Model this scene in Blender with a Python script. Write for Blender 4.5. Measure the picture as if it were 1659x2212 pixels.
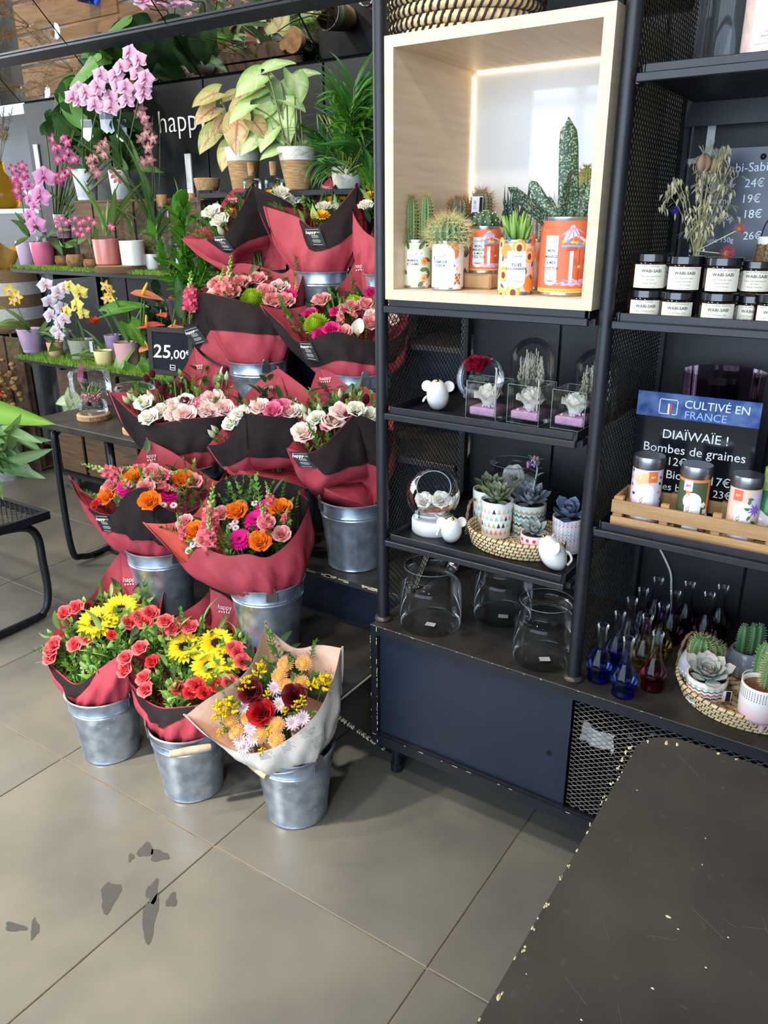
import bpy, math, random
import numpy as np
from mathutils import Matrix, Vector, Quaternion
from mathutils.bvhtree import BVHTree
R = math.radians; PI = math.pi
rnd = random.Random(7)
sc = bpy.context.scene
for o in list(bpy.data.objects): bpy.data.objects.remove(o)
COL = sc.collection

# ------------------------------------------------------------------ camera
FPX, CXP, CYP, HC = 1690.0, 829.5, 1106.0, 1.42
_p, _y, _r = R(20.42), R(-33.8), R(-0.31)
FW = np.array([math.sin(_y)*math.cos(_p), math.cos(_y)*math.cos(_p), -math.sin(_p)])
_r0 = np.array([math.cos(_y), -math.sin(_y), 0.0]); _u0 = np.cross(_r0, FW)
RT = _r0*math.cos(_r)+_u0*math.sin(_r); UP = -_r0*math.sin(_r)+_u0*math.cos(_r)
CAM = np.array([0, 0, HC])
cd = bpy.data.cameras.new('camera'); cam = bpy.data.objects.new('camera', cd); COL.objects.link(cam)
cd.sensor_fit = 'VERTICAL'; cd.sensor_height = 36; cd.lens = 36*FPX/2212; cd.clip_start = 0.02
cam.matrix_world = Matrix(((RT[0], UP[0], -FW[0], 0), (RT[1], UP[1], -FW[1], 0), (RT[2], UP[2], -FW[2], HC), (0, 0, 0, 1)))
sc.camera = cam

# ------------------------------------------------------------------ world, lights, exposure
w = bpy.data.worlds.new('sky'); sc.world = w; w.use_nodes = True
w.node_tree.nodes['Background'].inputs[0].default_value = (0.80, 0.90, 1.0, 1)
w.node_tree.nodes['Background'].inputs[1].default_value = 1.0
sc.view_settings.view_transform = 'Standard'; sc.view_settings.look = 'None'
sc.view_settings.exposure = 0.5; sc.view_settings.gamma = 1.0; sc.view_settings.use_curve_mapping = False
sc.cycles.use_denoising = True
sc.cycles.max_bounces = 6; sc.cycles.transparent_max_bounces = 20; sc.cycles.caustics_reflective = False; sc.cycles.caustics_refractive = False
sc.cycles.sample_clamp_indirect = 6

def lamp(name, kind, loc, target, power, col, **kw):
    d = bpy.data.lights.new(name, kind); d.energy = power; d.color = col
    for k, v in kw.items(): setattr(d, k, v)
    o = bpy.data.objects.new(name, d); COL.objects.link(o); o.location = loc
    o.rotation_euler = (Vector(target)-Vector(loc)).to_track_quat('-Z', 'Y').to_euler()
    return o
# daylight through the shop front behind the camera
lamp('shop_front_daylight', 'AREA', (-0.6, -3.7, 1.75), (-0.6, 3, 1.2), 270, (0.60, 0.78, 1.0), shape='RECTANGLE', size=6.4, size_y=2.7)
# daylight through the glazed side on the left
lamp('side_window_daylight', 'AREA', (-7.6, 1.0, 2.0), (-2, 1.0, 1.0), 110, (0.93, 0.97, 1.0), shape='RECTANGLE', size=5.0, size_y=2.6)
# ceiling spots
SPOTS = [((-2.3, 0.2, 3.0), (-1.5, 1.3, 0.5), 85), ((-3.9, 1.0, 3.0), (-3.2, 2.4, 1.0), 80), ((-2.9, 0.9, 3.0), (-2.3, 2.4, 1.3), 75),
         ((-1.2, 0.3, 3.0), (-1.3, 2.0, 1.2), 70), ((-2.3, -0.7, 3.0), (-1.7, 0.3, 0.0), 640), ((-0.1, -0.6, 3.0), (-0.3, 1.2, 0.6), 60), ((-4.6, 0.2, 3.0), (-4.4, 1.6, 0.2), 90)]
for a, b, pw in SPOTS:
    lamp('ceiling_spot_light', 'SPOT', a, b, pw, (1.0, 0.93, 0.82), spot_size=R(46 if pw > 400 else 88), spot_blend=0.75, shadow_soft_size=0.07)

# ------------------------------------------------------------------ pixel -> place helpers (image 1659 x 2212)
def ray(x, y): return RT*(x-CXP)/FPX - UP*(y-CYP)/FPX + FW
def pd(x, y, d): return CAM+ray(x, y)*d
def pax(x, y, i, v):
    d = ray(x, y); return CAM+d*((v-CAM[i])/d[i])
def pX(x, y, v): return pax(x, y, 0, v)
def pY(x, y, v): return pax(x, y, 1, v)
def pZ(x, y, v): return pax(x, y, 2, v)
def depth(p): return float((np.asarray(p, float)-CAM)@FW)
def hdir(p):
    d = np.asarray(p, float)-CAM; d = np.array([d[0], d[1], 0]); return d/np.linalg.norm(d)

# ------------------------------------------------------------------ colour and material helpers
def S(r, g, b):
    f = lambda c: (c/255/12.92) if c/255 <= 0.04045 else ((c/255+0.055)/1.055)**2.4
    return (f(r), f(g), f(b))
MATS = {}
def pm(name, c1, c2=None, rough=0.5, metal=0.0, scale=12.0, detail=4.0, bump=0.0, bscale=None, spec=0.5, stretch=None, coat=0.0, emit=None, lo=0.35, hi=0.65, rr=None, c3=None, scale3=60):
    if name in MATS: return MATS[name]
    m = bpy.data.materials.new(name); m.use_nodes = True; nt = m.node_tree; b = nt.nodes['Principled BSDF']
    b.inputs['Base Color'].default_value = (*c1, 1); b.inputs['Roughness'].default_value = rough; b.inputs['Metallic'].default_value = metal
    b.inputs['Specular IOR Level'].default_value = spec; b.inputs['Coat Weight'].default_value = coat
    if emit: b.inputs['Emission Color'].default_value = (*emit[0], 1); b.inputs['Emission Strength'].default_value = emit[1]
    if c2 or bump:
        tc = nt.nodes.new('ShaderNodeTexCoord'); mp = nt.nodes.new('ShaderNodeMapping')
        nt.links.new(tc.outputs['Object'], mp.inputs[0])
        if stretch: mp.inputs['Scale'].default_value = stretch
        def noise(s, dt=detail):
            n = nt.nodes.new('ShaderNodeTexNoise'); n.inputs['Scale'].default_value = s; n.inputs['Detail'].default_value = dt; nt.links.new(mp.outputs[0], n.inputs[0]); return n
        if c2:
            n = noise(scale); r = nt.nodes.new('ShaderNodeValToRGB'); r.color_ramp.elements[0].position = lo; r.color_ramp.elements[1].position = hi
            r.color_ramp.elements[0].color = (*c1, 1); r.color_ramp.elements[1].color = (*c2, 1)
            nt.links.new(n.outputs[0], r.inputs[0]); out = r.outputs[0]
            if c3:
                n3 = noise(scale3); r3 = nt.nodes.new('ShaderNodeValToRGB'); r3.color_ramp.elements[0].position = 0.66; r3.color_ramp.elements[1].position = 0.72
                nt.links.new(n3.outputs[0], r3.inputs[0]); mx = nt.nodes.new('ShaderNodeMix'); mx.data_type = 'RGBA'
                nt.links.new(r3.outputs[0], mx.inputs[0]); nt.links.new(out, mx.inputs[6]); mx.inputs[7].default_value = (*c3, 1); out = mx.outputs[2]
            nt.links.new(out, b.inputs['Base Color'])
            if rr:
                r2 = nt.nodes.new('ShaderNodeMapRange'); r2.inputs[3].default_value = rr[0]; r2.inputs[4].default_value = rr[1]
                nt.links.new(n.outputs[0], r2.inputs[0]); nt.links.new(r2.outputs[0], b.inputs['Roughness'])
        if bump:
            n = noise(bscale or scale*3); bp = nt.nodes.new('ShaderNodeBump'); bp.inputs['Strength'].default_value = bump; bp.inputs['Distance'].default_value = 0.01
            nt.links.new(n.outputs[0], bp.inputs['Height']); nt.links.new(bp.outputs[0], b.inputs['Normal'])
    MATS[name] = m; return m
def vm(name, rough=0.5, trans=0.0, spec=0.4, coat=0.0, metal=0.0, bump=0.0):
    """material that takes its colour from the mesh colour attribute"""
    if name in MATS: return MATS[name]
    m = bpy.data.materials.new(name); m.use_nodes = True; nt = m.node_tree; b = nt.nodes['Principled BSDF']
    a = nt.nodes.new('ShaderNodeVertexColor'); a.layer_name = 'Col'; nt.links.new(a.outputs[0], b.inputs['Base Color'])
    b.inputs['Roughness'].default_value = rough; b.inputs['Specular IOR Level'].default_value = spec; b.inputs['Coat Weight'].default_value = coat; b.inputs['Metallic'].default_value = metal
    if bump:
        n = nt.nodes.new('ShaderNodeTexNoise'); n.inputs['Scale'].default_value = 60; tc = nt.nodes.new('ShaderNodeTexCoord'); nt.links.new(tc.outputs['Object'], n.inputs[0])
        bp = nt.nodes.new('ShaderNodeBump'); bp.inputs['Strength'].default_value = bump; bp.inputs['Distance'].default_value = 0.004; nt.links.new(n.outputs[0], bp.inputs['Height']); nt.links.new(bp.outputs[0], b.inputs['Normal'])
    if trans:
        t = nt.nodes.new('ShaderNodeBsdfTranslucent'); nt.links.new(a.outputs[0], t.inputs[0]); mx = nt.nodes.new('ShaderNodeMixShader'); mx.inputs[0].default_value = trans
        nt.links.new(b.outputs[0], mx.inputs[1]); nt.links.new(t.outputs[0], mx.inputs[2]); nt.links.new(mx.outputs[0], nt.nodes['Material Output'].inputs[0])
    MATS[name] = m; return m
def glass(name, tint=(0.96, 0.98, 0.98), refl=1.0, vert=None):
    """thin clear glass: what is behind shows through, with fresnel reflections"""
    if name in MATS: return MATS[name]
    m = bpy.data.materials.new(name); m.use_nodes = True; nt = m.node_tree; nt.nodes.remove(nt.nodes['Principled BSDF'])
    t = nt.nodes.new('ShaderNodeBsdfTransparent'); t.inputs[0].default_value = (*tint, 1)
    if vert:
        a = nt.nodes.new('ShaderNodeVertexColor'); a.layer_name = 'Col'; nt.links.new(a.outputs[0], t.inputs[0])
    g = nt.nodes.new('ShaderNodeBsdfGlossy'); g.inputs['Roughness'].default_value = 0.03; g.inputs[0].default_value = (refl, refl, refl, 1)
    lw = nt.nodes.new('ShaderNodeFresnel'); lw.inputs[0].default_value = 1.38
    mx = nt.nodes.new('ShaderNodeMixShader'); mu = nt.nodes.new('ShaderNodeMath'); mu.operation = 'MULTIPLY'; mu.inputs[1].default_value = 0.62; nt.links.new(lw.outputs[0], mu.inputs[0]); nt.links.new(mu.outputs[0], mx.inputs[0]); nt.links.new(t.outputs[0], mx.inputs[1]); nt.links.new(g.outputs[0], mx.inputs[2])
    nt.links.new(mx.outputs[0], nt.nodes['Material Output'].inputs[0]); MATS[name] = m; return m

# ------------------------------------------------------------------ mesh helpers: every shape is (V, F)
def A(v): return np.asarray(v, float)
def box(c, s):
    x, y, z = c; a, b, d = s[0]/2, s[1]/2, s[2]/2
    V = A([(x+i*a, y+j*b, z+k*d) for k in (-1, 1) for j in (-1, 1) for i in (-1, 1)])
    return V, [(0, 2, 3, 1), (4, 5, 7, 6), (0, 1, 5, 4), (2, 6, 7, 3), (0, 4, 6, 2), (1, 3, 7, 5)]
def bbox(x0, x1, y0, y1, z0, z1): return box(((x0+x1)/2, (y0+y1)/2, (z0+z1)/2), (x1-x0, y1-y0, z1-z0))
def bev(c, s, b=0.002):
    """box with chamfered edges"""
    h = A(s)/2; V = []; F = []
    for ax in range(3):
        for sg in (-1, 1):
            o = [i for i in range(3) if i != ax]
            q = []
            for i, j in ((-1, -1), (1, -1), (1, 1), (-1, 1)):
                p = [0, 0, 0]; p[ax] = sg*h[ax]; p[o[0]] = i*(h[o[0]]-b); p[o[1]] = j*(h[o[1]]-b); q.append(len(V)); V.append(p)
            F.append(q)
    V = A(V)
    from itertools import combinations
    def idx(ax, sg, k): return (ax*2+(sg > 0))*4+k
    K = {(-1, -1): 0, (1, -1): 1, (1, 1): 2, (-1, 1): 3}
    for a, b2 in combinations(range(3), 2):
        c3 = 3-a-b2
        for sa in (-1, 1):
            for sb in (-1, 1):
                def vi(face, fs, other, os, cs):
                    o = [i for i in range(3) if i != face]; d = {other: os, c3: cs}; return idx(face, fs, K[(d[o[0]], d[o[1]])])
                F.append([vi(a, sa, b2, sb, -1), vi(a, sa, b2, sb, 1), vi(b2, sb, a, sa, 1), vi(b2, sb, a, sa, -1)])
    for sx in (-1, 1):
        for sy in (-1, 1):
            for sz in (-1, 1): F.append([idx(0, sx, K[(sy, sz)]), idx(1, sy, K[(sx, sz)]), idx(2, sz, K[(sx, sy)])])
    return V+A(c), F
def lathe(prof, n=32, cap0=True, cap1=False, rib=None):
    V = []; F = []; m = len(prof)
    for j, (r, z) in enumerate(prof):
        for i in range(n):
            a = 2*PI*i/n; rr = r*(1+(rib(a, j/(m-1)) if rib else 0)); V.append((rr*math.cos(a), rr*math.sin(a), z))
    for j in range(m-1):
        for i in range(n): F.append((j*n+i, j*n+(i+1) % n, (j+1)*n+(i+1) % n, (j+1)*n+i))
    if cap0: F.append(tuple(range(n-1, -1, -1)))
    if cap1: F.append(tuple((m-1)*n+i for i in range(n)))
    return A(V), F
def frame_of(d):
    d = A(d)/np.linalg.norm(d); a = A((0, 0, 1)) if abs(d[2]) < 0.9 else A((1, 0, 0))
    x = np.cross(a, d); x /= np.linalg.norm(x); return x, np.cross(d, x), d
def tube(P, r, n=8, cap=True):
    P = A(P); m = len(P); rs = r if hasattr(r, '__len__') else [r]*m; V = []; F = []
    x = None
    for j in range(m):
        d = P[min(j+1, m-1)]-P[max(j-1, 0)]
        if x is None: x, y, d = frame_of(d)
        else:
            d = d/np.linalg.norm(d); x = x-d*(x@d); x /= np.linalg.norm(x); y = np.cross(d, x)
        for i in range(n):
            a = 2*PI*i/n; V.append(P[j]+rs[j]*(math.cos(a)*x+math.sin(a)*y))
    for j in range(m-1):
        for i in range(n): F.append((j*n+i, j*n+(i+1) % n, (j+1)*n+(i+1) % n, (j+1)*n+i))
    if cap: F.append(tuple(range(n-1, -1, -1))); F.append(tuple((m-1)*n+i for i in range(n)))
    return A(V), F
def grid(fn, nu, nv, closeu=False):
    V = [fn(i/(nu if closeu else nu-1), j/(nv-1)) for j in range(nv) for i in range(nu)]; F = []
    for j in range(nv-1):
        for i in range(nu if closeu else nu-1):
            k = (i+1) % nu; F.append((j*nu+i, j*nu+k, (j+1)*nu+k, (j+1)*nu+i))
    return A(V), F
def ball(r, n=12, m=8, c=(0, 0, 0), s=(1, 1, 1)):
    V, F = lathe([(max(1e-4, math.sin(PI*j/m)), -math.cos(PI*j/m)) for j in range(m+1)], n, False, False)
    return V*A(s)*r+A(c), F
def crom(P, n, closed=False):
    """Catmull-Rom through rows of P"""
    P = A(P); m = len(P); out = []
    segs = m if closed else m-1
    for k in range(n):
        t = k*segs/(n if closed else n-1); i = min(int(t), segs-1); t -= i
        g = lambda j: P[j % m] if closed else P[min(max(j, 0), m-1)]
        a, b, c, d = g(i-1), g(i), g(i+1), g(i+2)
        out.append(0.5*(2*b+(c-a)*t+(2*a-5*b+4*c-d)*t*t+(3*b-a-3*c+d)*t**3))
    return A(out)
def leafv(L, W, bend=0.3, fold=0.15, n=6, tip=1.0, base=0.0, wid=0.45):
    """leaf strip along +x, normal +z: 3 verts across; returns V, F"""
    V = []; F = []
    for i in range(n+1):
        t = i/n; w = W/2*(math.sin(PI*min(1, (t*(1-base)+base))**(math.log(0.5)/math.log(wid)))**0.8 if t < 1 else 0) if tip else W/2
        a = bend*t; x = L*(math.sin(a)/bend if abs(bend) > 1e-3 else t); z = -L*((1-math.cos(a))/bend if abs(bend) > 1e-3 else 0)
        V += [(x, -w, z+fold*w), (x, 0, z), (x, w, z+fold*w)]
        if i: k = 3*(i-1); F += [(k, k+3, k+4, k+1), (k+1, k+4, k+5, k+2)]
    return A(V), F
def rotz(a): c, s = math.cos(a), math.sin(a); return A([[c, -s, 0], [s, c, 0], [0, 0, 1]])
def roty(a): c, s = math.cos(a), math.sin(a); return A([[c, 0, s], [0, 1, 0], [-s, 0, c]])
def rotx(a): c, s = math.cos(a), math.sin(a); return A([[1, 0, 0], [0, c, -s], [0, s, c]])
def tr(VF, Mx=None, t=(0, 0, 0), s=1.0):
    V = VF[0]*s
    if Mx is not None: V = V@Mx.T
    return V+A(t), VF[1]
class MB:
    def __init__(self): self.V = []; self.F = []; self.C = []; self.n = 0
    def add(self, VF, col=(1, 1, 1)):
        V, F = VF; V = A(V); self.V.append(V); n = self.n
        self.F += [tuple(i+n for i in f) for f in F]
        c = A(col); self.C.append(np.broadcast_to(c, (len(V), 3)) if c.ndim == 1 else c); self.n += len(V); return self
    def mesh(self, name, mat, smooth=True, off=None):
        V = np.concatenate(self.V)
        if off is not None: V = V-A(off)
        me = bpy.data.meshes.new(name); me.from_pydata(V.tolist(), [], self.F)
        C = np.concatenate(self.C); ca = me.color_attributes.new('Col', 'FLOAT_COLOR', 'POINT')
        ca.data.foreach_set('color', np.concatenate([C, np.ones((len(C), 1))], 1).ravel())
        if smooth: me.shade_smooth()
        me.materials.append(mat); return me
def props(o, label=None, cat=None, group=None, kind=None):
    if label: o['label'] = label
    if cat: o['category'] = cat
    if group: o['group'] = group
    if kind: o['kind'] = kind
    return o
def thing(name, label, cat, loc, group=None, rz=0.0):
    o = bpy.data.objects.new(name, None); COL.objects.link(o); o.location = Vector(loc); o.rotation_euler.z = rz; o.empty_display_size = 0.02
    return props(o, label, cat, group)
def ob(name, shape, mat, parent=None, world=False, smooth=None, T=None, **kw):
    """one mesh object; shape = MB or (V, F) or list of (V, F); world=True: coordinates are in world space"""
    if not isinstance(shape, MB):
        b = MB()
        for s in (shape if isinstance(shape, list) else [shape]): b.add(s)
        shape = b
    root = parent
    off = None
    if world and parent is not None:
        off = A(parent.location)
        if parent.parent is not None: off = off+A(parent.parent.location)
    me = shape.mesh(name, mat, False if smooth is None else smooth, off)
    if smooth is None: autosmooth(me)
    o = bpy.data.objects.new(name, me); COL.objects.link(o); o.parent = parent
    if T is not None: o.matrix_basis = T
    return props(o, **kw)
def autosmooth(me, ang=38):
    me.shade_smooth(); me.update()
    try: me.set_sharp_from_angle(angle=R(ang))
    except Exception: pass
def inst(me, name, parent, Mw, **kw):
    o = bpy.data.objects.new(name, me); COL.objects.link(o); o.parent = parent
    off = Vector((0, 0, 0)); q = parent
    while q is not None: off += q.location; q = q.parent
    o.matrix_basis = Matrix.Translation(-off)@Mw
    return props(o, **kw)
def copy_tree(o, parent=None):
    c = o.copy(); COL.objects.link(c); c.parent = parent
    for ch in o.children: copy_tree(ch, c)
    return c
def aim(p, d, s=1.0, spin=0.0):
    """matrix with local z along d at p"""
    x, y, z = frame_of(d); q = Matrix(((x[0], y[0], z[0], p[0]), (x[1], y[1], z[1], p[1]), (x[2], y[2], z[2], p[2]), (0, 0, 0, 1)))
    return q@Matrix.Rotation(spin, 4, 'Z')@Matrix.Diagonal((s, s, s, 1))
def basis(p, x, y, s=1.0):
    x = A(x)/np.linalg.norm(x); z = np.cross(x, A(y)); z /= np.linalg.norm(z); y = np.cross(z, x)
    return Matrix(((x[0]*s, y[0]*s, z[0]*s, p[0]), (x[1]*s, y[1]*s, z[1]*s, p[1]), (x[2]*s, y[2]*s, z[2]*s, p[2]), (0, 0, 0, 1)))
_tx = {}
def text_mesh(body, extrude=0.02, align='CENTER', bold=0.0):
    """lettering as (V, F), 1 unit high font"""
    k = (body, extrude, align, bold)
    if k not in _tx:
        c = bpy.data.curves.new('t', 'FONT'); c.body = body; c.size = 1; c.align_x = align; c.align_y = 'CENTER'; c.extrude = extrude; c.resolution_u = 3; c.offset = bold
        o = bpy.data.objects.new('t', c); me = bpy.data.meshes.new_from_object(o)
        V = A([v.co[:] for v in me.vertices]) if me.vertices else np.zeros((0, 3)); F = [tuple(p.vertices) for p in me.polygons]
        bpy.data.objects.remove(o); bpy.data.meshes.remove(me); bpy.data.curves.remove(c); _tx[k] = (V, F)
    return _tx[k]
def lettering(body, size, mat, parent, Mw, align='CENTER', bold=0.0, extrude=0.01, name='lettering'):
    V, F = text_mesh(body, extrude, align, bold); b = MB(); b.add((V*size, F)); me = b.mesh(name, mat, False)
    return inst(me, name, parent, Mw)
# ================================================================== SETTING
BLK = pm('black_metal', S(17, 19, 25), S(22, 24, 31), rough=0.38, scale=30, spec=0.5, rr=(0.34, 0.5))
BLKW = pm('black_painted_wood', S(38, 36, 35), S(68, 62, 55), rough=0.5, scale=9, detail=8, lo=0.35, hi=0.75, rr=(0.35, 0.6), c3=S(66, 60, 54), scale3=140)
CHIP = pm('bare_chipped_wood', S(196, 178, 150), S(222, 205, 172), rough=0.7, scale=60)
WHITE = pm('white_lettering', S(236, 236, 232), rough=0.5)
DARKT = pm('tile_grey', S(98, 96, 90), S(124, 119, 107), rough=0.30, scale=3.2, detail=6, lo=0.3, hi=0.72, rr=(0.24, 0.33), bump=0.008, bscale=40)
GROUT = pm('grout', S(150, 126, 102), S(120, 102, 84), rough=0.85, scale=14)
floor = ob('floor', bbox(-9, 4, -4, 7, -0.05, -0.0035), GROUT, smooth=False, kind='structure')
tile_m = MB().add(bev((0, 0, -0.009), (0.5965, 0.5965, 0.018), 0.0015)).mesh('tile', DARKT, False)
for i in range(-12, 3):
    for j in range(-5, 8):
        o = bpy.data.objects.new('tile', tile_m); COL.objects.link(o); o.parent = floor
        o.location = (-1.179+0.6*(i+0.5), 1.012+0.6*(j+0.5), 0); o.rotation_euler.z = rnd.choice((0, PI/2, PI, -PI/2))
# wet footprints and splashes on the tiles
WET = pm('wet_patch', S(80, 79, 76), rough=0.16)
WL = ['round wet spot joined to a bigger splash on the tiles', 'broadest wet splash near the floor buckets', 'smallest drop-shaped wet spot near the floor buckets', 'kidney-shaped wet spot alone on one tile', 'long wet streak running over the grout line', 'narrow wet smear just above the long streak', 'comma-shaped wet spot beside the long streak', 'flat slanting wet smear by the second thin smear', 'thin upright wet smear by the slanting smear']
for k, (x, y, a, b, sk) in enumerate([(314, 1837, 16, 15, .3), (343, 1848, 20, 13, -.2), (283, 1852, 6, 9, .2), (237, 1937, 19, 34, .25), (324, 1985, 15, 52, .12), (330, 1925, 12, 25, .2), (371, 1945, 11, 16, .2), (32, 2003, 24, 10, -.6), (75, 2006, 9, 22, .1)]):
    c = pZ(x, y, 0.0006); rr = random.Random(k)
    pts = []
    for q in range(18):
        t = 2*PI*q/18; s = 1+0.22*math.sin(3*t+k)+0.12*rr.uniform(-1, 1)
        u, v = a*math.cos(t)*s, b*math.sin(t)*s; pts.append(pZ(x+u-sk*v, y+v, 0.0006))
    V = A([c]+pts); F = [(0, 1+q, 1+(q+1) % 18) for q in range(18)]
    c0 = A(c)
    o = ob('water_spot', (V-c0, F), WET, smooth=True, label=WL[k], cat='water spot', group='wet splashes on the floor'); o.location = c0
# walls, ceiling, glazed shop front
OFFW = pm('plaster_light', S(205, 206, 206), S(192, 193, 194), rough=0.8, scale=4)
PANEL = pm('black_wall_panel', S(17, 18, 20), S(21, 22, 24), rough=0.36, scale=5, spec=0.35)
YW = 2.75; ZM = 2.0; X0 = -4.095
wall = ob('wall_back', bbox(X0-0.01, 3.0, YW+0.02, YW+0.14, 0, 3.3), pm('joint_black', S(8, 8, 9), rough=0.7), smooth=False, kind='structure')
pan_m = MB().add(bev((0, 0.01, 1.0), (0.652, 0.02, 2.0), 0.002)).mesh('panel', PANEL, False)
for k in range(11):
    o = bpy.data.objects.new('panel', pan_m); COL.objects.link(o); o.parent = wall; o.location = (X0+0.66*(k+0.5), YW, 0)
# white lettering applied to the wall panels
for k, (bx, by) in enumerate([(393, 262)]):
    p = pY(bx, by, YW-0.004); lettering('happy', 0.135, WHITE, wall, basis(p, (1, 0, 0), (0, 0, 1)), bold=-0.012)
def hook(x, y, h, mat=WHITE):
    """tall stroke that ends in a hook to the left, part of a larger word on the wall"""
    p = pY(x, y, YW-0.005); s = 0.036; b = MB()
    b.add(bbox(p[0]-s/2, p[0]+s/2, YW-0.008, YW-0.001, p[2]-h, p[2]))
    P = [(p[0]-0.10+0.10*math.sin(a), p[2]-h+0.10-0.10*math.cos(a)) for a in np.linspace(-0.9, PI/2, 12)]
    V = []; F = []
    for i, (xx, zz) in enumerate(P):
        a = -0.9+(PI/2+0.9)*i/11; dx, dz = math.sin(a), -math.cos(a); wd = 0.012+0.02*math.sin(PI*i/11)
        V += [(xx-dx*wd, YW-0.006, zz-dz*wd), (xx+dx*0.0, YW-0.006, zz+dz*0.0)]
        if i: F.append((2*i-2, 2*i, 2*i+1, 2*i-1))
    b.add((A(V), F)); ob('lettering', b, mat, wall, smooth=False)
hook(405, 332, 0.25); hook(76, 312, 0.25)
ob('ceiling', bbox(-9, 4, -4, 7, 3.3, 3.4), pm('ceiling_dark', S(120, 118, 114), rough=0.9), smooth=False, kind='structure')
ob('wall_right', bbox(3.0, 3.1, -4, 7, 0, 3.3), OFFW, smooth=False, kind='structure')
wf = ob('wall_front', [bbox(-9, 4, -3.55, -3.45, 0, 0.35), bbox(-9, 4, -3.55, -3.45, 3.05, 3.3)], OFFW, smooth=False, kind='structure')
for k in range(10): ob('mullion', bbox(-4.6+k*0.95-0.03, -4.6+k*0.95+0.03, -3.56, -3.44, 0.35, 3.05), BLK, wf, smooth=False)
ob('mullion', bbox(-9, 4, -3.55, -3.45, 2.32, 2.38), BLK, wf, smooth=False)
wl = ob('wall_left', [bbox(-7.5, -7.4, -4, 7, 0, 0.6), bbox(-7.5, -7.4, -4, 7, 3.1, 3.3)], OFFW, smooth=False, kind='structure')
for k in range(9): ob('mullion', bbox(-7.5, -7.4, -3+k*1.1-0.03, -3+k*1.1+0.03, 0.6, 3.1), BLK, wl, smooth=False)
ob('wall_far', bbox(-9, 4, 6.6, 6.7, 0, 3.3), OFFW, smooth=False, kind='structure')

# ------------------------------------------------------------------ slanted mirror canopy above the wall
MIR = pm('mirror', (0.86, 0.88, 0.88), rough=0.015, metal=1.0)
canopy = thing('mirror_canopy', 'slanted overhead mirror panes in black frame above the plant wall', 'mirror', (X0, YW, ZM))
def slant(x0, x1, l0, l1, th=0.006, up=0.0):
    d = A((0, -math.sqrt(.5), math.sqrt(.5))); n = A((0, -math.sqrt(.5), -math.sqrt(.5)))
    P = [A((x, YW, ZM))+d*l+n*(up+t) for t in (0, -th) for l in (l0, l1) for x in (x0, x1)]
    V = A(P); return V, [(0, 1, 3, 2), (4, 6, 7, 5), (0, 4, 5, 1), (2, 3, 7, 6), (0, 2, 6, 4), (1, 5, 7, 3)]
for k in range(-3, 6):
    xa, xb = X0+0.66*k+0.004, X0+0.66*(k+1)-0.004
    ob('mirror_pane', slant(xa, xb, 0.012, 0.205), MIR, canopy, world=True, smooth=False)
    ob('mirror_pane', slant(xa, xb, 0.255, 0.60), MIR, canopy, world=True, smooth=False)
ob('frame_bar', slant(X0-2.0, X0+0.66*6, 0.208, 0.252, 0.03, 0.022), BLK, canopy, world=True, smooth=False)
ob('frame_bar', slant(X0-2.0, X0+0.66*6, 0.60, 0.64, 0.03, 0.022), BLK, canopy, world=True, smooth=False)
ob('backing', slant(X0-2.0, X0+0.66*6, 0.0, 0.64, 0.03, -0.008), PANEL, canopy, world=True, smooth=False)

# ------------------------------------------------------------------ expanded-metal helper
def diamond(o, ax, ay, L, H, dw, dh, r=0.0011):
    """two families of crossing strands filling L x H from corner o along axes ax, ay"""
    o, ax, ay = A(o), A(ax), A(ay); b = MB(); sl = dh/dw
    n = int((L+H/sl)/dw)+1
    for fam in (1, -1):
        for k in range(n+1):
            c = k*dw    # family +: y = sl*(x - c + H/sl) ; mirrored for the other
            pts = []
            x0, x1 = c-H/sl, c
            xa, xb = max(0, x0), min(L, x1)
            if xb-xa < 1e-3: continue
            ya, yb = (xa-x0)*sl, (xb-x0)*sl
            if fam < 0: xa, xb = L-xa, L-xb
            b.add(tube([o+ax*xa+ay*ya, o+ax*xb+ay*yb], r, 4, False))
    return b

# ------------------------------------------------------------------ black shelving unit, two bays
YF = 1.43; XP = [-0.977, -0.478, 0.022]; ZC = 0.481
shelf = thing('shelving_unit', 'tall black metal shelving with round posts and mesh sides on the long cabinet', 'shelving', (XP[0], 1.65, ZC))
for x in XP:
    ob('post', lathe([(0.0145, ZC), (0.0145, 2.6)], 20, True, True) if 0 else tr(lathe([(0.0145, 0), (0.0145, 2.1)], 20, True, True), t=(x, 1.454, ZC)), BLK, shelf, world=True)
    f = ob('post_foot', tr(lathe([(0.021, 0), (0.022, 0.004), (0.019, 0.009), (0.0146, 0.011)], 20), t=(x, 1.454, ZC)), pm('bare_foot_metal', S(92, 84, 76), S(60, 56, 52), rough=0.4, metal=0.6, scale=60), shelf, world=True)
    ob('post', tr(box((0, 0, 1.05), (0.02, 0.02, 2.1)), t=(x, 1.852, ZC+.001)), BLK, shelf, world=True, smooth=False)
    ob('side_mesh', diamond((x, 1.475, ZC+0.01), (0, 1, 0), (0, 0, 1), 0.365, 1.85, 0.016, 0.017), pm('mesh_dark', S(50, 47, 41), S(28, 27, 26), rough=0.4, metal=0.4, scale=80), shelf, world=True, smooth=False, kind='stuff')
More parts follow.
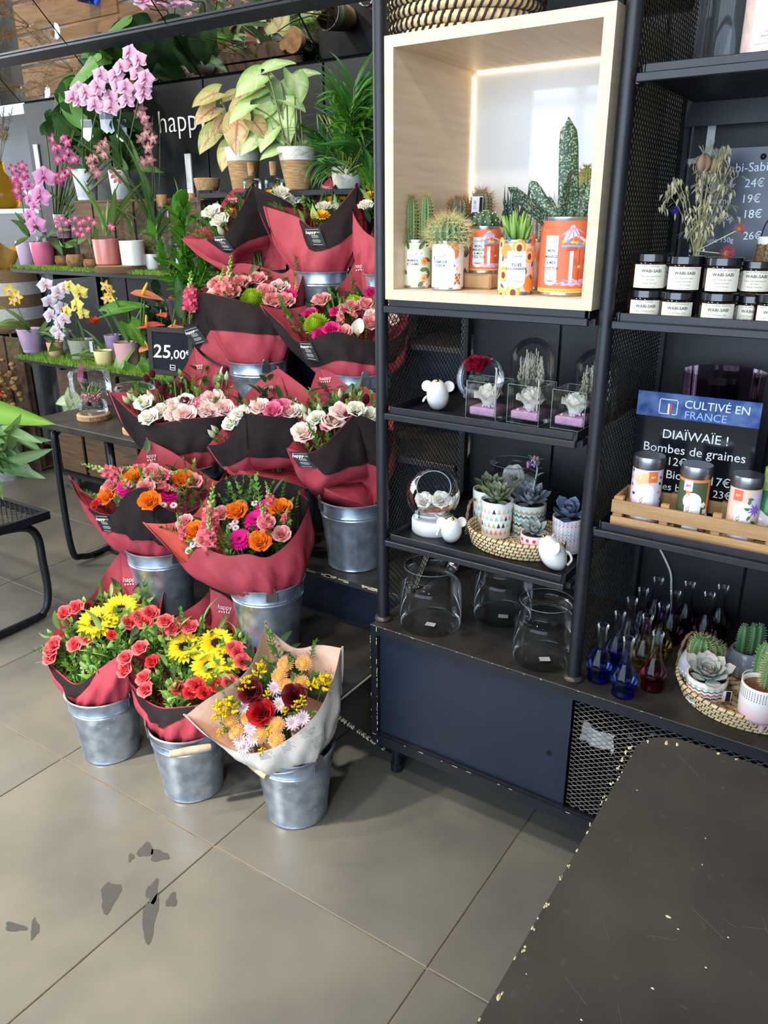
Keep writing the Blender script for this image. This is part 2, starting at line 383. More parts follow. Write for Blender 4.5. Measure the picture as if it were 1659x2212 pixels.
def tray(x0, x1, z, y0=YF, y1=1.845):
    """front fascia bar and a tray with raised lips; z = underside of the fascia"""
    t = bpy.data.objects.new('shelf_tray', None); COL.objects.link(t); t.parent = shelf; t.location = (0, 0, 0)
    b = MB(); b.add(bev(((x0+x1)/2, y0+0.006, z+0.007), (x1-x0, 0.012, 0.014), 0.0015))
    ob('fascia_bar', b, BLK, t, world=True, smooth=False)
    b = MB(); b.add(bbox(x0+.004, x1-.004, y0+.012, y1, z+.008, z+.0105))
    b.add(bev(((x0+x1)/2, y0+0.014, z+0.018), (x1-x0-.02, 0.0025, 0.020), 0.001)); b.add(bbox(x0+.004, x0+.0065, y0+.02, y1, z+.0105, z+.028)); b.add(bbox(x1-.0065, x1-.004, y0+.02, y1, z+.0105, z+.028))
    ob('tray', b, BLK, t, world=True, smooth=False)
    ob('support_bar', bbox(x0-.01, x1+.01, 1.80, 1.812, z-.035, z+.01), BLK, t, world=True, smooth=False)
    for xx in (x0-.004, x1+.004): ob('bracket', bbox(xx-.004, xx+.004, y0+.02, y0+.05, z+.0, z+.012), BLK, t, world=True, smooth=False)
    return z+0.0106
ZA1 = tray(-0.957, -0.505, 1.235); ZA2 = tray(-0.957, -0.509, 1.001); ZA3 = tray(-0.957, -0.509, 0.693)
ZB0 = tray(-0.458, 0.005, 1.630); ZB1 = tray(-0.460, 0.005, 1.234); ZB2 = tray(-0.457, 0.005, 0.830)
BACKP = pm('back_panel_black', S(11, 12, 15), S(15, 17, 20), rough=0.45, scale=6)
for k in (0, 1):
    for h in (0, 1):
        xa = XP[k]+0.012+h*0.243
        ob('back_panel', bbox(xa, xa+0.236, 1.872, 1.880, ZC+.002, 1.30 if k == 0 else 2.4), BACKP, shelf, world=True, smooth=False)
b = MB(); p = pY(1540, 262, 1.868); b.add(bbox(p[0]-.008, p[0]+.008, 1.866, 1.869, p[2]-.075, p[2]+.06))
P = [(p[0]-0.036+0.04*math.sin(a), p[2]-.035-0.04*math.cos(a)) for a in np.linspace(-1.0, PI/2, 9)]
ob('lettering', b, WHITE, shelf, world=True, smooth=False); ob('lettering', tube([(x, 1.868, z) for x, z in P], 0.006, 6), WHITE, shelf, world=True, smooth=False)

# ------------------------------------------------------------------ long low cabinet
XL, XR = -0.989, 0.9; YC0, YC1 = 1.414, 1.875; ZB = 0.132
cab = thing('low_cabinet', 'long low black metal cabinet with sliding door and mesh panel under the shelving', 'cabinet', (XL, YC0, 0))
DOORM = pm('slate_door', S(22, 31, 46), S(27, 36, 51), rough=0.38, scale=7, rr=(0.3, 0.46), c3=S(28, 31, 40), scale3=38)
b = MB()
for q in [(XL, XR, YC0, YC1, ZB, ZB+.028), (XL, XL+.02, YC0, YC1, ZB+.028, ZC-.026), (XL, XR, YC1-.01, YC1, ZB+.028, ZC-.026), (XL, XR, YC0, YC0+.02, ZC-.026, ZC-.004)]: b.add(bbox(*q))
ob('carcass', b, BLK, cab, world=True, smooth=False)
ob('worktop', bev(((XL+XR)/2, (YC0+YC1)/2, ZC-.0022), (XR-XL, YC1-YC0, .004), .001), BLKW, cab, world=True, smooth=False)
b = MB(); b.add(bbox(XL+.02, -0.466, YC0+.012, YC0+.015, ZB+.03, ZC-.028))
d = ob('sliding_door', b, DOORM, cab, world=True, smooth=False)
p = pY(1186, 1627, YC0+.0115); ob('finger_hole', tr(lathe([(0.0068, 0), (0.0001, 0.0004)], 20, False), rotx(PI/2), p), pm('hole_black', (0.002, .002, .002), rough=1), d, world=False).location = (0, 0, 0)
bpy.data.objects['finger_hole'].matrix_basis = Matrix.Translation(Vector((-XL, -YC0, 0)))
ob('rail', bbox(XL+.02, XR, YC0+.004, YC0+.010, ZB+.028, ZB+.034), BLK, cab, world=True, smooth=False)
ob('front_mesh', diamond((-0.462, YC0+.02, ZB+.03), (1, 0, 0), (0, 0, 1), 1.3, ZC-ZB-.056, 0.0215, 0.0115, 0.0010), pm('mesh_bright', S(150, 146, 138), S(110, 106, 100), rough=0.35, metal=0.7, scale=90), cab, world=True, smooth=False, kind='stuff')
for x in (-0.962, 0.0): 
    for y in (1.494, 1.80):
        l = ob('leg', tr(lathe([(0.014, 0.025), (0.014, ZB)], 16, True), t=(x, y, 0)), BLK, cab, world=True)
        ob('foot', tr(lathe([(0.016, 0), (0.016, 0.026)], 24, True, True, rib=lambda a, t: 0.05*math.cos(12*a)), t=(x, y, 0)), BLK, l, world=False).matrix_basis = Matrix.Translation(Vector((-XL, -YC0, 0)))
# paint chips along the cabinet edges
b = MB(); rr = random.Random(3)
for k in range(26):
    x = XL+rr.random()**1.5*0.75; b.add(bev((x, YC0-.0004, ZC-.0012+rr.uniform(-.0012, .0006)), (rr.uniform(.001, .005), .001, .0011), .0003))
for k in range(34):
    z = ZB+rr.random()*(ZC-ZB); b.add(bev((XL+.0185+rr.uniform(-.001, .001), YC0-.0006, z), (.0018, .0012, rr.uniform(.001, .009)), .0003))
for k in range(14): b.add(bev((XL-.0004, YC0-.0004, ZB+rr.random()*.34), (.0014, .0014, rr.uniform(.001, .006)), .0003))
for k in range(9): b.add(bev((XL+rr.random()*.6, YC0-.0006, ZB+.0275), (rr.uniform(.002, .016), .0012, .0009), .0003))
ob('paint_chip', b, CHIP, cab, world=True, smooth=False, kind='stuff')
# crumpled plastic and paper inside the cabinet
def crumple(seed, sx, sy, n=7):
    r2 = random.Random(seed); return grid(lambda u, v: ((u-.5)*sx+r2.uniform(-.004, .004), r2.uniform(-.012, .012), (v-.5)*sy+r2.uniform(-.004, .004)), n, n)
t = ob('paper_scrap', crumple(2, .075, .05), pm('paper_white', S(225, 225, 222), rough=0.7), smooth=False, label='crumpled white paper behind the cabinet mesh', cat='paper'); t.location = pY(1292, 1592, YC0+.09)
t.location.z = ZB+.06
t.location = Vector(pY(1290, 1594, YC0+.075))
bagm = glass('clear_plastic', (0.85, .88, .9))
t = ob('plastic_bag', crumple(5, .12, .17, 9), bagm, smooth=False, label='crumpled clear plastic bag behind the cabinet mesh', cat='bag'); t.location = Vector(pY(1365, 1640, YC0+.11))

# ------------------------------------------------------------------ stepped black flower display
disp = thing('stepped_display', 'stepped black flower stand carrying the zinc buckets', 'display stand', (-1.5, 1.6, 0))
XD0, XD1 = -1.86, -1.0
TIER = {2: (0.328, 1.285, 1.60), 3: (0.478, 1.60, 1.86), 4: (0.775, 1.86, 2.16), 5: (1.05, 2.16, 2.45)}
XT = {2: -1.86, 3: -2.0, 4: -2.08, 5: -2.3}
for k, (z, ya, yb) in TIER.items():
    XD0 = XT[k]
    ob('tier_board', bev(((XD0+XD1)/2, (ya+yb)/2, z-.009), (XD1-XD0, yb-ya+.02, .018), .002), BLKW, disp, world=True, smooth=False)
    if k == 2: continue
    zl = TIER[k-1][0]-.018
    ob('riser', bbox(XD0, XD1, ya+.03, ya+.045, zl, z-.018), DOORM, disp, world=True, smooth=False)
XD0 = -1.86
for x in (XD0, XD1-.016):
    V = [(1.285, .31), (1.285, .28), (1.52, .02), (2.45, .02), (2.45, 1.03), (2.2, 1.03), (1.9, .76), (1.64, .46), (1.62, .31)]
    n = len(V); W = A([(x, y, z) for y, z in V]+[(x+.016, y, z) for y, z in V])
    ob('side_panel', (W, [tuple(range(n)), tuple(range(2*n-1, n-1, -1))]+[(i, n+i, n+(i+1) % n, (i+1) % n) for i in range(n)]), BLKW, disp, world=True, smooth=False)
b = MB(); rr = random.Random(9)
for k in range(30):
    t = rr.random(); b.add(bev((XD1-.001, 1.285+.225*t, .281-.25*t), (.003, .010, rr.uniform(.003, .009)), .0006))
for k in range(40): b.add(bev((XD0+rr.random()*(XD1-XD0), TIER[3][1]-.0105, TIER[3][0]-.001+rr.uniform(-.004, .001)), (rr.uniform(.006, .04), .002, rr.uniform(.002, .008)), .0006))
b.add(bev((XD1, 1.36, .328-.006), (.002, .16, .006), .0006))
ob('chipped_edge', b, CHIP, disp, world=True, smooth=False, kind='stuff')
PLS = ob('plant_shelf', [bev((-1.8, 2.57, 1.517), (1.4, .32, .02), .002)], BLK, smooth=False, label='long black wall shelf carrying the caladium and palm pots', cat='shelf')
for x in (-2.35, -1.75, -1.25): ob('bracket', [bbox(x-.006, x+.006, 2.42, 2.75, 1.48, 1.507), bbox(x-.006, x+.006, 2.725, 2.75, 1.36, 1.507)], BLK, PLS, smooth=False)

# ------------------------------------------------------------------ foreground table top, right
ZT = 0.72
tb = thing('display_table', 'worn black table with rounded corner and chipped pale edges in front of the cabinet', 'table', (0.2, 0.4, 0))
xl, yf = -0.2175, 1.015; rc = 0.055; pts = [(1.1, yf), (1.1, -0.4), (xl, -0.4)]+[(xl+rc-rc*math.cos(a), yf-rc+rc*math.sin(a)) for a in np.linspace(0, PI/2, 10)]
n = len(pts); W = A([(x, y, ZT) for x, y in pts]+[(x, y, ZT-.022) for x, y in pts])
TOPM = pm('worn_black_top', S(66, 62, 57), S(88, 82, 74), rough=0.5, scale=6, detail=10, lo=0.3, hi=0.72, rr=(0.36, 0.58), c3=S(92, 86, 78), scale3=95)
ob('table_top', (W, [tuple(range(n-1, -1, -1)), tuple(range(n, 2*n))]+[(i, (i+1) % n, n+(i+1) % n, n+i) for i in range(n)]), TOPM, tb, world=True, smooth=False)
b = MB(); rr = random.Random(21)
def chipat(x, y, sx, sy): b.add(tr(ball(1, 8, 5), s=1.0, t=(0, 0, 0)) if 0 else (ball(1, 8, 5)[0]*A((sx, sy, .0012))+A((x, y, ZT-.0004)), ball(1, 8, 5)[1]))
for px_, py_, s in [(1352, 1625, 9), (1362, 1612, 10), (1344, 1640, 8), (1335, 1656, 5), (1320, 1692, 7), (1306, 1720, 4), (1300, 1735, 4), (1272, 1782, 4), (1228, 1868, 6), (1212, 1893, 3), (1181, 1955, 6), (1150, 2012, 5), (1133, 2050, 8), (1080, 2148, 9), (1440, 1605, 12), (1462, 1608, 9), (1552, 1630, 10), (1400, 1600, 6), (1590, 1640, 5)]:
    p = pZ(px_, py_, ZT); [chipat(p[0]+rr.uniform(-.001, .002), p[1]+rr.uniform(-.004, .004), s*.0002*rr.uniform(.6, 1.2), s*.00042*rr.uniform(.5, 1.2)) for _ in range(3)]
for k in range(40): chipat(xl+.0006, rr.uniform(-.1, .95), .0012, rr.uniform(.001, .004))
for px_, py_, s in [(1444, 1980, 7), (1465, 2007, 3), (1376, 1707, 2.5), (1410, 2135, 4), (1525, 2090, 3), (1573, 2025, 2.5), (1256, 2203, 3), (1524, 1811, 2), (1517, 1868, 2), (1137, 2104, 2)]:
    p = pZ(px_, py_, ZT); chipat(p[0], p[1], s*.0005, s*.0003)
ob('chipped_edge', b, pm('pale_core', S(214, 190, 130), S(236, 222, 180), rough=0.75, scale=90), tb, world=True, smooth=True, kind='stuff')
b = MB()
for k in range(60):
    x, y, a, l = rr.uniform(-.16, .25), rr.uniform(.3, .97), rr.uniform(0, PI), rr.uniform(.01, .06)
    b.add(tube([(x, y, ZT), (x+l*math.cos(a)*.5, y+l*math.sin(a)*.5+rr.uniform(-.002, .002), ZT), (x+l*math.cos(a), y+l*math.sin(a), ZT)], .00016, 4, False))
ob('scratches', b, pm('scratch_grey', S(96, 92, 86), rough=0.6), tb, world=True, smooth=False, kind='stuff')
for x, y in ((-0.16, 0.93), (1.0, 0.93)): ob('leg', tr(box((0, 0, (ZT-.022)/2), (.04, .04, ZT-.022)), t=(x, y, 0)), BLK, tb, world=True, smooth=False)
# ================================================================== PLANT LIBRARY (local z = facing direction, size about 1)
PET = vm('petal', rough=0.55, trans=0.28, spec=0.25)
LEAF = vm('leaf', rough=0.42, trans=0.22, spec=0.45)
FLESH = vm('succulent_flesh', rough=0.5, spec=0.4)
CER = vm('glazed_ceramic', rough=0.22, spec=0.5, coat=0.3)
PRINT = vm('printed_ink', rough=0.5)
SOIL = pm('potting_soil', S(44, 32, 24), S(66, 50, 38), rough=0.95, scale=120, bump=0.6, bscale=200)
def lerp(a, b, t): return tuple(A(a)*(1-t)+A(b)*t)
G1, G2, G3, G4 = S(58, 104, 34), S(92, 142, 48), S(132, 174, 66), S(44, 80, 38)
def jit(c, r, s=0.12): k = 1+r.uniform(-s, s); return tuple(min(1, x*k) for x in c)
_fc = {}
def flora(kind, *a):
    k = (kind,)+a
    if k not in _fc: _fc[k] = globals()['f_'+kind](*a)
    return _fc[k]
def cupped(w, R0, R1, H, curl, nu=5, nv=5, ruf=0.0, ph=0.0):
    """one petal patch about +x: half angle w, radius R0->R1, height H"""
    def fn(u, v):
        a = (u-.5)*2*w*(0.55+0.45*math.sin(PI*min(1, v*.8+.15))); edge = 1-(2*u-1)**2*0.35*v
        r = R0+(R1-R0)*v**1.3+curl*max(0, v-.6)**2*6; z = H*v*edge-abs(curl)*max(0, v-.75)**2*5
        r += ruf*math.sin(9*u+ph)*v
        return (r*math.cos(a), r*math.sin(a), z)
    return grid(fn, nu, nv)
def f_rose(ci, co, cb, openness=1.0, seed=1):
    r = random.Random(seed); b = MB()
    for k, (n, R0, R1, H, cu, w) in enumerate([(3, .04, .12, .96, -.02, 1.5), (3, .10, .24, .98, 0, 1.35), (4, .18, .40, .98, .01, 1.15), (5, .28, .58, .95, .03, .98), (5, .34, .76*openness, .86, .08, .95), (6, .38, .95*openness, .7, .13, .85)]):
        for i in range(n):
            V, F = cupped(w, R0, R1*r.uniform(.92, 1.05), H*r.uniform(.92, 1.05), cu*r.uniform(.7, 1.3), 5, 5, .03, r.random()*6)
            t = k/5; c = lerp(ci, co, t); C = A([lerp(lerp(cb, c, .35), c, min(1, (j//5)/4*1.3)) for j in range(25)])
            b.add(tr((V, F), rotz(2*PI*(i+.5*(k % 2))/n+r.uniform(-.2, .2)+k)), C)
    V, F = lathe([(.05, -.45), (.22, -.25), (.28, 0), (.2, .15)], 8); b.add((V, F), S(86, 128, 58))
    return b.mesh('rose', PET)
def f_ray(n, rings, L, W, cin, cout, cc, cr, lift=.12, seed=2, notch=.45):
    """daisy-like flower: rings of ray petals and a centre disc"""
    r = random.Random(seed); b = MB()
    for k in range(rings):
        for i in range(n):
            V, F = leafv(L*(1-.16*k)*r.uniform(.93, 1.04), W, r.uniform(.2, .5), .12, 4, wid=.6, base=.06)
            C = A([lerp(cin, cout, min(1, j//3/2.5)) for j in range(len(V))])
            b.add(tr((V+A((cr*.7, 0, 0)), F), rotz(2*PI*(i+.5*k+r.uniform(-.2, .2))/n)@roty(-lift-.28*k), (0, 0, .03*k)), C)
    V, F = lathe([(cr*1.05, -.02), (cr, .06), (cr*.6, .1), (cr*.12, .09)], 16, False, True); b.add((V, F), cc)
    for i in range(40):
        a = i*2.4; q = cr*math.sqrt(i/40); b.add(ball(.035, 5, 3, (q*math.cos(a), q*math.sin(a), .09)), jit(cc, r, .5))
    b.add(lathe([(.05, -.3), (.14, -.12), (cr*.9, -.02)], 10), S(84, 124, 56))
    return b.mesh('flower', PET)
def f_mum(c0, c1, n=150, seed=3, up=1.0, L=.62):
    r = random.Random(seed); b = MB()
    for i in range(n):
        t = (i+.5)/n; th = math.acos(1-1.25*t); ph = i*2.39996
        V, F = leafv(L*r.uniform(.85, 1.1)*(.7+.3*t), .14, -.9*up, .6, 4, wid=.7, base=.1)
        Mx = rotz(ph)@roty(-(PI/2-th)*.92)
        C = A([lerp(c0, c1, min(1, j//3/3.5)) for j in range(len(V))])
        b.add(tr((V+A((.38, 0, 0)), F), Mx), C)
    b.add(ball(.42, 10, 6), c0); return b.mesh('chrysanthemum', PET)
def f_bud(c0, c1, fat=.34):
    b = MB(); P = [(.02, -.55), (.1, -.5), (fat*.8, -.25), (fat, .05), (fat*.75, .4), (fat*.3, .75), (.01, .95)]; V, F = lathe(P, 10, True, False, rib=lambda a, t: .06*math.cos(5*a+4*t))
    b.add((V, F), A([lerp(c0, c1, (j//10)/6) for j in range(len(V))])); b.add(tube([(0, 0, -.5), (.03, .02, -1.6)], .05, 5), c0); return b.mesh('bud', PET)
def f_snap(cf, cb, seed=5, frac=.45):
    """snapdragon spike, length 1 along z, base at 0"""
    r = random.Random(seed); b = MB(); b.add(tube([(0, 0, -.2), (.01, 0, .4), (0, .01, .97)], [.02, .016, .006], 6), S(120, 160, 74))
    n = 30
    for i in range(n):
        t = i/n; z = .05+.9*t; a = i*2.4
        if t < frac:
            s = .12*(1-.25*t/frac)
            for q in range(4):
                V, F = cupped(.9, .1, .55, .9, .12, 4, 4, .12, r.random()*6)
                b.add(tr((V*s*1.3, F), rotz(a)@roty(1.1)@rotz(q*PI/2), (.035*math.cos(a), .035*math.sin(a), z)), A([lerp(lerp(cf, (1, .85, .6), .25), jit(cf, r), (j//4)/3) for j in range(16)]))
        else:
            k = (t-frac)/(1-frac); s = .052*(1-.62*k); d = .05*(1-.7*k)
            b.add(tr(ball(s, 6, 5, s=(.75, .75, 1.15)), rotz(a)@roty(.6), (d*math.cos(a), d*math.sin(a), z)), jit(lerp(cb, S(150, 186, 90), min(1, k*1.6)), r))
    for i in range(5):
        V, F = leafv(.3, .05, .5, .2, 4); b.add(tr((V, F), rotz(i*2.2)@roty(-.7), (0, 0, -.15+.05*i)), G2)
    return b.mesh('snapdragon', PET)
def f_sprig(c, n=7, L=.2, W=.085, seed=6, bend=.35):
    """leafy sprig along z, length 1"""
    r = random.Random(seed); b = MB(); P = [(bend*t*t*.5, 0, t) for t in np.linspace(-.3, 1, 8)]; b.add(tube(P, [.014]*7+[.005], 5), lerp(c, G2, .4))
    for i in range(n):
        t = .12+.86*i/(n-1); p = A((bend*t*t*.5, 0, t))
        for sd in (0, 1):
            V, F = leafv(L*r.uniform(.8, 1.15)*(1.1-.3*t), W*r.uniform(.85, 1.15), r.uniform(.1, .6), .25, 4)
            b.add(tr((V, F), rotz(sd*PI+i*.6+r.uniform(-.3, .3))@roty(-.55-.5*t+r.uniform(-.2, .2)), p), jit(c, r))
    V, F = leafv(L, W, .2, .2, 4); b.add(tr((V, F), roty(-1.4), P[-1]), c); return b.mesh('leaf_sprig', LEAF)
def f_long(c, W=.16, bend=.9, seed=7):
    b = MB(); V, F = leafv(1.0, W, bend, .35, 10, wid=.42); b.add(tr((V, F), roty(-1.25)), A([lerp(c, lerp(c, (1, 1, .7), .12), (j % 3 == 1)*1.0) for j in range(len(V))])); return b.mesh('long_leaf', LEAF)
def f_solidago(c, seed=8):
    r = random.Random(seed); b = MB(); b.add(tube([(0, 0, -.5), (.02, 0, .5), (0, .03, 1)], .012, 5), G2)
    I = ball(1, 5, 3)
    for k in range(11):
        a = k*2.4; z = .15+.75*k/11; L = .42*(1-.65*k/11)
        for q in range(15):
            t = .25+.75*q/15; s = r.uniform(.034, .056); p = (L*t*math.cos(a)+r.uniform(-.04, .04), L*t*math.sin(a)+r.uniform(-.04, .04), z+.25*t*t*L+r.uniform(-.02, .06))
            b.add((I[0]*s+A(p), I[1]), jit(c, r, .18))
        b.add(tube([(0, 0, z-.06), (L*math.cos(a), L*math.sin(a), z+.2*L)], .006, 4), G2)
    return b.mesh('goldenrod', PET)
def f_astrantia(c, ct, seed=9):
    r = random.Random(seed); b = MB()
    for k in range(2):
        for i in range(13):
            V, F = leafv(r.uniform(.8, 1.0), .2, .2, .15, 4, wid=.45); b.add(tr((V, F), rotz(2*PI*(i+.5*k)/13)@roty(-.15-.45*k), (0, 0, .03*k)), A([lerp(c, ct, max(0, j//3/4-.3)) for j in range(len(V))]))
    for i in range(26):
        a = i*2.4; q = .42*math.sqrt(i/26); p = A((q*math.cos(a), q*math.sin(a), .32)); b.add(tube([p*A((.4, .4, 0)), p], .014, 4, False), ct); b.add(ball(.04, 5, 3, p), c)
    return b.mesh('astrantia', PET)
def f_burnet(c, seed=10):
    """dark bobble on a thin wiry stem; head at origin, stem to -z 1"""
    r = random.Random(seed); b = MB(); b.add(tube([(0, 0, 0), (.03, 0, -.5), (0, .05, -1.2)], .012, 5), S(110, 120, 60)); I = ball(1, 5, 3)
    for i in range(46):
        t = (i+.5)/46; th = math.acos(1-2*t); ph = i*2.4; b.add((I[0]*.026+A((.065*math.sin(th)*math.cos(ph), .065*math.sin(th)*math.sin(ph), .095*math.cos(th)+.06)), I[1]), jit(c, r, .3))
    return b.mesh('burnet', PET)
def f_calla(c):
    b = MB(); V, F = grid(lambda u, v: ((.06+.55*v**1.8*(1+.5*math.cos(2*PI*u)))*math.cos(2*PI*u*1.06), (.06+.5*v**1.8)*math.sin(2*PI*u*1.06), -.6+1.15*v+.28*v*v*math.cos(2*PI*u)), 20, 8)
    b.add((V, F), A([lerp(S(190, 205, 130), c, min(1, (j//20)/4)) for j in range(len(V))])); b.add(tube([(0, 0, -.3), (0, 0, .35)], .06, 8), S(232, 196, 60)); b.add(tube([(0, 0, -.55), (0, 0, -1.4)], .06, 6), G2); return b.mesh('calla_lily', PET)
def heart(L, W, n=10, dip=.18, cup=.12):
    """heart shaped blade along +x, normal +z, notch at origin"""
    V = []; F = []
    for i in range(n+1):
        t = i/n; w = W/2*(math.sin(PI*t**.62)**.75 if 0 < t < 1 else 0.02 if t == 0 else 0); x = L*t
        for q, s in enumerate((-1, -.5, 0, .5, 1)):
            back = -.2*L*(abs(s))*max(0, 1-t*3.2)
            V.append((x+back, s*w, cup*w*abs(s)-dip*L*t*t+.01*math.sin(8*t+s*5)))
        if i:
            k = 5*(i-1); F += [(k+q, k+5+q, k+6+q, k+1+q) for q in range(4)]
    return A(V), F
def f_anthurium(c, cs):
    b = MB(); V, F = heart(1.5, 1.35, 10, .1, .16); b.add((V-A((.45, 0, 0)), F), A([jit(c, random.Random(j), .05) for j in range(len(V))])); b.add(tube([(-.1, 0, 0), (.0, 0, .35), (.12, 0, .68)], [.09, .085, .05], 8), cs); b.add(tube([(-.1, 0, 0), (-.15, 0, -1), (-.1, 0, -2.6)], .045, 6), G2); return b.mesh('anthurium', PET)
def f_phal(c, cv, cl, seed=11):
    """moth orchid bloom facing z, radius 1"""
    r = random.Random(seed); b = MB()
    for a in (PI/2, PI/2+2.25, PI/2-2.25):
        V, F = leafv(.95, .62, .25, .1, 6, wid=.55, base=.05); b.add(tr((V, F), rotz(a)@roty(-.05)), A([lerp(cv, c, min(1, .2+j//3/4)) for j in range(len(V))]))
    for sd in (0, 1):
        V, F = grid(lambda u, v: (.08+.95*v*(1-.12*(2*u-1)**2), (u-.5)*1.15*math.sin(PI*(v**.7)*.93+.12), .1-.15*v*v+.05*math.sin(6*u)), 6, 6); b.add(tr((V, F), rotz(PI*sd+(.28 if not sd else -.28))), A([lerp(cv, c, min(1, .1+j//6/3)) for j in range(len(V))]))
    V, F = leafv(.42, .3, -.9, .5, 4, wid=.6); b.add(tr((V, F), rotz(-PI/2)@roty(-.3), (0, 0, .12)), cl)
    for sd in (-1, 1): V, F = leafv(.3, .18, -.9, .4, 3); b.add(tr((V, F), rotz(-PI/2+sd*.9)@roty(-.9), (0, 0, .1)), lerp(cl, c, .3))
    b.add(ball(.09, 7, 5, (0, .02, .2)), lerp(c, (1, 1, .8), .4)); return b.mesh('orchid_bloom', PET)
def f_star(c, cl, cy, seed=12):
    b = MB()
    for k in range(5):
        V, F = leafv(.95, .5, .25, .15, 4, wid=.5); b.add(tr((V, F), rotz(PI/2+k*2*PI/5)@roty(-.1)), A([lerp(lerp(c, (1, 1, 1), .5), c, min(1, j//3/2.2)) for j in range(len(V))]))
    V, F = leafv(.5, .45, -.8, .4, 4, wid=.65); b.add(tr((V, F), rotz(-PI/2)@roty(-.35), (0, 0, .1)), cl); b.add(ball(.13, 7, 5, (0, -.06, .2)), cy); return b.mesh('orchid_bloom', PET)
def f_rosette(c0, c1, ct, n=34, W=.34, rise=1.0, seed=13, pt=.55):
    """succulent rosette, radius 1, facing z"""
    r = random.Random(seed); b = MB()
    for i in range(n):
        t = (i+.5)/n; el = R(86)*(1-t)**.8*rise+R(6); L = (.35+.7*t)*r.uniform(.92, 1.06); a = i*2.39996
        V, F = leafv(L, W*(.55+.6*t), -.5, .22, 5, wid=pt); V2 = V.copy(); V2[:, 2] -= .09*(1-abs(V[:, 1])/(W*.6+.001)).clip(0)*np.sin(PI*np.clip(V[:, 0]/L, 0, 1))
        C = A([lerp(lerp(c0, c1, t), ct, max(0, j//3/5-.6)*1.6) for j in range(len(V))]); m = rotz(a)@roty(-el)
        b.add(tr((V+A((.05, 0, 0)), F), m), C); b.add(tr((V2+A((.05, 0, 0)), [f[::-1] for f in F]), m), C*.9)
    return b.mesh('rosette', FLESH)
def spine_cone(p, d, L, r): x, y, z = frame_of(d); return A([p+x*r, p-x*.5*r+y*.87*r, p-x*.5*r-y*.87*r, p+z*L]), [(0, 1, 3), (1, 2, 3), (2, 0, 3)]
def cactus(h, rad, ribs, c0, c1, cs, sl=.012, ns=5, rows=12, seed=1, dome=True, tilt=.5, sr=.00035):
    """ribbed cactus body (MB) and spines (MB), metres, base at z=0"""
    r = random.Random(seed); m = 14; prof = []
    for j in range(m+1):
        t = j/m; k = 1 if t < .6 else math.sqrt(max(0, 1-((t-.6)/.4)**2)); prof.append((max(.0005, rad*k*(.86+.14*min(1, t*4))), h*t))
    if not dome: prof = [(max(.0005, rad*math.sin(PI*(.18+.82*j/m))), h*(.5-.5*math.cos(PI*(.18+.82*j/m)))-h*.08) for j in range(m+1)]
    b = MB(); n = ribs*4; V, F = lathe(prof, n, True, True, rib=lambda a, t: .13*math.cos(ribs*a)); b.add((V, F), A([lerp(c0, c1, .5+.5*math.cos(ribs*2*PI*(j % n)/n)) for j in range(len(V))]))
    s = MB(); I = ball(1, 5, 3)
    for i in range(ribs):
        for q in range(rows):
            t = (q+.6)/rows; f = t*m; j = min(int(f), m-1); f -= j; rr_ = (prof[j][0]*(1-f)+prof[j+1][0]*f)*1.12; z = prof[j][1]*(1-f)+prof[j+1][1]*f
            a = 2*PI*i/ribs; p = A((rr_*math.cos(a), rr_*math.sin(a), z)); d0 = A((math.cos(a), math.sin(a), (t-.3)*1.2)); d0 /= np.linalg.norm(d0)
            b.add((I[0]*rad*.055+p, I[1]), S(206, 190, 140))
            for e in range(ns): s.add(spine_cone(p, d0+A([r.uniform(-1, 1) for _ in range(3)])*tilt, sl*r.uniform(.6, 1.1), sr), jit(cs, r))
    return b, s
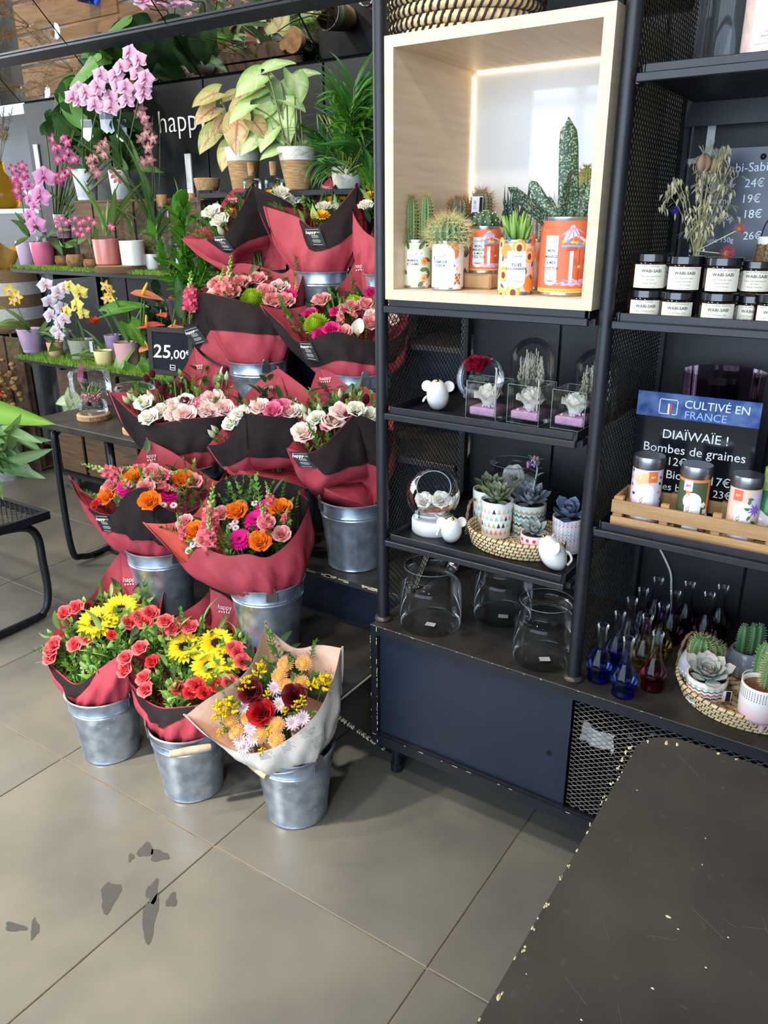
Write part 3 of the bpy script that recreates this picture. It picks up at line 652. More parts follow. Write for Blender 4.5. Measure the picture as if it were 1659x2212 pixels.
# ================================================================== helpers for things that stand on shelves
def proj(p):
    d = A(p)-CAM; z = d@FW; return CXP+FPX*(d@RT)/z, CYP-FPX*(d@UP)/z
def sit(px_, Y, z):
    py = 900
    for _ in range(4): p = pY(px_, py, Y); p = A((p[0], Y, z)); py = proj(p)[1]
    return p
def wid(wpx, p): return wpx*depth(p)/FPX
def front(px_, py_, z, r):
    """centre of a round base whose front edge touches pixel (px, py) on height z"""
    p = pZ(px_, py_, z); return p+hdir(p)*r
class Wrap:
    """flat print bent round a cylinder; u = arc length to the right, z up, (0,0) facing the camera at mid height"""
    def __init__(self, p, R_, z0, taper=0.0, H=1.0): d = hdir(p); self.f0 = math.atan2(-d[1], -d[0]); self.R = R_; self.z0 = z0; self.b = MB(); self.t = taper; self.H = H
    def pt(self, u, z, l): R_ = self.R*(1+self.t*z/self.H)+l; a = self.f0+u/self.R; return (R_*math.cos(a), R_*math.sin(a), self.z0+z)
    def blob(self, P, col, lift=.0004, rings=3):
        P = A(P); c = P.mean(0); V = [self.pt(*c, lift)]; n = len(P); F = []
        for k in range(1, rings+1):
            for q in P: V.append(self.pt(*(c+(q-c)*k/rings), lift))
        F += [(0, 1+i, 1+(i+1) % n) for i in range(n)]
        for k in range(rings-1):
            a = 1+k*n; F += [(a+i, a+n+i, a+n+(i+1) % n, a+(i+1) % n) for i in range(n)]
        self.b.add((A(V), F), col)
    def disc(self, u, z, a, b_, col, lift=.0004, rot=0): self.blob([(u+a*math.cos(t)*math.cos(rot)-b_*math.sin(t)*math.sin(rot), z+a*math.cos(t)*math.sin(rot)+b_*math.sin(t)*math.cos(rot)) for t in np.linspace(0, 2*PI, 15)[:-1]], col, lift)
    def leaf(self, u, z, L, W, rot, col, lift=.0004):
        c, s = math.cos(rot), math.sin(rot); q = [(L*t, W/2*math.sin(PI*t**.8)) for t in np.linspace(0, 1, 7)]+[(L*t, -W/2*math.sin(PI*t**.8)) for t in np.linspace(1, 0, 7)[1:-1]]
        self.blob([(u+x*c-y*s, z+x*s+y*c) for x, y in q], col, lift)
    def rect(self, u0, u1, z0, z1, col, lift=.0004):
        n = max(2, int(abs(u1-u0)/self.R*8)+2); V = [self.pt(u, z, lift) for z in (z0, z1) for u in np.linspace(u0, u1, n)]; self.b.add((A(V), [(i, i+1, n+i+1, n+i) for i in range(n-1)]), col)
    def text(self, body, u, z, size, col, lift=.0009, rot=0, align='CENTER', bold=0):
        V, F = text_mesh(body, 0.0, align, bold)
        if not len(V): return
        x, y = V[:, 0]*size, V[:, 1]*size; c, s = math.cos(rot), math.sin(rot)
        self.b.add((A([self.pt(u+a*c-q*s, z+a*s+q*c, lift) for a, q in zip(x, y)]), F), col)
    def label(self, u, w, z0, z1, col=S(238, 238, 240), lift=.0007):
        self.rect(u-w/2, u+w/2, z0+w*.35, z1, col, lift); self.blob([(u+w/2*math.cos(t), z0+w*.35+w*.35*math.sin(t)) for t in np.linspace(0, -PI, 10)], col, lift)
    def done(self, name, parent): return ob(name, self.b, PRINT, parent, smooth=True)
TIN = pm('tin_plate', S(190, 190, 188), S(170, 170, 170), rough=0.28, metal=0.9, scale=40)
INK = S(66, 70, 84); CREAM = S(232, 226, 206)
def price_tag(parent, p, yaw=0.0, w=.022, h=.028, tilt=0.0, txt=None):
    d = hdir(A(p)+A(parent.location)); x = A((-d[1], d[0], 0))*-1; x = A((d[1], -d[0], 0)); x = rotz(yaw)@x; y = rotz(0)@A((0, 0, 1))
    t = ob('price_tag', bev((0, 0, 0), (w, h, .0006), .0001), pm('tag_white', S(226, 228, 232), rough=.45), parent); t.matrix_basis = basis(p, x, A(y)+tilt*A(d))
    ob('tag_print', bbox(w*.18, w*.46, -h*.46, h*.46, .0004, .0006), pm('tag_black', S(16, 16, 18), rough=.4), t, smooth=False)
    if txt: b = MB(); V, F = text_mesh(txt, 0, 'CENTER'); b.add((V*h*.24@rotz(PI/2).T+A((-w*.2, 0, .0005)), F)); ob('lettering', b, pm('ink_dark', INK, rough=.6), t, smooth=False)
    return t
# ------------------------------------------------------------------ light oak display box
OAK = pm('light_oak', S(222, 200, 172), S(206, 182, 152), rough=0.5, scale=6, detail=8, stretch=(1, 1, 14), lo=.3, hi=.7)
OAKH = pm('light_oak_across', S(222, 200, 172), S(206, 182, 152), rough=0.5, scale=6, detail=8, stretch=(14, 1, 1), lo=.3, hi=.7)
bx0, bx1, bz0, bz1, by0, by1, th = -0.951, -0.4995, 1.2635, 1.7505, 1.43, 1.768, 0.0205
bx = thing('display_box', 'square light oak display box with white back panel on the shelving', 'display box', ((bx0+bx1)/2, by0, bz0))
def quadbox(P0, P1): n = len(P0); return A(P0+P1), [tuple(range(n-1, -1, -1)), tuple(range(n, 2*n))]+[(i, (i+1) % n, n+(i+1) % n, n+i) for i in range(n)]
def mitre(a, b_, c, d, m, nm): ob(nm, quadbox([(x, by0, z) for x, z in (a, b_, c, d)], [(x, by1, z) for x, z in (a, b_, c, d)]), m, bx, world=True, smooth=False)
o_, i_ = [(bx0, bz0), (bx1, bz0), (bx1, bz1), (bx0, bz1)], [(bx0+th, bz0+th), (bx1-th, bz0+th), (bx1-th, bz1-th), (bx0+th, bz1-th)]
for k, nm, m in ((0, 'bottom_board', OAKH), (1, 'side_board', OAK), (2, 'top_board', OAKH), (3, 'side_board', OAK)): mitre(o_[k], o_[(k+1) % 4], i_[(k+1) % 4], i_[k], m, nm)
ob('back_panel', bbox(bx0+th, bx1-th, by1-.008, by1-.002, bz0+th, bz1-th), pm('white_gloss_panel', S(244, 240, 232), rough=0.06, spec=0.6), bx, world=True, smooth=False)
LEDM = pm('led_strip', (1, .9, .7), emit=((1.0, 0.82, 0.56), 7.0))
ob('led_strip', bbox(bx0+th+.0005, bx0+th+.002, by1-.011, by1-.0085, bz0+th+.03, bz1-th-.01), LEDM, bx, world=True, smooth=False)
ob('led_strip', bbox(bx0+th+.01, bx1-th-.01, by1-.011, by1-.0085, bz1-th-.002, bz1-th-.0005), LEDM, bx, world=True, smooth=False)
ZX = bz0+th
# ------------------------------------------------------------------ cacti in printed cans
def can(px_, wpx, Y, z, h, label, base, body=None):
    p = sit(px_, Y, z); r_ = wid(wpx, p)/2
    t = thing('planted_can', label, 'plant', p, 'cacti in printed cans')
    ob('can', lathe([(r_*.97, 0), (r_, .002), (r_, .004), (r_*.985, .006), (r_*.985, h-.006), (r_, h-.004), (r_, h), (r_*.93, h), (r_*.93, h-.012)], 36), TIN, t)
    ob('soil', tr(lathe([(r_*.925, 0), (r_*.5, .003), (.001, .004)], 20, False), t=(0, 0, h-.013)), SOIL, t)
    W = Wrap(p, r_*.985, h/2, H=h); W.rect(-PI*W.R, PI*W.R, -h/2+.0065, h/2-.0065, base, .0003); return t, W, r_, h
def words(W, u, w, lines, h):
    W.label(u, w, -h*.36, h*.27); W.text('Dalevois', u, h*.19, .0052, S(90, 110, 150))
    for k, l in enumerate(lines): W.text(l, u, h*.08-k*h*.075, .0068, INK, bold=.02)
    W.text('ø', u, -h*.16, .006, S(150, 150, 160)); W.text('plante', u, -h*.23, .004, S(150, 150, 160)); W.rect(u-w*.38, u-w*.12, -h*.162, -h*.158, S(190, 190, 196), .0009); W.rect(u+w*.12, u+w*.38, -h*.162, -h*.158, S(190, 190, 196), .0009); W.disc(u+w*.34, h*.22, .0025, .002, S(170, 176, 190), .001)
OR, YE, PK, LIL, DK = S(224, 112, 74), S(238, 192, 84), S(244, 196, 172), S(216, 178, 214), S(60, 40, 46)
t, W, r_, h = can(902, 59, 1.50, ZX, .0985, 'small can with green leaf and daisy print holding three column cacti', S(206, 212, 178))
for u, z, L, a in [(.002, .03, .022, .9), (.012, .012, .022, -.3), (.004, -.012, .02, .2), (.014, -.03, .022, .6), (0, -.045, .02, .7), (.02, .034, .02, 1.4), (-.02, .03, .02, 2), (-.024, -.02, .02, 2.6), (-.006, .018, .02, 2.7), (.018, -.008, .018, -.8)]: W.leaf(u, z, L, .009, a, S(74, 98, 54) if z > 0 else S(98, 122, 66), .0005)
for u, z, c, cc in [(.008, .022, S(236, 222, 232), YE), (.014, .006, S(232, 146, 84), S(230, 90, 50)), (.014, -.028, S(240, 166, 110), S(230, 110, 60)), (.02, -.04, S(246, 220, 214), YE), (-.022, .0, S(240, 220, 230), YE)]:
    for k in range(9): W.leaf(u, z, .0095, .0035, k*.7, c, .0007)
    W.disc(u, z, .0026, .0026, cc, .0009)
words(W, -.012, .026, ['MAMAN', 'JE T\'AIME'], h); W.done('printed_label', t)
for k, (dx, dy, ch, cr) in enumerate([(-.014, .0, .098, .0125), (.013, .002, .1, .0135), (-.002, -.014, .032, .009)]):
    b, s = cactus(ch, cr, 11, S(62, 98, 54), S(116, 146, 86), S(206, 168, 110), .011, 5, 15 if ch > .05 else 7, k); m = rotz(0)
    q = ob('cactus', b, FLESH, t, smooth=True); q.location = (dx*math.cos(R(-34))-dy*math.sin(R(-34))*0+dy, dx*.55*0+dy*1.2-dx*-.55, h-.012); ob('spines', s, PET, q, smooth=False)
t, W, r_, h = can(966, 68, 1.488, ZX, .0975, 'white can with orange petals and playing card print holding a spiny barrel cactus', S(240, 238, 236))
for k in range(7): W.leaf(.006+.004*k-.008, .044-.001*k, .026, .009, -.35-.28*k+.2, S(236, 170, 110) if k % 2 else S(226, 146, 84), .0005+.00003*k)
W.rect(.0105, .032, -.046, .006, S(228, 222, 220), .0005); W.rect(.0115, .031, -.045, .005, S(248, 246, 244), .0006); W.disc(.014, 0.0005, .002, .002, S(226, 110, 90), .0008)
W.disc(.02, -.006, .003, .004, S(240, 206, 180), .0008); W.blob([(.013, -.04), (.03, -.04), (.028, -.014), (.018, -.013)], S(232, 160, 100), .0008)
for i in range(4):
    for j in range(4): W.disc(.0165+i*.0036, -.034+j*.0055, .0014, .0018, (S(60, 70, 150), S(246, 236, 220), S(206, 96, 70))[(i+j) % 3], .001)
W.rect(-.033, -.030, -.02, .04, S(220, 222, 228), .0005); W.disc(-.0315, .015, .0012, .004, S(60, 60, 70), .0007); words(W, -.016, .026, ['DAME DE', 'COEUR'], h); W.done('printed_label', t)
b, s = cactus(.062, .036, 17, S(70, 106, 66), S(112, 142, 92), S(232, 220, 162), .026, 7, 8, 4, False, .9, .0005); q = ob('cactus', b, FLESH, t, smooth=True); q.location = (0, 0, h-.014); ob('spines', s, PET, q, smooth=False)
def carousel(W, h, lx):
    W.rect(-PI*W.R, PI*W.R, -h/2+.0066, -h/2+h*.1, YE, .0005)
    for k in range(16): W.disc(-.05+k*.0066, -h/2+h*.075, .0026, .0012, S(208, 150, 60), .0007)
    W.disc(W.R*.55, -h*.32, W.R*.9, h*.05, LIL, .0006); uc = W.R*.25
    W.blob([(uc-.002, h*.4), (uc+.002, h*.4), (uc+.012, h*.3), (uc+.03, h*.22), (uc+.03, h*.17), (uc-.018, h*.17), (uc-.012, h*.3)], S(240, 226, 226), .0006)
    for k in range(5): W.leaf(uc, h*.38, h*.22, .003, -PI/2-.9+k*.5, S(190, 160, 190), .0008)
    for k in range(7): W.disc(uc-.014+k*.0075, h*.2-.0008*k, .0042, .0028, (YE, S(120, 160, 210), S(236, 190, 100))[k % 3], .0009)
    W.rect(uc-.018, uc+.034, h*.125, h*.155, S(136, 176, 216), .0007); W.rect(uc-.003, uc+.004, -h*.32, h*.1, S(238, 228, 226), .0008); W.rect(uc-.009, uc+.010, h*.08, h*.13, S(200, 86, 60), .0009)
    for du in (.016, -.004 if 0 else .034):
        u0 = uc+du; W.disc(u0, -h*.16, .0075, .004, OR, .0009); W.disc(u0, -h*.16, .0068, .0034, S(216, 98, 60), .001); W.disc(u0-.006, -h*.07, .003, .006, S(210, 92, 56), .001, .5); W.disc(u0-.009, -h*.03, .0035, .002, S(210, 92, 56), .001); W.rect(u0-.003, u0+.002, -h*.135, -h*.1, YE, .0012)
        for q in (-.005, -.002, .004, .006): W.rect(u0+q, u0+q+.0012, -h*.28, -h*.18, S(196, 84, 52), .001)
        W.rect(u0-.0004, u0+.0004, -h*.32, h*.1, DK, .0011)
    words(W, lx, .026, ['MON', 'MANEGE', 'A MOI', 'C\'EST TOI'], h)
blk = thing('wood_block', 'small olive wood block under a can in the oak box', 'block', sit(1036, 1.56, ZX)); ob('block', bev((0, 0, .0155), (.085, .07, .031), .004), pm('olive_wood', S(216, 180, 130), S(184, 140, 94), rough=.5, scale=14, detail=8, lo=.4, hi=.6), blk); ob('bark_edge', bev((-.043, 0, .0155), (.003, .066, .027), .001), pm('bark', S(96, 70, 48), rough=.9), blk)
t, W, r_, h = can(1045, 66, 1.56, ZX+.0312, .0935, 'orange carousel can standing on the wood block with a dotted round cactus', OR); carousel(W, h, -.014); W.done('printed_label', t)
b, s = cactus(.048, .027, 8, S(48, 74, 46), S(70, 98, 62), S(230, 230, 214), .002, 2, 6, 6, False); q = ob('cactus', b, FLESH, t, smooth=True); q.location = (0, 0, h-.014)
d = MB()
for i in range(30): a, z = i*2.4, .012+.03*(i/30); d.add(ball(.0016, 6, 4, (.028*math.cos(a)*(1.02-(z/.06)**3), .028*math.sin(a)*(1.02-(z/.06)**3), z)), S(226, 228, 214))
ob('white_areoles', d, FLESH, q, kind='stuff'); ob('stick_label', tube([(.026, .01, 0), (.034, .012, .05)], .0018, 6), pm('dark_twig', S(60, 46, 40), rough=.8), t).location = (0, 0, h-.02)
t, W, r_, h = can(1112, 75, 1.468, ZX, .101, 'peach print can holding bright green finger succulent', S(246, 212, 184))
for u, z, s, c in [(-.022, .03, .013, 0), (.004, .038, .013, 1), (.026, .022, .012, 1), (-.026, -.012, .013, 1), (.03, -.03, .015, 0), (-.004, -.044, .014, 2), (-.03, -.05, .012, 2), (.034, .05, .01, 0), (-.036, .044, .01, 1)]:
    W.disc(u, z, s, s*1.1, (S(240, 146, 70), S(242, 166, 72), S(244, 186, 60))[c], .0005)
    if c: W.disc(u, z-.002, s*.72, s*.8, S(250, 206, 130), .0007); W.disc(u, z-.002, s*.4, s*.5, S(150, 52, 48), .0009)
for u, z, a in [(-.012, .048, 2.4), (.02, .044, .6), (-.03, .01, 1.4), (.034, 0, 1.2), (.02, -.012, 1.8), (-.034, -.03, -.6), (.014, -.05, .3), (.03, -.012, -1)]: W.leaf(u, z, .014, .006, a, S(72, 106, 128), .0006)
W.label(0, .037, -h*.37, h*.3); W.text('Dalevois', 0, h*.21, .006, S(90, 110, 150)); W.text('TU ES', 0, h*.05, .0076, INK, bold=.02); W.text('RAYONNANTE', 0, -h*.02, .0058, INK, bold=.02); W.text('ø', 0, -h*.16, .006, S(150, 150, 160)); W.text('plante', 0, -h*.23, .004, S(150, 150, 160)); W.rect(-.014, -.004, -h*.162, -h*.158, S(180, 180, 190), .001); W.rect(.004, .014, -h*.162, -h*.158, S(180, 180, 190), .001); W.done('printed_label', t)
b = MB(); rr = random.Random(2)
for i in range(46):
    a, q = rr.random()*6.28, r_*.8*math.sqrt(rr.random()); x, y = q*math.cos(a), q*math.sin(a); L = rr.uniform(.035, .066); o2 = rr.uniform(.1, .45)
    b.add(tube([(x*.6, y*.6, 0), (x*(.8+o2*.4), y*(.8+o2*.4), L*.55), (x*(1+o2), y*(1+o2), L)], [.0025, .004, .001], 6), jit(lerp(S(82, 128, 52), S(140, 176, 84), rr.random()), rr))
ob('finger_leaves', b, FLESH, t, smooth=True, kind='stuff').location = (0, 0, h-.012)
t, W, r_, h = can(1214, 107, 1.50, ZX, .141, 'large orange carousel can with tall speckled gasteria leaves', OR); carousel(W, h, -.026); W.done('printed_label', t)
GAS = pm('gasteria_skin', S(48, 70, 54), S(152, 176, 146), rough=.45, scale=300, detail=2, lo=.5, hi=.62)
def thick_leaf(L, W_, T, bend, n=9, tipw=.55):
    def fn(u, v):
        w = W_/2*(1-.15*v)*(1 if v < .75 else math.sqrt(max(0.0, 1-((v-.75)/.25)**2))*.98+.02); a = 2*PI*u; ang = bend*v; return (w*math.cos(a), T/2*math.sin(a)*(1-.7*v)+L*(1-math.cos(ang))/(bend if abs(bend) > .01 else 1)*(1 if abs(bend) > .01 else 0), L*v*(math.sin(ang)/ang if abs(ang) > .01 else 1))
    return grid(fn, 10, n, True)
ri = A((RT[0], RT[1], 0)); fo = A((FW[0], FW[1], 0))
for k, (lean, dx, L, W_, bend, yaw) in enumerate([(-.06, .002, .185, .04, .1, 0), (.36, .022, .135, .03, .2, .1), (-.62, -.02, .1, .026, .3, -.3), (-1.0, -.03, .12, .026, .1, .5), (.1, .024, .075, .028, .3, .2), (-.25, -.006, .1, .03, -.4, .8), (.6, .034, .06, .022, .2, .4), (-.75, -.012, .07, .024, .3, -.9)]):
    V, F = thick_leaf(L, W_, .014, bend); V = V@roty(lean).T; V = V@rotz(yaw).T; q = ob('gasteria_leaf', (V, F), GAS, t, smooth=True); q.location = Vector(ri*dx)+Vector((0, 0, h-.014)); q.rotation_euler.z = R(33.8)
q = ob('gasteria_leaf', tr(leafv(.04, .02, .4, .2, 5), roty(-.6)), pm('young_leaf', S(130, 150, 60), rough=.5), t); q.location = Vector(ri*.04-fo*.02)+Vector((0, 0, h-.01)); price_tag(t, ri*.046-fo*.01+A((0, 0, h+.012)), .3)
# cans behind
t, W, r_, h = can(1010, 70, 1.635, ZX, .137, 'peach leaf-print can at the back with hairy brown cacti and a price tag', S(236, 190, 160))
for k in range(12): W.leaf(-.03+.012*(k % 6), -.06+.05*(k//6), .03, .014, 1.2+.2*(k % 3), (S(70, 66, 54), S(222, 146, 96))[k % 2], .0005)
W.done('printed_label', t)
for k, (dx, ch, cr) in enumerate([(-.022, .06, .02), (.024, .075, .022), (.004, .035, .015)]):
    b, s = cactus(ch, cr, 13, S(78, 92, 74), S(112, 122, 100), S(176, 126, 76), .02, 7, 11, 10+k, True, .8, .0003); q = ob('cactus', b, FLESH, t, smooth=True); q.location = Vector(ri*dx)+Vector((0, 0, h-.014)); ob('spines', s, PET, q, smooth=False)
price_tag(t, ri*.012-fo*.036+A((0, 0, h+.03)), .12, .024, .034, -.2, '31,00'); ob('tag_holder', bev((0, 0, 0), (.022, .003, .022), .0006), pm('tag_black', S(16, 16, 18), rough=.4), t).matrix_basis = basis(ri*.012-fo*.038+A((0, 0, h+.004)), ri, (0, 0, 1))@Matrix.Rotation(PI/2, 4, 'X')
t, W, r_, h = can(1110, 84, 1.645, ZX, .128, 'pale can at the back with dark toothed aloe leaves', S(226, 206, 190)); W.done('printed_label', t)
b = MB(); rr = random.Random(5)
for i in range(20):
    a, q = rr.random()*6.28, r_*.7*math.sqrt(rr.random()); L = rr.uniform(.055, .1); V, F = leafv(L, .014, -.25, .5, 6, wid=.3, base=.15); m = rotz(a)@roty(-1.25-rr.uniform(-.1, .15)); b.add(tr((V, F), m, (q*math.cos(a), q*math.sin(a), 0)), A([lerp(S(44, 72, 56), S(58, 50, 46), max(0, j//3/6-.5)*2) for j in range(len(V))]))
    for j in range(6): b.add(tr(ball(.0011, 5, 3, (L*(.2+.11*j), rr.uniform(-.003, .003), .001)), m, (q*math.cos(a), q*math.sin(a), 0)), S(196, 206, 190))
ob('aloe_leaves', b, FLESH, t, smooth=True, kind='stuff').location = (0, 0, h-.012); price_tag(t, ri*.03-fo*.02+A((0, 0, h+.03)), -.2)
t, W, r_, h = can(1152, 50, 1.575, ZX, .1, 'blush leaf-print can squeezed behind the carousel can with woolly cactus', S(222, 182, 160))
for k in range(8): W.leaf(-.02+.012*(k % 4), -.045+.05*(k//4), .028, .012, 1.3, S(226, 150, 96), .0005)
W.done('printed_label', t); b, s = cactus(.06, .019, 14, S(120, 130, 110), S(190, 190, 180), S(226, 226, 222), .012, 7, 12, 33); q = ob('cactus', b, FLESH, t, smooth=True); q.location = (0, 0, h-.012); ob('spines', s, PET, q, smooth=False)
t, W, r_, h = can(1248, 60, 1.66, ZX, .115, 'hidden can at the back corner of the box with a woolly yellow cactus', S(226, 150, 110)); W.done('printed_label', t); b, s = cactus(.135, .02, 16, S(120, 136, 70), S(172, 170, 100), S(206, 190, 120), .012, 6, 22, 34); q = ob('cactus', b, FLESH, t, smooth=True); q.location = (0, 0, h-.012); ob('spines', s, PET, q, smooth=False)
# ------------------------------------------------------------------ woven baskets
STRAW = pm('straw', S(226, 202, 158), S(200, 172, 124), rough=0.75, scale=90, bump=.3, bscale=160); STITCH = pm('black_stitch', S(34, 28, 26), rough=.8); ROPE = pm('rope', S(150, 122, 90), S(112, 90, 66), rough=.9, scale=150)
def basket(name, label, p, ra, rb, hh, rows, nst, flare=.12, group=None, floor_=True, rz=0, handle=None, cat='basket'):
    t = thing(name, label, cat, p, group, rz); rc = hh/rows/2; b = MB(); s = MB()
    for k in range(rows):
        z = rc+2*rc*k; f = 1+flare*k/rows; P = [(ra*f*math.cos(a), rb*f*math.sin(a), z) for a in np.linspace(0, 2*PI, 49)]; b.add(tube(P, rc*1.04, 8, False))
        for i in range(nst):
            a = 2*PI*(i+.5*(k % 2)+.15*k)/nst; n_ = A((math.cos(a)*rb, math.sin(a)*ra, 0)); n_ /= np.linalg.norm(n_); c = A((ra*f*math.cos(a), rb*f*math.sin(a), z)); tg = A((-n_[1], n_[0], 0))
            s.add(tube([c+n_*rc*1.12*math.cos(q)+A((0, 0, 1))*rc*1.18*math.sin(q)+tg*rc*.5*math.sin(q) for q in (-1.45, -.5, .5, 1.45)], rc*.27, 4, False)); s.add(tube([c-n_*rc*1.12*math.cos(q)+A((0, 0, 1))*rc*1.18*math.sin(q) for q in (-1.3, 0, 1.3)], rc*.2, 4, False))
    ob('coiled_wall', b, STRAW, t, smooth=True); ob('stitching', s, STITCH, t, smooth=False, kind='stuff')
    if floor_:
        q = MB(); c = MB()
        for k in range(7): f = (k+.5)/7; q.add(tube([(ra*f*math.cos(a), rb*f*math.sin(a), rc*.7) for a in np.linspace(0, 2*PI, 33)], ra/15, 6, False)); 
        for k in range(7):
            for i in range(int(nst*(k+1)/8)): a = 2*PI*i/int(nst*(k+1)/8+.001)+k; f = (k+.5)/7; c.add(bev((ra*f*math.cos(a), rb*f*math.sin(a), rc*.7+ra/15), (.004, .002, .001), .0003))
        ob('coiled_base', q, STRAW, t, smooth=True); ob('stitching', c, STITCH, t, smooth=False, kind='stuff')
    for a in handle or []:
        P = [(ra*(1+flare)*1.03*math.cos(a+.32*math.cos(q)), rb*(1+flare)*1.03*math.sin(a+.32*math.cos(q)), hh*.55+ra*.55*math.sin(q)) for q in np.linspace(-.3, PI+.3, 20)]
        V, F = tube(P, rc*1.0, 8); ob('rope_handle', [tube(crom([A(P[i])+.35*rc*A((math.cos(i*1.6+k*PI), math.sin(i*1.6+k*PI), 0)) for i in range(20)], 60), rc*.62, 6) for k in (0, 1)], ROPE, t, smooth=True)
    return t
p = sit(1000, 1.62, bz1+.0005)
basket('seagrass_basket', 'round straw basket with black stitching on top of the oak box', p, .150, .125, .15, 7, 60, .1)
# ------------------------------------------------------------------ porcelain mice
PORC = pm('white_porcelain', S(240, 238, 232), rough=.14, spec=.5, coat=.5); GOLD = pm('gold_nose', S(198, 150, 60), rough=.2, metal=1); PORCI = pm('ear_inner', S(226, 220, 216), rough=.3)
def mouse(p, yaw, s, label):
    t = thing('mouse_figurine', label, 'figurine', p, 'porcelain mice', yaw)
    ax = A((math.cos(1.0), 0, math.sin(1.0)))      # snout direction, local +x up
    def fn(u, v):
        L = 2.15*v; r_ = .98*math.sin(PI*min(1, v*.62+.04))**.62*(1-v)**.42 if v < 1 else 0; r_ = max(r_, .015)
        return (r_*math.cos(2*PI*u), r_*math.sin(2*PI*u), L)
    V, F = grid(fn, 28, 18, True); a = PI/2-1.0-.0; V = (V-A((0, 0, .9)))@roty(.5).T; z0 = V[:, 2].min()+.1; V[:, 2] = np.maximum(V[:, 2], z0)-z0; tip = (A((0, 0, 1.22))@roty(.5).T)-A((0, 0, z0))
    ob('body', (V*s, F), PORC, t, smooth=True)
    ob('nose', ball(.115*s, 10, 8, tip*s), GOLD, t, smooth=True)
    for sd in (-1, 1):
        c = A((.02, sd*.66, 1.46))*s; m = rotz(sd*.25)@roty(PI/2-.35)
        e = ob('ear', tr(lathe([(.01, -.06), (.3, -.07), (.4, -.03), (.42, .02), (.38, .06), (.32, .03), (.05, 0)], 20), m, c, s) if 0 else (lathe([(.01*s, -.05*s), (.24*s, -.06*s), (.32*s, -.03*s), (.34*s, .02*s), (.31*s, .05*s), (.25*s, .02*s), (.01*s, .01*s)], 20)[0]@m.T+c, lathe([(1, 0)]*7, 20)[1]), PORC, t, smooth=True)
    P = [A((-.75, .1, .25)), A((-1.02, -.1, .5)), A((-.9, -.5, .75)), A((-.55, -.82, .62)), A((-.3, -.93, .4))]; ob('tail', tube(crom(A(P)*s, 16), [.075*s]*15+[.03*s], 8), PORC, t, smooth=True)
    return t
def towards(p, off=0): d = hdir(p); return math.atan2(-d[1], -d[0])+off
p = front(945, 893, ZA2, .033); mouse(p, towards(p, -.1), wid(70, p)/2/.98, 'white porcelain mouse beside the glass rose cubes facing the room')
p = front(974, 1183, ZA3, .03); mouse(p, towards(p, .12), wid(64, p)/2/.98, 'white porcelain mouse in front of the rose globe')
p = front(1192, 1243, ZA3, .035); mouse(p, towards(p, -1.35), wid(84, p)/2/1.05, 'white porcelain mouse in profile with curled tail by the shelf corner')
p = front(1640, 1185, ZB2, .036); mouse(p, towards(p, -1.1), wid(84, p)/2/1.0, 'white porcelain mouse next to the wooden tea crate')
# ------------------------------------------------------------------ roses in glass cubes
GL = glass('clear_glass', (.99, .995, .995)); GLT = glass('jar_glass', (.975, .985, .985)); WROSE = flora('rose', S(254, 251, 242), S(252, 248, 238), S(244, 238, 216), .85, 21)
SAND = pm('lilac_sand', S(206, 160, 206), S(230, 178, 196), rough=.9, scale=60, bump=.5, bscale=300)
for k, (x, y, wp) in enumerate([(1018, 908, 74), (1108, 917, 76), (1203, 930, 77)]):
    p = pZ(x, y, ZA2); s = wid(wp, p); c = p+A((.02, .045, 0)); c[2] = ZA2; h = s*1.12; w2 = s/2
    t = thing('glass_cube', ['glass cube with preserved white rose on lilac sand next to the mouse', 'glass cube with preserved white rose in the middle of the row', 'glass cube with preserved white rose near the right-hand post'][k], 'glass vase', c, 'rose cubes', R(-4))
    for nm, q in (('glass_wall', (-w2, w2, -w2, -w2+.003, .001, h)), ('glass_wall', (-w2, w2, w2-.003, w2, .001, h)), ('glass_wall', (-w2, -w2+.003, -w2+.003, w2-.003, .001, h)), ('glass_wall', (w2-.003, w2, -w2+.003, w2-.003, .001, h)), ('glass_base', (-w2+.003, w2-.003, -w2+.003, w2-.003, .001, .008))): ob(nm, bbox(*q), GLT, t, smooth=False)
    e = .0007; b = MB()
    for a in (-w2, w2):
        for bb in (-w2, w2): b.add(box((a, bb, h/2), (e, e, h)))
        b.add(box((a, 0, h), (e, s, e))); b.add(box((0, a, h), (s, e, e))); b.add(box((a, 0, .002), (e, s, e))); b.add(box((0, a, .002), (s, e, e)))
    ob('polished_edges', b, pm('glass_edge', S(150, 172, 174), rough=.08), t, smooth=False)
    ob('sand', bev((0, 0, .009+.009), (s-.01, s-.01, .018), .003), SAND, t)
    q = bpy.data.objects.new('rose', WROSE); COL.objects.link(q); q.parent = t; q.location = (0, -.004, .03); q.scale = (s*.44,)*2+(s*.6,); q.rotation_euler = (.1, .0, k)
    b = MB(); rr = random.Random(k)
    for i in range(7): b.add(ball(.003, 6, 4, (rr.uniform(-.02, .02), rr.uniform(-.03, .0), .03)))
    ob('glass_beads', b, pm('pale_bead', S(222, 196, 226), rough=.15), t, kind='stuff')
    if k < 2: ob('stick', tube([(w2*.5, -w2*.3, .012), (w2*.55, -w2*.3, h*1.35-.02*k)], .0018, 6), pm('pale_stick', S(206, 200, 184), rough=.7), t)
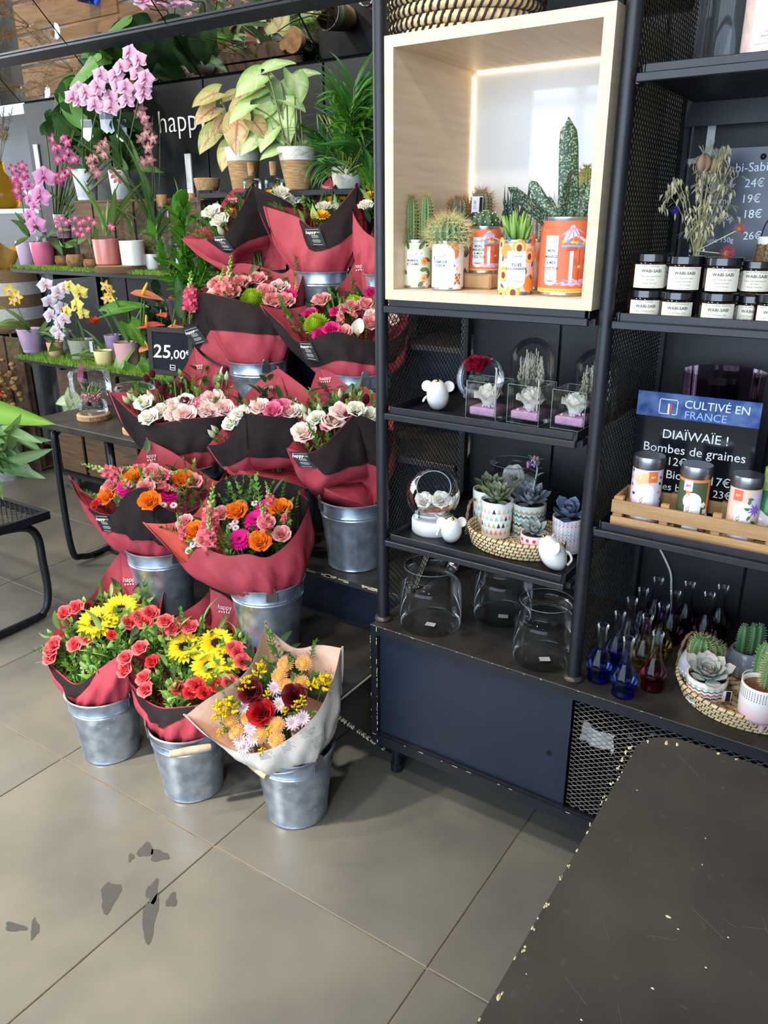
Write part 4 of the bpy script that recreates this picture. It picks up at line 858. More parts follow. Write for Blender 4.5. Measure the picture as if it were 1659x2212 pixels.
# fish bowl with red rose
p = sit(1035, 1.68, ZA2); r_ = wid(105, p)/2
t = thing('glass_bowl', 'glass fish bowl holding a red rose behind the rose cubes', 'glass bowl', p)
ob('bowl', tr(grid(lambda u, v: (r_*math.sin(.12*PI+v*.72*PI)*math.cos(2*PI*u), r_*math.sin(.12*PI+v*.72*PI)*math.sin(2*PI*u), r_*.93-r_*math.cos(.12*PI+v*.72*PI)), 32, 16, True)), GL, t, smooth=True)
q = inst(flora('rose', S(190, 28, 62), S(206, 38, 74), S(140, 20, 40), .9, 4), 'rose', t, aim(A(p)+A((0, -.01, .075)), (.0, -.4, 1), .034)); b = MB(); rr = random.Random(1)
for i in range(60): b.add(ball(rr.uniform(.004, .007), 6, 4, (rr.uniform(-.03, .03), rr.uniform(-.03, .03), rr.uniform(.012, .03))), jit(S(214, 206, 226), rr))
ob('pebbles', b, FLESH, t, kind='stuff')
# glass domes with dried grasses
def dome(px_, Y, wpx, hpx, label, seed):
    p = sit(px_, Y, ZA2); r_ = wid(wpx, p)/2; h = wid(hpx, p); t = thing('glass_dome', label, 'glass dome', p, 'glass domes with dried grasses')
    ob('base', lathe([(r_*1.12, 0), (r_*1.14, .004), (r_*1.12, .012), (r_*1.02, .013)], 32, True, True), pm('dark_base', S(58, 46, 38), rough=.5), t)
    ob('dome', lathe([(r_, .013)]+[(r_, h-r_)]+[(max(.0005, r_*math.cos(a)), h-r_+r_*math.sin(a)) for a in np.linspace(.1, PI/2, 12)], 36, False), GL, t, smooth=True)
    rr = random.Random(seed); b = MB(); I = ball(1, 5, 3)
    for i in range(26):
        a, q = rr.random()*6.28, rr.random()**.5*r_*.6; top = h*rr.uniform(.45, .9)*(1-.35*q/r_); x, y = q*math.cos(a), q*math.sin(a); b.add(tube([(x*.3, y*.3, .013), (x, y, top)], .0008, 4, False), S(196, 184, 140)); big = rr.random() < .35
        for j in range(26): tt = j/26; s = rr.uniform(.0022, .004)*(1-.6*tt)*(1.2 if big else 1); b.add((I[0]*s*A((1, 1, 1.6))+A((x+rr.uniform(-.006, .006)*(1-tt), y+rr.uniform(-.006, .006)*(1-tt), top-.045+.055*tt)), I[1]), jit(S(222, 212, 182), rr, .1))
    ob('dried_grasses', b, PET, t, smooth=True, kind='stuff'); return t
dome(1144, 1.67, 94, 150, 'glass dome with cream dried grasses behind the middle rose cube', 3); t = dome(1282, 1.67, 94, 146, 'glass dome with cream dried grasses partly behind the right-hand post', 8); price_tag(t, A((-.01, -.062, .02)), 0, .022, .024, 0, '35')
# ------------------------------------------------------------------ third shelf
p = front(935, 1160, ZA3, .045); r_ = wid(92, p)/2
t = thing('rose_globe', 'open glass globe with two white roses and cinnamon on a white round base', 'ornament', p)
ob('base', lathe([(r_*.96, 0), (r_, .004), (r_, .032), (r_*.97, .036), (r_*.5, .037)], 36, True, True), pm('frosted_white', S(226, 230, 232), rough=.6), t)
Rg = wid(116, p)/2; zc = .036+Rg*.86; op = A((-hdir(p)*.75+A((0, 0, .62)))); op /= np.linalg.norm(op); x, y, z = frame_of(op); m = np.stack([x, y, z], 1)
V, F = grid(lambda u, v: (Rg*math.sin(.21*PI+v*.72*PI)*math.cos(2*PI*u), Rg*math.sin(.21*PI+v*.72*PI)*math.sin(2*PI*u), Rg*math.cos(.21*PI+v*.72*PI)), 36, 18, True); ob('globe', (V@m.T+A((0, 0, zc)), F), GL, t, smooth=True)
ob('opening_rim', (tube([(Rg*math.sin(.21*PI)*math.cos(a), Rg*math.sin(.21*PI)*math.sin(a), Rg*math.cos(.21*PI)) for a in np.linspace(0, 2*PI, 33)], .0014, 6, False)[0]@m.T+A((0, 0, zc)), tube([(math.cos(a), math.sin(a), 0) for a in np.linspace(0, 2*PI, 33)], .0014, 6, False)[1]), pm('glass_edge', S(150, 172, 174), rough=.08), t, smooth=True)
ob('snow_bed', lathe([(Rg*.62, .044), (Rg*.6, .052), (Rg*.3, .056), (.001, .057)], 24, True), pm('white_salt', S(232, 232, 234), S(210, 210, 216), rough=.9, scale=200, bump=.6), t, smooth=True)
for dx, s in ((-.023, .024), (.02, .026)): inst(WROSE, 'rose', t, aim(A(p)+ri*dx+A((0, 0, .072)), -hdir(p)*.55+A((0, 0, .7)), s, dx*40))
for k in range(3): ob('cinnamon_stick', tube([ri*(-.025+.012*k)-fo*.02+A((0, 0, .056+.003*k)), ri*(.012+.014*k)-fo*.024+A((0, 0, .06+.003*k))], .0045, 8), pm('cinnamon', S(150, 92, 56), S(112, 66, 40), rough=.8, scale=80), t)
price_tag(t, -ri*.04-fo*.03+A((0, 0, .052)), -.3, .012, .02)
p = sit(1115, 1.60, ZA3); p = A((pY(1118, 1170, 1.585)[0], 1.585, ZA3))
basket('tray_basket', 'oval straw tray with rope handle and black stitching holding potted succulents', p, .112, .085, .042, 5, 52, .12, rz=R(-2), handle=[PI*.97], cat='tray')
ZTR = ZA3+.0085
def pot(px_, py_, z, wt, wb, hp, label, base, deco, plant, group='succulents in patterned pots', wall=.003, soil=True, name='potted_succulent', cat='plant', Y=None):
    """round pot; px/py = front foot pixel; wt, wb, hp in pixels"""
    p = front(px_, py_, z, wid(wb, pZ(px_, py_, z))/2) if Y is None else sit(px_, Y, z); rt, rb, h = wid(wt, p)/2, wid(wb, p)/2, wid(hp, p); t = thing(name, label, cat, p, group)
    b = MB(); b.add(lathe([(rb*.94, 0), (rb, .002), (rt, h-.002), (rt*.99, h), (rt-wall, h), (rt-wall-.001, h-.01)], 36), base); ob('pot', b, CER, t, smooth=None)
    if soil: ob('soil', tr(lathe([(rt-wall, 0), (rt*.4, .002), (.001, .003)], 20, False), t=(0, 0, h-.009)), SOIL, t)
    if deco:
        W = Wrap(p, (rt+rb)/2, h/2, (rt-rb)/((rt+rb)/2), h); deco(W, h); W.done('painted_pattern', t)
    if plant: plant(t, p, rt, h)
    return t
def tri(W, h):
    rr = random.Random(4); s = W.R*.3; cols = [S(236, 150, 130), S(150, 206, 180), S(60, 56, 66), S(226, 196, 150), S(240, 190, 170), S(190, 196, 90)]
    for j in range(4):
        for i in range(-8, 9): u = (i+.5*(j % 2))*s*1.05; z = -h*.36+j*h*.19; W.blob([(u-s*.4, z), (u+s*.4, z), (u, z+h*.14)], rr.choice(cols), .0005, 2)
def zig(W, h, cols=None, rows=6):
    cols = cols or [S(126, 196, 170), S(232, 190, 120), S(96, 76, 110), S(200, 106, 84), S(80, 140, 130), S(240, 232, 220)]; s = W.R*.32
    for j in range(rows):
        z = -h*.4+j*h*.8/rows
        for i in range(-9, 9): u = i*s; q = h*.05; W.blob([(u, z), (u+s/2, z+h*.07), (u+s, z), (u+s, z+q), (u+s/2, z+h*.07+q), (u, z+q)], cols[j % len(cols)], .0005, 2)
        if j % 2:
            for i in range(-9, 9): W.blob([(i*s+s/2-.002, z), (i*s+s/2, z-.003), (i*s+s/2+.002, z), (i*s+s/2, z+.003)], cols[(j+2) % len(cols)], .0007, 2)
def dots(W, h):
    for j in range(3):
        for i in range(-6, 7): W.disc((i+.5*(j % 2))*W.R*.5, -h*.3+j*h*.3, W.R*.13, W.R*.13, S(206, 50, 44), .0005)
def fair(W, h):
    cols = [S(146, 120, 150), S(150, 196, 206), S(222, 160, 170), S(196, 120, 130), S(120, 150, 190)]
    for j in range(9):
        z = -h*.42+j*h*.1; W.rect(-PI*W.R, PI*W.R, z, z+h*.012, cols[j % 5], .0004)
        for i in range(-12, 13): (W.disc if j % 2 else W.leaf)(*( (i*W.R*.26, z+h*.055, W.R*.07, h*.025, cols[(j+1) % 5]) if j % 2 else (i*W.R*.26, z+h*.03, h*.05, W.R*.08, PI/2, cols[(j+1) % 5])))
def ros(c0, c1, ct, sz, n=34, W_=.34, pt=.55, rise=1.0, tilt=.35, seed=13, up=.0, cat='rosette'):
    def f(t, p, rt, h): inst(flora('rosette', c0, c1, ct, n, W_, rise, seed, pt), 'rosette', t, aim(A(p)+A((0, 0, h+up)), -hdir(p)*tilt+A((0, 0, 1)), sz))
    return f
GS = (S(110, 140, 104), S(150, 172, 128), S(176, 130, 110))
pot(1070, 1166, ZTR, 70, 62, 82, 'white pot with coloured triangle print and green rosette succulent in the straw tray', S(240, 238, 236), tri, ros(*GS, wid(44, p), 38, .36, .6))
pot(1052, 1135, ZTR, 66, 58, 84, 'pot with coloured triangles behind its twin holding a dark green rosette', S(236, 234, 230), tri, ros(S(92, 128, 88), S(128, 156, 108), S(150, 110, 96), wid(40, p), 38, .34, .6, seed=5), Y=1.64)
t = pot(1152, 1170, ZTR, 60, 58, 46, 'pink cup with red dots and price tag holding a pale flowering echeveria', S(232, 200, 206), dots, ros(S(130, 150, 140), S(150, 168, 160), S(170, 150, 150), wid(34, p), 26, .38, .6), Y=1.545); price_tag(t, -fo*.028+A((0, 0, .034)), .1, .03, .024, -.1)
def flowering(t, p, rt, h):
    ros(S(104, 124, 128), S(126, 142, 150), S(170, 140, 150), wid(50, p), 36, .36, .62)(t, p, rt, h); b = MB(); q = A((0, 0, h)); P = crom([q, q+ri*.008+A((0, 0, .045)), q+ri*.012+A((0, 0, .085)), q+ri*.0+A((0, 0, .105))], 14); b.add(tube(P, .002, 6), S(150, 170, 160)); rr = random.Random(4)
    for k in range(10): V, F = leafv(.024, .009, .4, .3, 4); b.add(tr((V, F), rotz(k*2.4)@roty(-.6), P[3+k]), S(146, 166, 164))
    ob('flower_stalk', b, FLESH, t, smooth=True); b = MB()
    for k in range(9): b.add(ball(.0045, 6, 5, P[-1]+A((rr.uniform(-.012, .012), rr.uniform(-.008, .008), rr.uniform(-.022, .008))), (.8, .8, 1.3)), S(206, 140, 166) if k % 3 else S(150, 130, 190))
    ob('flower_buds', b, PET, t, smooth=True, kind='stuff')
pot(1140, 1150, ZTR, 72, 66, 76, 'zigzag patterned pot with grey-blue echeveria and pink flower stalk', S(196, 204, 190), lambda W, h: zig(W, h, [S(70, 106, 90), S(176, 150, 120), S(52, 56, 70), S(120, 160, 150)]), flowering, Y=1.635)
pot(1222, 1150, ZTR, 66, 62, 78, 'knit-patterned pastel pot with slate blue echeveria beside the post', S(226, 222, 226), fair, ros(S(84, 96, 122), S(98, 112, 140), S(120, 120, 150), wid(48, p), 22, .5, .66, seed=8), Y=1.60)
# tall jar with white roses
JP = [(.0, 0), (.93, .0), (.985, .03), (1.0, .09), (1.0, .5), (1.0, 1.0), (1.0, 1.3), (.985, 1.4), (.94, 1.5), (.87, 1.58), (.79, 1.63), (.745, 1.67), (.725, 1.73), (.725, 1.9), (.74, 1.97), (.79, 2.04), (.86, 2.09)]
def jar(p, r_, hs, label, name='glass_jar', group=None):
    t = thing(name, label, 'glass jar', p, group); pr = [(max(.001, a)*r_, q*r_*hs) for a, q in JP]; prs = pr[1:]
    ob('jar_wall', lathe(prs, 48, False), GLT, t, smooth=True); ob('jar_bottom', lathe([(r_*.97, .003), (r_*.5, .006), (.001, .007)], 40, False), GLT, t, smooth=True)
    ob('rim', tube([(pr[-1][0]*math.cos(a), pr[-1][0]*math.sin(a), pr[-1][1]) for a in np.linspace(0, 2*PI, 41)], .0009, 6, False), pm('jar_rim', S(96, 112, 118), rough=.06), t, smooth=True); return t
p = sit(1103, 1.765, ZA3); t = jar(p, wid(112, p)/2, 1.0, 'wide glass jar with three white roses behind the succulent tray', 'rose_jar')
for dx, dz in ((-.025, .075), (.028, .08), (.0, .105), (.0, .05)): inst(WROSE, 'rose', t, aim(A(p)+ri*dx-fo*.02+A((0, 0, dz)), -hdir(p)*.7+A((0, 0, .6)), .03, dx*90))
# ------------------------------------------------------------------ three big empty jars on the cabinet
for k, (x, y, wp, l) in enumerate([(929, 1378, 155, 'large empty glass jar by the left-hand post'), (1062, 1378, 110, 'large empty glass jar standing behind the other two'), (1166, 1456, 138, 'large empty glass jar by the right-hand post')]):
    p = [front(929, 1379, ZC, .078), front(1083, 1360, ZC, .078), front(1170, 1456, ZC, .074)][k]; r_ = (.0765, .074, .0705)[k]; t = jar(p, r_, .98, l, 'glass_jar', 'big empty jars')
    s = ob('price_sticker', bev((0, 0, 0), (.024, .016, .0004), .0001), pm('sticker', S(206, 206, 200), rough=.5), t); s.matrix_basis = basis(A((.0, .02, .03)) if 0 else A((.012, -.02, .0085)), rotz(.2*k)@A((1, .2, 0)), A((0, 1, .05)))
# ================================================================== RIGHT BAY
# top shelf: glass vase and NO STRESS can
p = sit(1560, 1.58, ZB0); t = thing('glass_vase', 'tall clear glass vase on the top right shelf', 'vase', p); r_ = wid(118, p)/2
ob('vase', lathe([(r_*.98, .002), (r_, .012), (r_, .2), (r_*1.02, .24)], 40, True), glass('smoky_glass', (.86, .9, .92)), t, smooth=True)
p = sit(1676, 1.50, ZB0); t = thing('printed_can', 'pale pink can with white wording label at the shelf end', 'can', p); r_ = .056
ob('can', lathe([(r_*.98, 0), (r_, .003), (r_, .14), (r_*.98, .143)], 40, True, True), pm('blush_paint', S(222, 196, 186), S(206, 180, 170), rough=.5, scale=60), t); W = Wrap(p, r_, .07, H=.14)
W.label(-.016, .058, -.062, .068, S(232, 230, 234)); W.text('NO', -.016, .036, .0125, INK); W.text('STRESS', -.017, .021, .0125, INK); W.text('ø', -.017, -.012, .009, S(130, 130, 140)); W.text('plante', -.017, -.026, .005, INK); W.text('dépolluante', -.017, -.032, .005, INK); W.done('printed_label', t)
# amber candle jars
AMB = pm('amber_glass', S(30, 16, 10), rough=.1, spec=.6, coat=.4); LID = pm('black_lid', S(16, 16, 18), rough=.12, spec=.6, coat=.3); PAPER = S(226, 220, 200)
def candle(px_, wpx, Y, z, top, lines, lab, extra=0):
    p = sit(px_, Y, z); r_ = wid(wpx, p)/2; t = thing('candle_jar', lab, 'candle', p, 'amber candle jars'); h = r_*1.75
    ob('jar', lathe([(r_*.93, 0), (r_, .003), (r_, h*.72), (r_*.95, h*.76)], 32, True, True), AMB, t); ob('lid', lathe([(r_*.98, h*.775), (r_*1.0, h*.785), (r_*1.0, h*.985), (r_*.97, h), (r_*.3, h*1.001)], 36, True, True), LID, t)
    W = Wrap(p, r_, h*.38, H=h); w2 = r_*.9; W.rect(-w2, w2, -h*.34, h*.32, PAPER, .0004); c = S(60, 60, 62); W.text(top, 0, h*.27, .0042, S(130, 128, 122)); W.text('WABI-SABI', .001, h*.14, .0072, c, bold=.01)
    for k, l in enumerate(lines): W.text(l, 0, h*.0-k*h*.1, (.0042, .0036, .0036, .003)[k], S(140, 138, 130))
    W.done('printed_label', t); return p, h
N = ['NO.1  KÔCHI', 'NO.3  NUAGE VEGETAL', 'NO.2  COPENHAGUE', 'NO.4  PROVENZA']; L1 = ['Yuzu, pamplemousse', 'de chêne', 'Bougie naturelle', 'à la cire de soja']; L2 = ["Lait d'avoine, miel", 'Bougie naturelle', 'à la cire de soja', 'fabriqué à la main']
zl = ZB1
p, hc = candle(1390, 76, 1.489, zl, N[0], L1, 'amber candle jar with black lid in the bottom row nearest the mesh side')
candle(1458, 76, 1.487, zl, N[2], L2, 'amber candle jar with black lid second in the bottom row from the mesh side'); candle(1545, 80, 1.485, zl, N[1], L2, 'amber candle jar with black lid third in the bottom row from the mesh side'); candle(1618, 74, 1.512, zl, N[3], L2, 'amber candle jar set back in the bottom row behind the end jar'); candle(1666, 84, 1.484, zl, N[1], L2, 'amber candle jar at the open end of the bottom row')
zl = ZB1+hc+.0012
candle(1402, 82, 1.5, zl, N[0], L1, 'amber candle jar with black lid in the top row nearest the mesh side'); candle(1474, 80, 1.49, zl, N[1], L2, 'amber candle jar with black lid second in the top row from the mesh side'); candle(1556, 80, 1.488, zl, N[1], L2, 'amber candle jar with black lid third in the top row from the mesh side'); candle(1628, 72, 1.515, zl, N[3], L1, 'amber candle jar set back at the end of the top row')
# little bottle of dried flowers behind the candles
p = sit(1487, 1.60, ZB1); t = thing('dried_bouquet', 'dried oat and nigella posy in a small glass bottle behind the candles', 'dried flowers', p)
ob('bottle', lathe([(.024, .001), (.026, .01), (.026, .07), (.018, .095), (.0145, .102), (.0145, .128), (.016, .132)], 28, True), GLT, t, smooth=True)
rr = random.Random(12); b = MB(); OAT = S(206, 198, 164)
for k in range(30):
    a = rr.uniform(-1, 1); el = rr.uniform(.1, 1); top = A(ri*a*.055+fo*rr.uniform(-.03, .03)+A((0, 0, .15+.16*el*(1-.4*abs(a))))); P = crom([A((0, 0, .06)), A((0, 0, .13))+ri*a*.01, top, top+ri*a*.02+A((0, 0, -.01))], 8); b.add(tube(P, .0007, 4, False), S(190, 180, 130))
    for j in range(11):
        q = P[3+rr.randrange(5)]; V, F = leafv(rr.uniform(.014, .022), .0048, .4, .5, 3, wid=.4); b.add(tr((V, F), rotz(rr.random()*6.28)@roty(rr.uniform(.2, 1.3)), A(q)+A([rr.uniform(-.008, .008) for _ in range(3)])), jit(OAT, rr, .14))
ob('oat_sprays', b, PET, t, smooth=True, kind='stuff')
for dx, dz in ((-.008, .268), (.016, .264)):
    b = MB(); c = ri*dx+A((0, 0, dz)); b.add(tr(lathe([(.002, -.016), (.011, -.008), (.0135, .001), (.011, .01), (.006, .0155), (.002, .018)], 20, True, True, rib=lambda a, q: .08*math.cos(5*a)), t=c), A([lerp(S(190, 170, 130), S(140, 86, 84), .5+.5*math.cos(5*2*PI*(j % 20)/20)) for j in range(120)])); b.add(tube([c-A((0, 0, .015)), A((0, 0, .12))], .001, 5), OAT)
    for k in range(7): a = k*.9; b.add(tube(crom([c+A((0, 0, .014)), c+A((.007*math.cos(a), .007*math.sin(a), .024)), c+A((.012*math.cos(a), .012*math.sin(a), .03))], 5), .0006, 4), OAT); b.add(tube(crom([c-A((0, 0, .014)), c+A((.014*math.cos(a), .014*math.sin(a), -.014)), c+A((.017*math.cos(a), .017*math.sin(a), -.002))], 5), .0005, 4), OAT)
    ob('nigella_pod', b, PET, t, smooth=True)
for dx, dz, s, c in ((.045, .115, .0165, S(186, 66, 110)), (.062, .158, .011, S(196, 90, 110))):
    inst(flora('mum', lerp(c, S(226, 190, 120), .5), c, 90, 31, .6, .6), 'strawflower', t, aim(A(p)+ri*dx-fo*.03+A((0, 0, dz)), -FW*A((1, 1, .3))+A((.1, 0, .3)), s)); ob('stem', tube([ri*dx-fo*.03+A((0, 0, dz)), A((0, 0, .12))], .0008, 5), PET and pm('dry_stem', OAT, rough=.8), t)
inst(flora('mum', S(60, 50, 150), S(70, 60, 170), 60, 32, .6, .6), 'statice', t, aim(A(p)-ri*.05+A((0, 0, .19)), -FW, .009))
# chalk price board
CHALK = pm('chalkboard', S(48, 54, 68), S(56, 62, 76), rough=.35, scale=5); CHW = pm('chalk_white', S(226, 232, 240), rough=.7)
p0 = pY(1540, 330, 1.70); p1 = pY(1652, 600, 1.70); bw = .19; hb = .215; tl = pY(1556, 320, 1.70)
t = thing('price_board', 'slate chalkboard with handwritten Wabi-Sabi candle prices behind the dried posy', 'sign', (tl[0]-.012+bw/2, 1.70, ZB1))
top = tl[2]-ZB1; ob('board', bev((0, 0, top/2), (bw, .004, top), .001), CHALK, t, smooth=False)
for x in (-bw/2+.022, bw/2-.1): ob('hole', tr(lathe([(.0055, 0), (.001, .0002)], 16, False), rotx(PI/2), (x, -.0022, top-.018-.0*x)), pm('hole_black', (.002,)*3, rough=1), t)
for s_, px_, py_, sz in [('Wabi-Sabi', 1604, 363, .022), ('Diffuseur', 1560, 401, .013), ('24€', 1630, 396, .021), ('Baume', 1553, 435, .016), ('19€', 1622, 430, .021), ('Bougie 90g', 1548, 472, .013), ('18€', 1625, 463, .021), ('Bougie 150g', 1546, 519, .013), ('26€', 1625, 510, .02)]:
    q = pY(px_, py_, 1.6975); lettering(s_, sz, CHW, t, basis(q, (1, 0, .02), (.25, 0, 1)))
# woven lantern at the right edge
t = thing('wire_lantern', 'brown woven wire lantern at the open end behind the candles', 'lantern', sit(1668, 1.60, ZB1)); ob('woven_shade', lathe([(.045, 0), (.05, .03), (.048, .10), (.043, .135)], 30, True, rib=lambda a, q: .03*math.cos(15*a)), pm('woven_brown', S(120, 96, 66), S(70, 56, 40), rough=.7, scale=220, lo=.45, hi=.55), t); ob('top_band', lathe([(.0435, .133), (.0445, .136), (.0445, .145), (.043, .146)], 30), pm('white_band', S(220, 222, 222), rough=.5), t); ob('handle', tube([(.04*math.cos(a), 0, .145+.05*math.sin(a)) for a in np.linspace(0, PI, 16)], .0012, 5), BLK, t)
# ------------------------------------------------------------------ middle shelf: wooden crate with tea tins
PINE = pm('weathered_pine', S(190, 150, 102), S(156, 118, 78), rough=.75, scale=5, detail=10, stretch=(1, 12, 12), lo=.3, hi=.7, bump=.2, bscale=30)
q0 = pZ(1322, 1118, ZB2); q0 = pY(1320, 1110, 1.462); cx0 = q0[0]; Lc = .31
t = thing('wooden_crate', 'small pine slat crate holding three tea tins', 'crate', (cx0, 1.462, ZB2)); crate = t
for y, zs in ((0, ((.002, .028), (.036, .062))), (.095, ((.002, .028), (.036, .062)))):
    for z0, z1 in zs: ob('slat', bev((Lc/2, y, (z0+z1)/2), (Lc, .007, z1-z0), .001), PINE, t, smooth=False)
for y in (.02, .048, .076): ob('slat', bev((Lc/2, y, .005), (Lc-.01, .022, .005), .001), PINE, t, smooth=False)
for x in (.012, .10, .195, .29):
    for y in (.0095, .0855): ob('batten', bev((x, y, .034), (.016, .012, .068), .001), PINE, t, smooth=False)
for z in (.02, .055): ob('end_slat', bev((.004, .0475, z), (.006, .086, .024), .001), PINE, t, smooth=False)
STEEL = pm('brushed_lid', S(160, 160, 162), S(140, 140, 144), rough=.3, metal=.95, scale=60, stretch=(1, 1, 20))
def tin(px_, base, deco, lab):
    p = sit(px_, 1.507, ZB2+.0085); r_ = wid(62, p)/2; h = .135*r_/.026*.94; t = thing('tea_tin', lab, 'tin', p, 'tea tins in the crate')
    ob('tin', lathe([(r_*.96, 0), (r_, .002), (r_, h*.84)], 36, True, True), pm('tin_%d' % px_, base, rough=.4), t); ob('lid', lathe([(r_*1.03, h*.835), (r_*1.04, h*.84), (r_*1.04, h*.97), (r_*1.0, h), (r_*.2, h*1.002)], 36, True, True), STEEL, t)
    W = Wrap(p, r_, h*.42, H=h); deco(W, h, r_); W.disc(-r_*.05, h*.1, r_*.62, r_*.6, S(240, 236, 234), .0006); W.rect(-r_*.5, r_*.55, -h*.36, h*.06, S(240, 236, 234), .0006); W.text('THÉ COOL', -r_*.25, -h*.12, .0085, S(90, 90, 96), .001, PI/2); W.text('infusion bio', .0, -h*.12, .0045, S(150, 140, 140), .001, PI/2); W.done('printed_label', t)
def bm(W, h, r_, u, c, cc): W.rect(u-r_*.3, u+r_*.3, h*.24, h*.395, c, .0007); W.text('BM', u, h*.315, .0065, cc, .0011)
def d1(W, h, r_):
    W.rect(-PI*r_, PI*r_, -h*.42, h*.41, S(226, 208, 218), .0002); W.disc(-r_*.1, h*.28, r_*.8, h*.12, S(240, 190, 140), .0004); rr = random.Random(1)
    for k in range(16): W.leaf((-1.1 if k % 2 else 1.15)*r_+rr.uniform(-.003, .003), -h*.4+h*.05*k, .009, .006, rr.uniform(0, 6), (S(60, 70, 58), S(226, 150, 120), S(150, 80, 130))[k % 3], .0006)
    bm(W, h, r_, r_*.4, S(226, 120, 60), S(250, 230, 210))
def d2(W, h, r_):
    W.rect(-PI*r_, PI*r_, -h*.42, h*.41, S(74, 90, 62), .0002); W.rect(-PI*r_, PI*r_, h*.37, h*.41, S(234, 134, 66), .0004); W.rect(r_*.95, r_*1.2, -h*.42, h*.41, S(234, 134, 66), .0004); W.rect(-r_*.5, -r_*.2, h*.05, h*.41, S(234, 134, 66), .0004); bm(W, h, r_, -r_*.4, S(214, 200, 222), S(80, 80, 110))
    for u, z in ((.9, -.05), (1.15, -.12), (.8, -.3), (.7, .05)):
        for k in range(5): W.leaf(u*r_, z*h, .007, .005, k*1.26, S(238, 232, 214) if z > -.2 else S(176, 140, 196), .0008)
def d3(W, h, r_):
    W.rect(-PI*r_, PI*r_, -h*.42, h*.41, S(230, 196, 176), .0002); W.disc(r_*.9, h*.2, r_*.7, h*.2, S(214, 198, 226), .0004)
    for k in range(9): W.leaf(r_*.75, h*.12, .014, .004, k*.7, S(142, 104, 190), .0007)
    for k in range(7): W.leaf(r_*(.2+.1*k), h*(.28-.08*k), .011, .006, 1.4*k, S(84, 116, 74), .0007)
    bm(W, h, r_, -r_*.45, S(230, 106, 72), S(250, 230, 210))
tin(1387, S(226, 208, 218), d1, 'lilac and peach floral tea tin nearest the mesh side'); tin(1487, S(74, 90, 62), d2, 'dark green and orange tea tin in the middle of the crate'); tin(1594, S(230, 196, 176), d3, 'peach tea tin with violet flower print beside the mouse')
# glossy price sign
t = thing('price_sign', 'glossy black sign reading CULTIVÉ EN FRANCE with handwritten tea prices', 'sign', A((pY(1490, 1000, 1.60)[0], 1.60, ZB2))); sw, sh = .233, .252
ob('board', bev((0, 0, sh/2+.0), (sw, .004, sh), .001), pm('gloss_black_card', S(20, 22, 28), rough=.12, spec=.6), t, smooth=False); o = ob('header_strip', bev((0, -.0024, sh-.022), (sw, .0012, .05), .0004), pm('blue_header', S(46, 72, 128), S(88, 112, 160), rough=.15, scale=30, lo=.4, hi=.6), t, smooth=False); zt = ZB2+sh
bp = A(t.location); FX = lambda x, z: A((bp[0]+x, bp[1]-.0036, ZB2+z))
lettering('CULTIVÉ EN', .0225, CHW, t, basis(FX(.037, sh-.016), (1, 0, 0), (0, 0, 1))); lettering('FRANCE', .0215, pm('pale_blue_ink', S(150, 180, 236), rough=.5), t, basis(FX(.018, sh-.037), (1, 0, 0), (0, 0, 1)))
b = MB(); 
for q in [(-.072, -.036, .0375, .039), (-.072, -.036, .0085, .01), (-.072, -.0705, .0085, .039), (-.0375, -.036, .0085, .039)]: b.add(bbox(q[0], q[1], -.0042, -.0034, sh-.048+q[2], sh-.048+q[3]))
ob('flag_emblem', b, CHW, t, smooth=False)
for k, c in enumerate((S(60, 80, 180), S(240, 240, 240), S(206, 60, 66))): ob('flag_stripe', bbox(-.06+.005*k, -.0566+.005*k, -.0042, -.0034, sh-.036-.002*k, sh-.018), pm('stripe_%d' % k, c, rough=.5), t, smooth=False)
for s_, x, z, sz in [('DIAÏWAÏE !', .004, .172, .026), ('Bombes de graines', .004, .142, .026), ('= 12€', -.035, .116, .024), ('Thé Bio', -.05, .088, .025), ('17€', .062, .088, .025), ('Petites boîtes - 23€', .0, .062, .022), ('Grandes boîtes', .0, .04, .02)]: lettering(s_, sz, CHW, t, basis(FX(x, z), (1, 0, .01), (.12, 0, 1)))
# big purple glass vase, green bottle, egg vase
p = sit(1525, 1.73, ZB2); r_ = wid(158, p)/2; t = thing('purple_vase', 'large ribbed purple glass vase behind the black sign', 'vase', p); ob('vase', lathe([(r_*.8, .002), (r_*.86, .01), (r_*.93, .15), (r_, .285)], 72, True, rib=lambda a, q: .012*math.cos(18*a)), glass('purple_glass', (.50, .36, .46)), t, smooth=True)
p = sit(1646, 1.56, ZB2); t = thing('green_bottle', 'green plastic spray bottle with pale cap behind the tea crate', 'bottle', p); ob('bottle', lathe([(.028, 0), (.03, .004), (.03, .085), (.022, .1), (.02, .105)], 28, True, True), pm('green_plastic', S(44, 120, 70), rough=.25), t); ob('cap', lathe([(.021, .105), (.021, .122), (.015, .124), (.015, .145), (.004, .146)], 28, True, True), pm('lime_cap', S(150, 176, 86), rough=.3), t); W = Wrap(p, .03, .04); W.rect(-.012, .012, -.02, .02, S(214, 224, 222), .0005); W.done('printed_label', t)
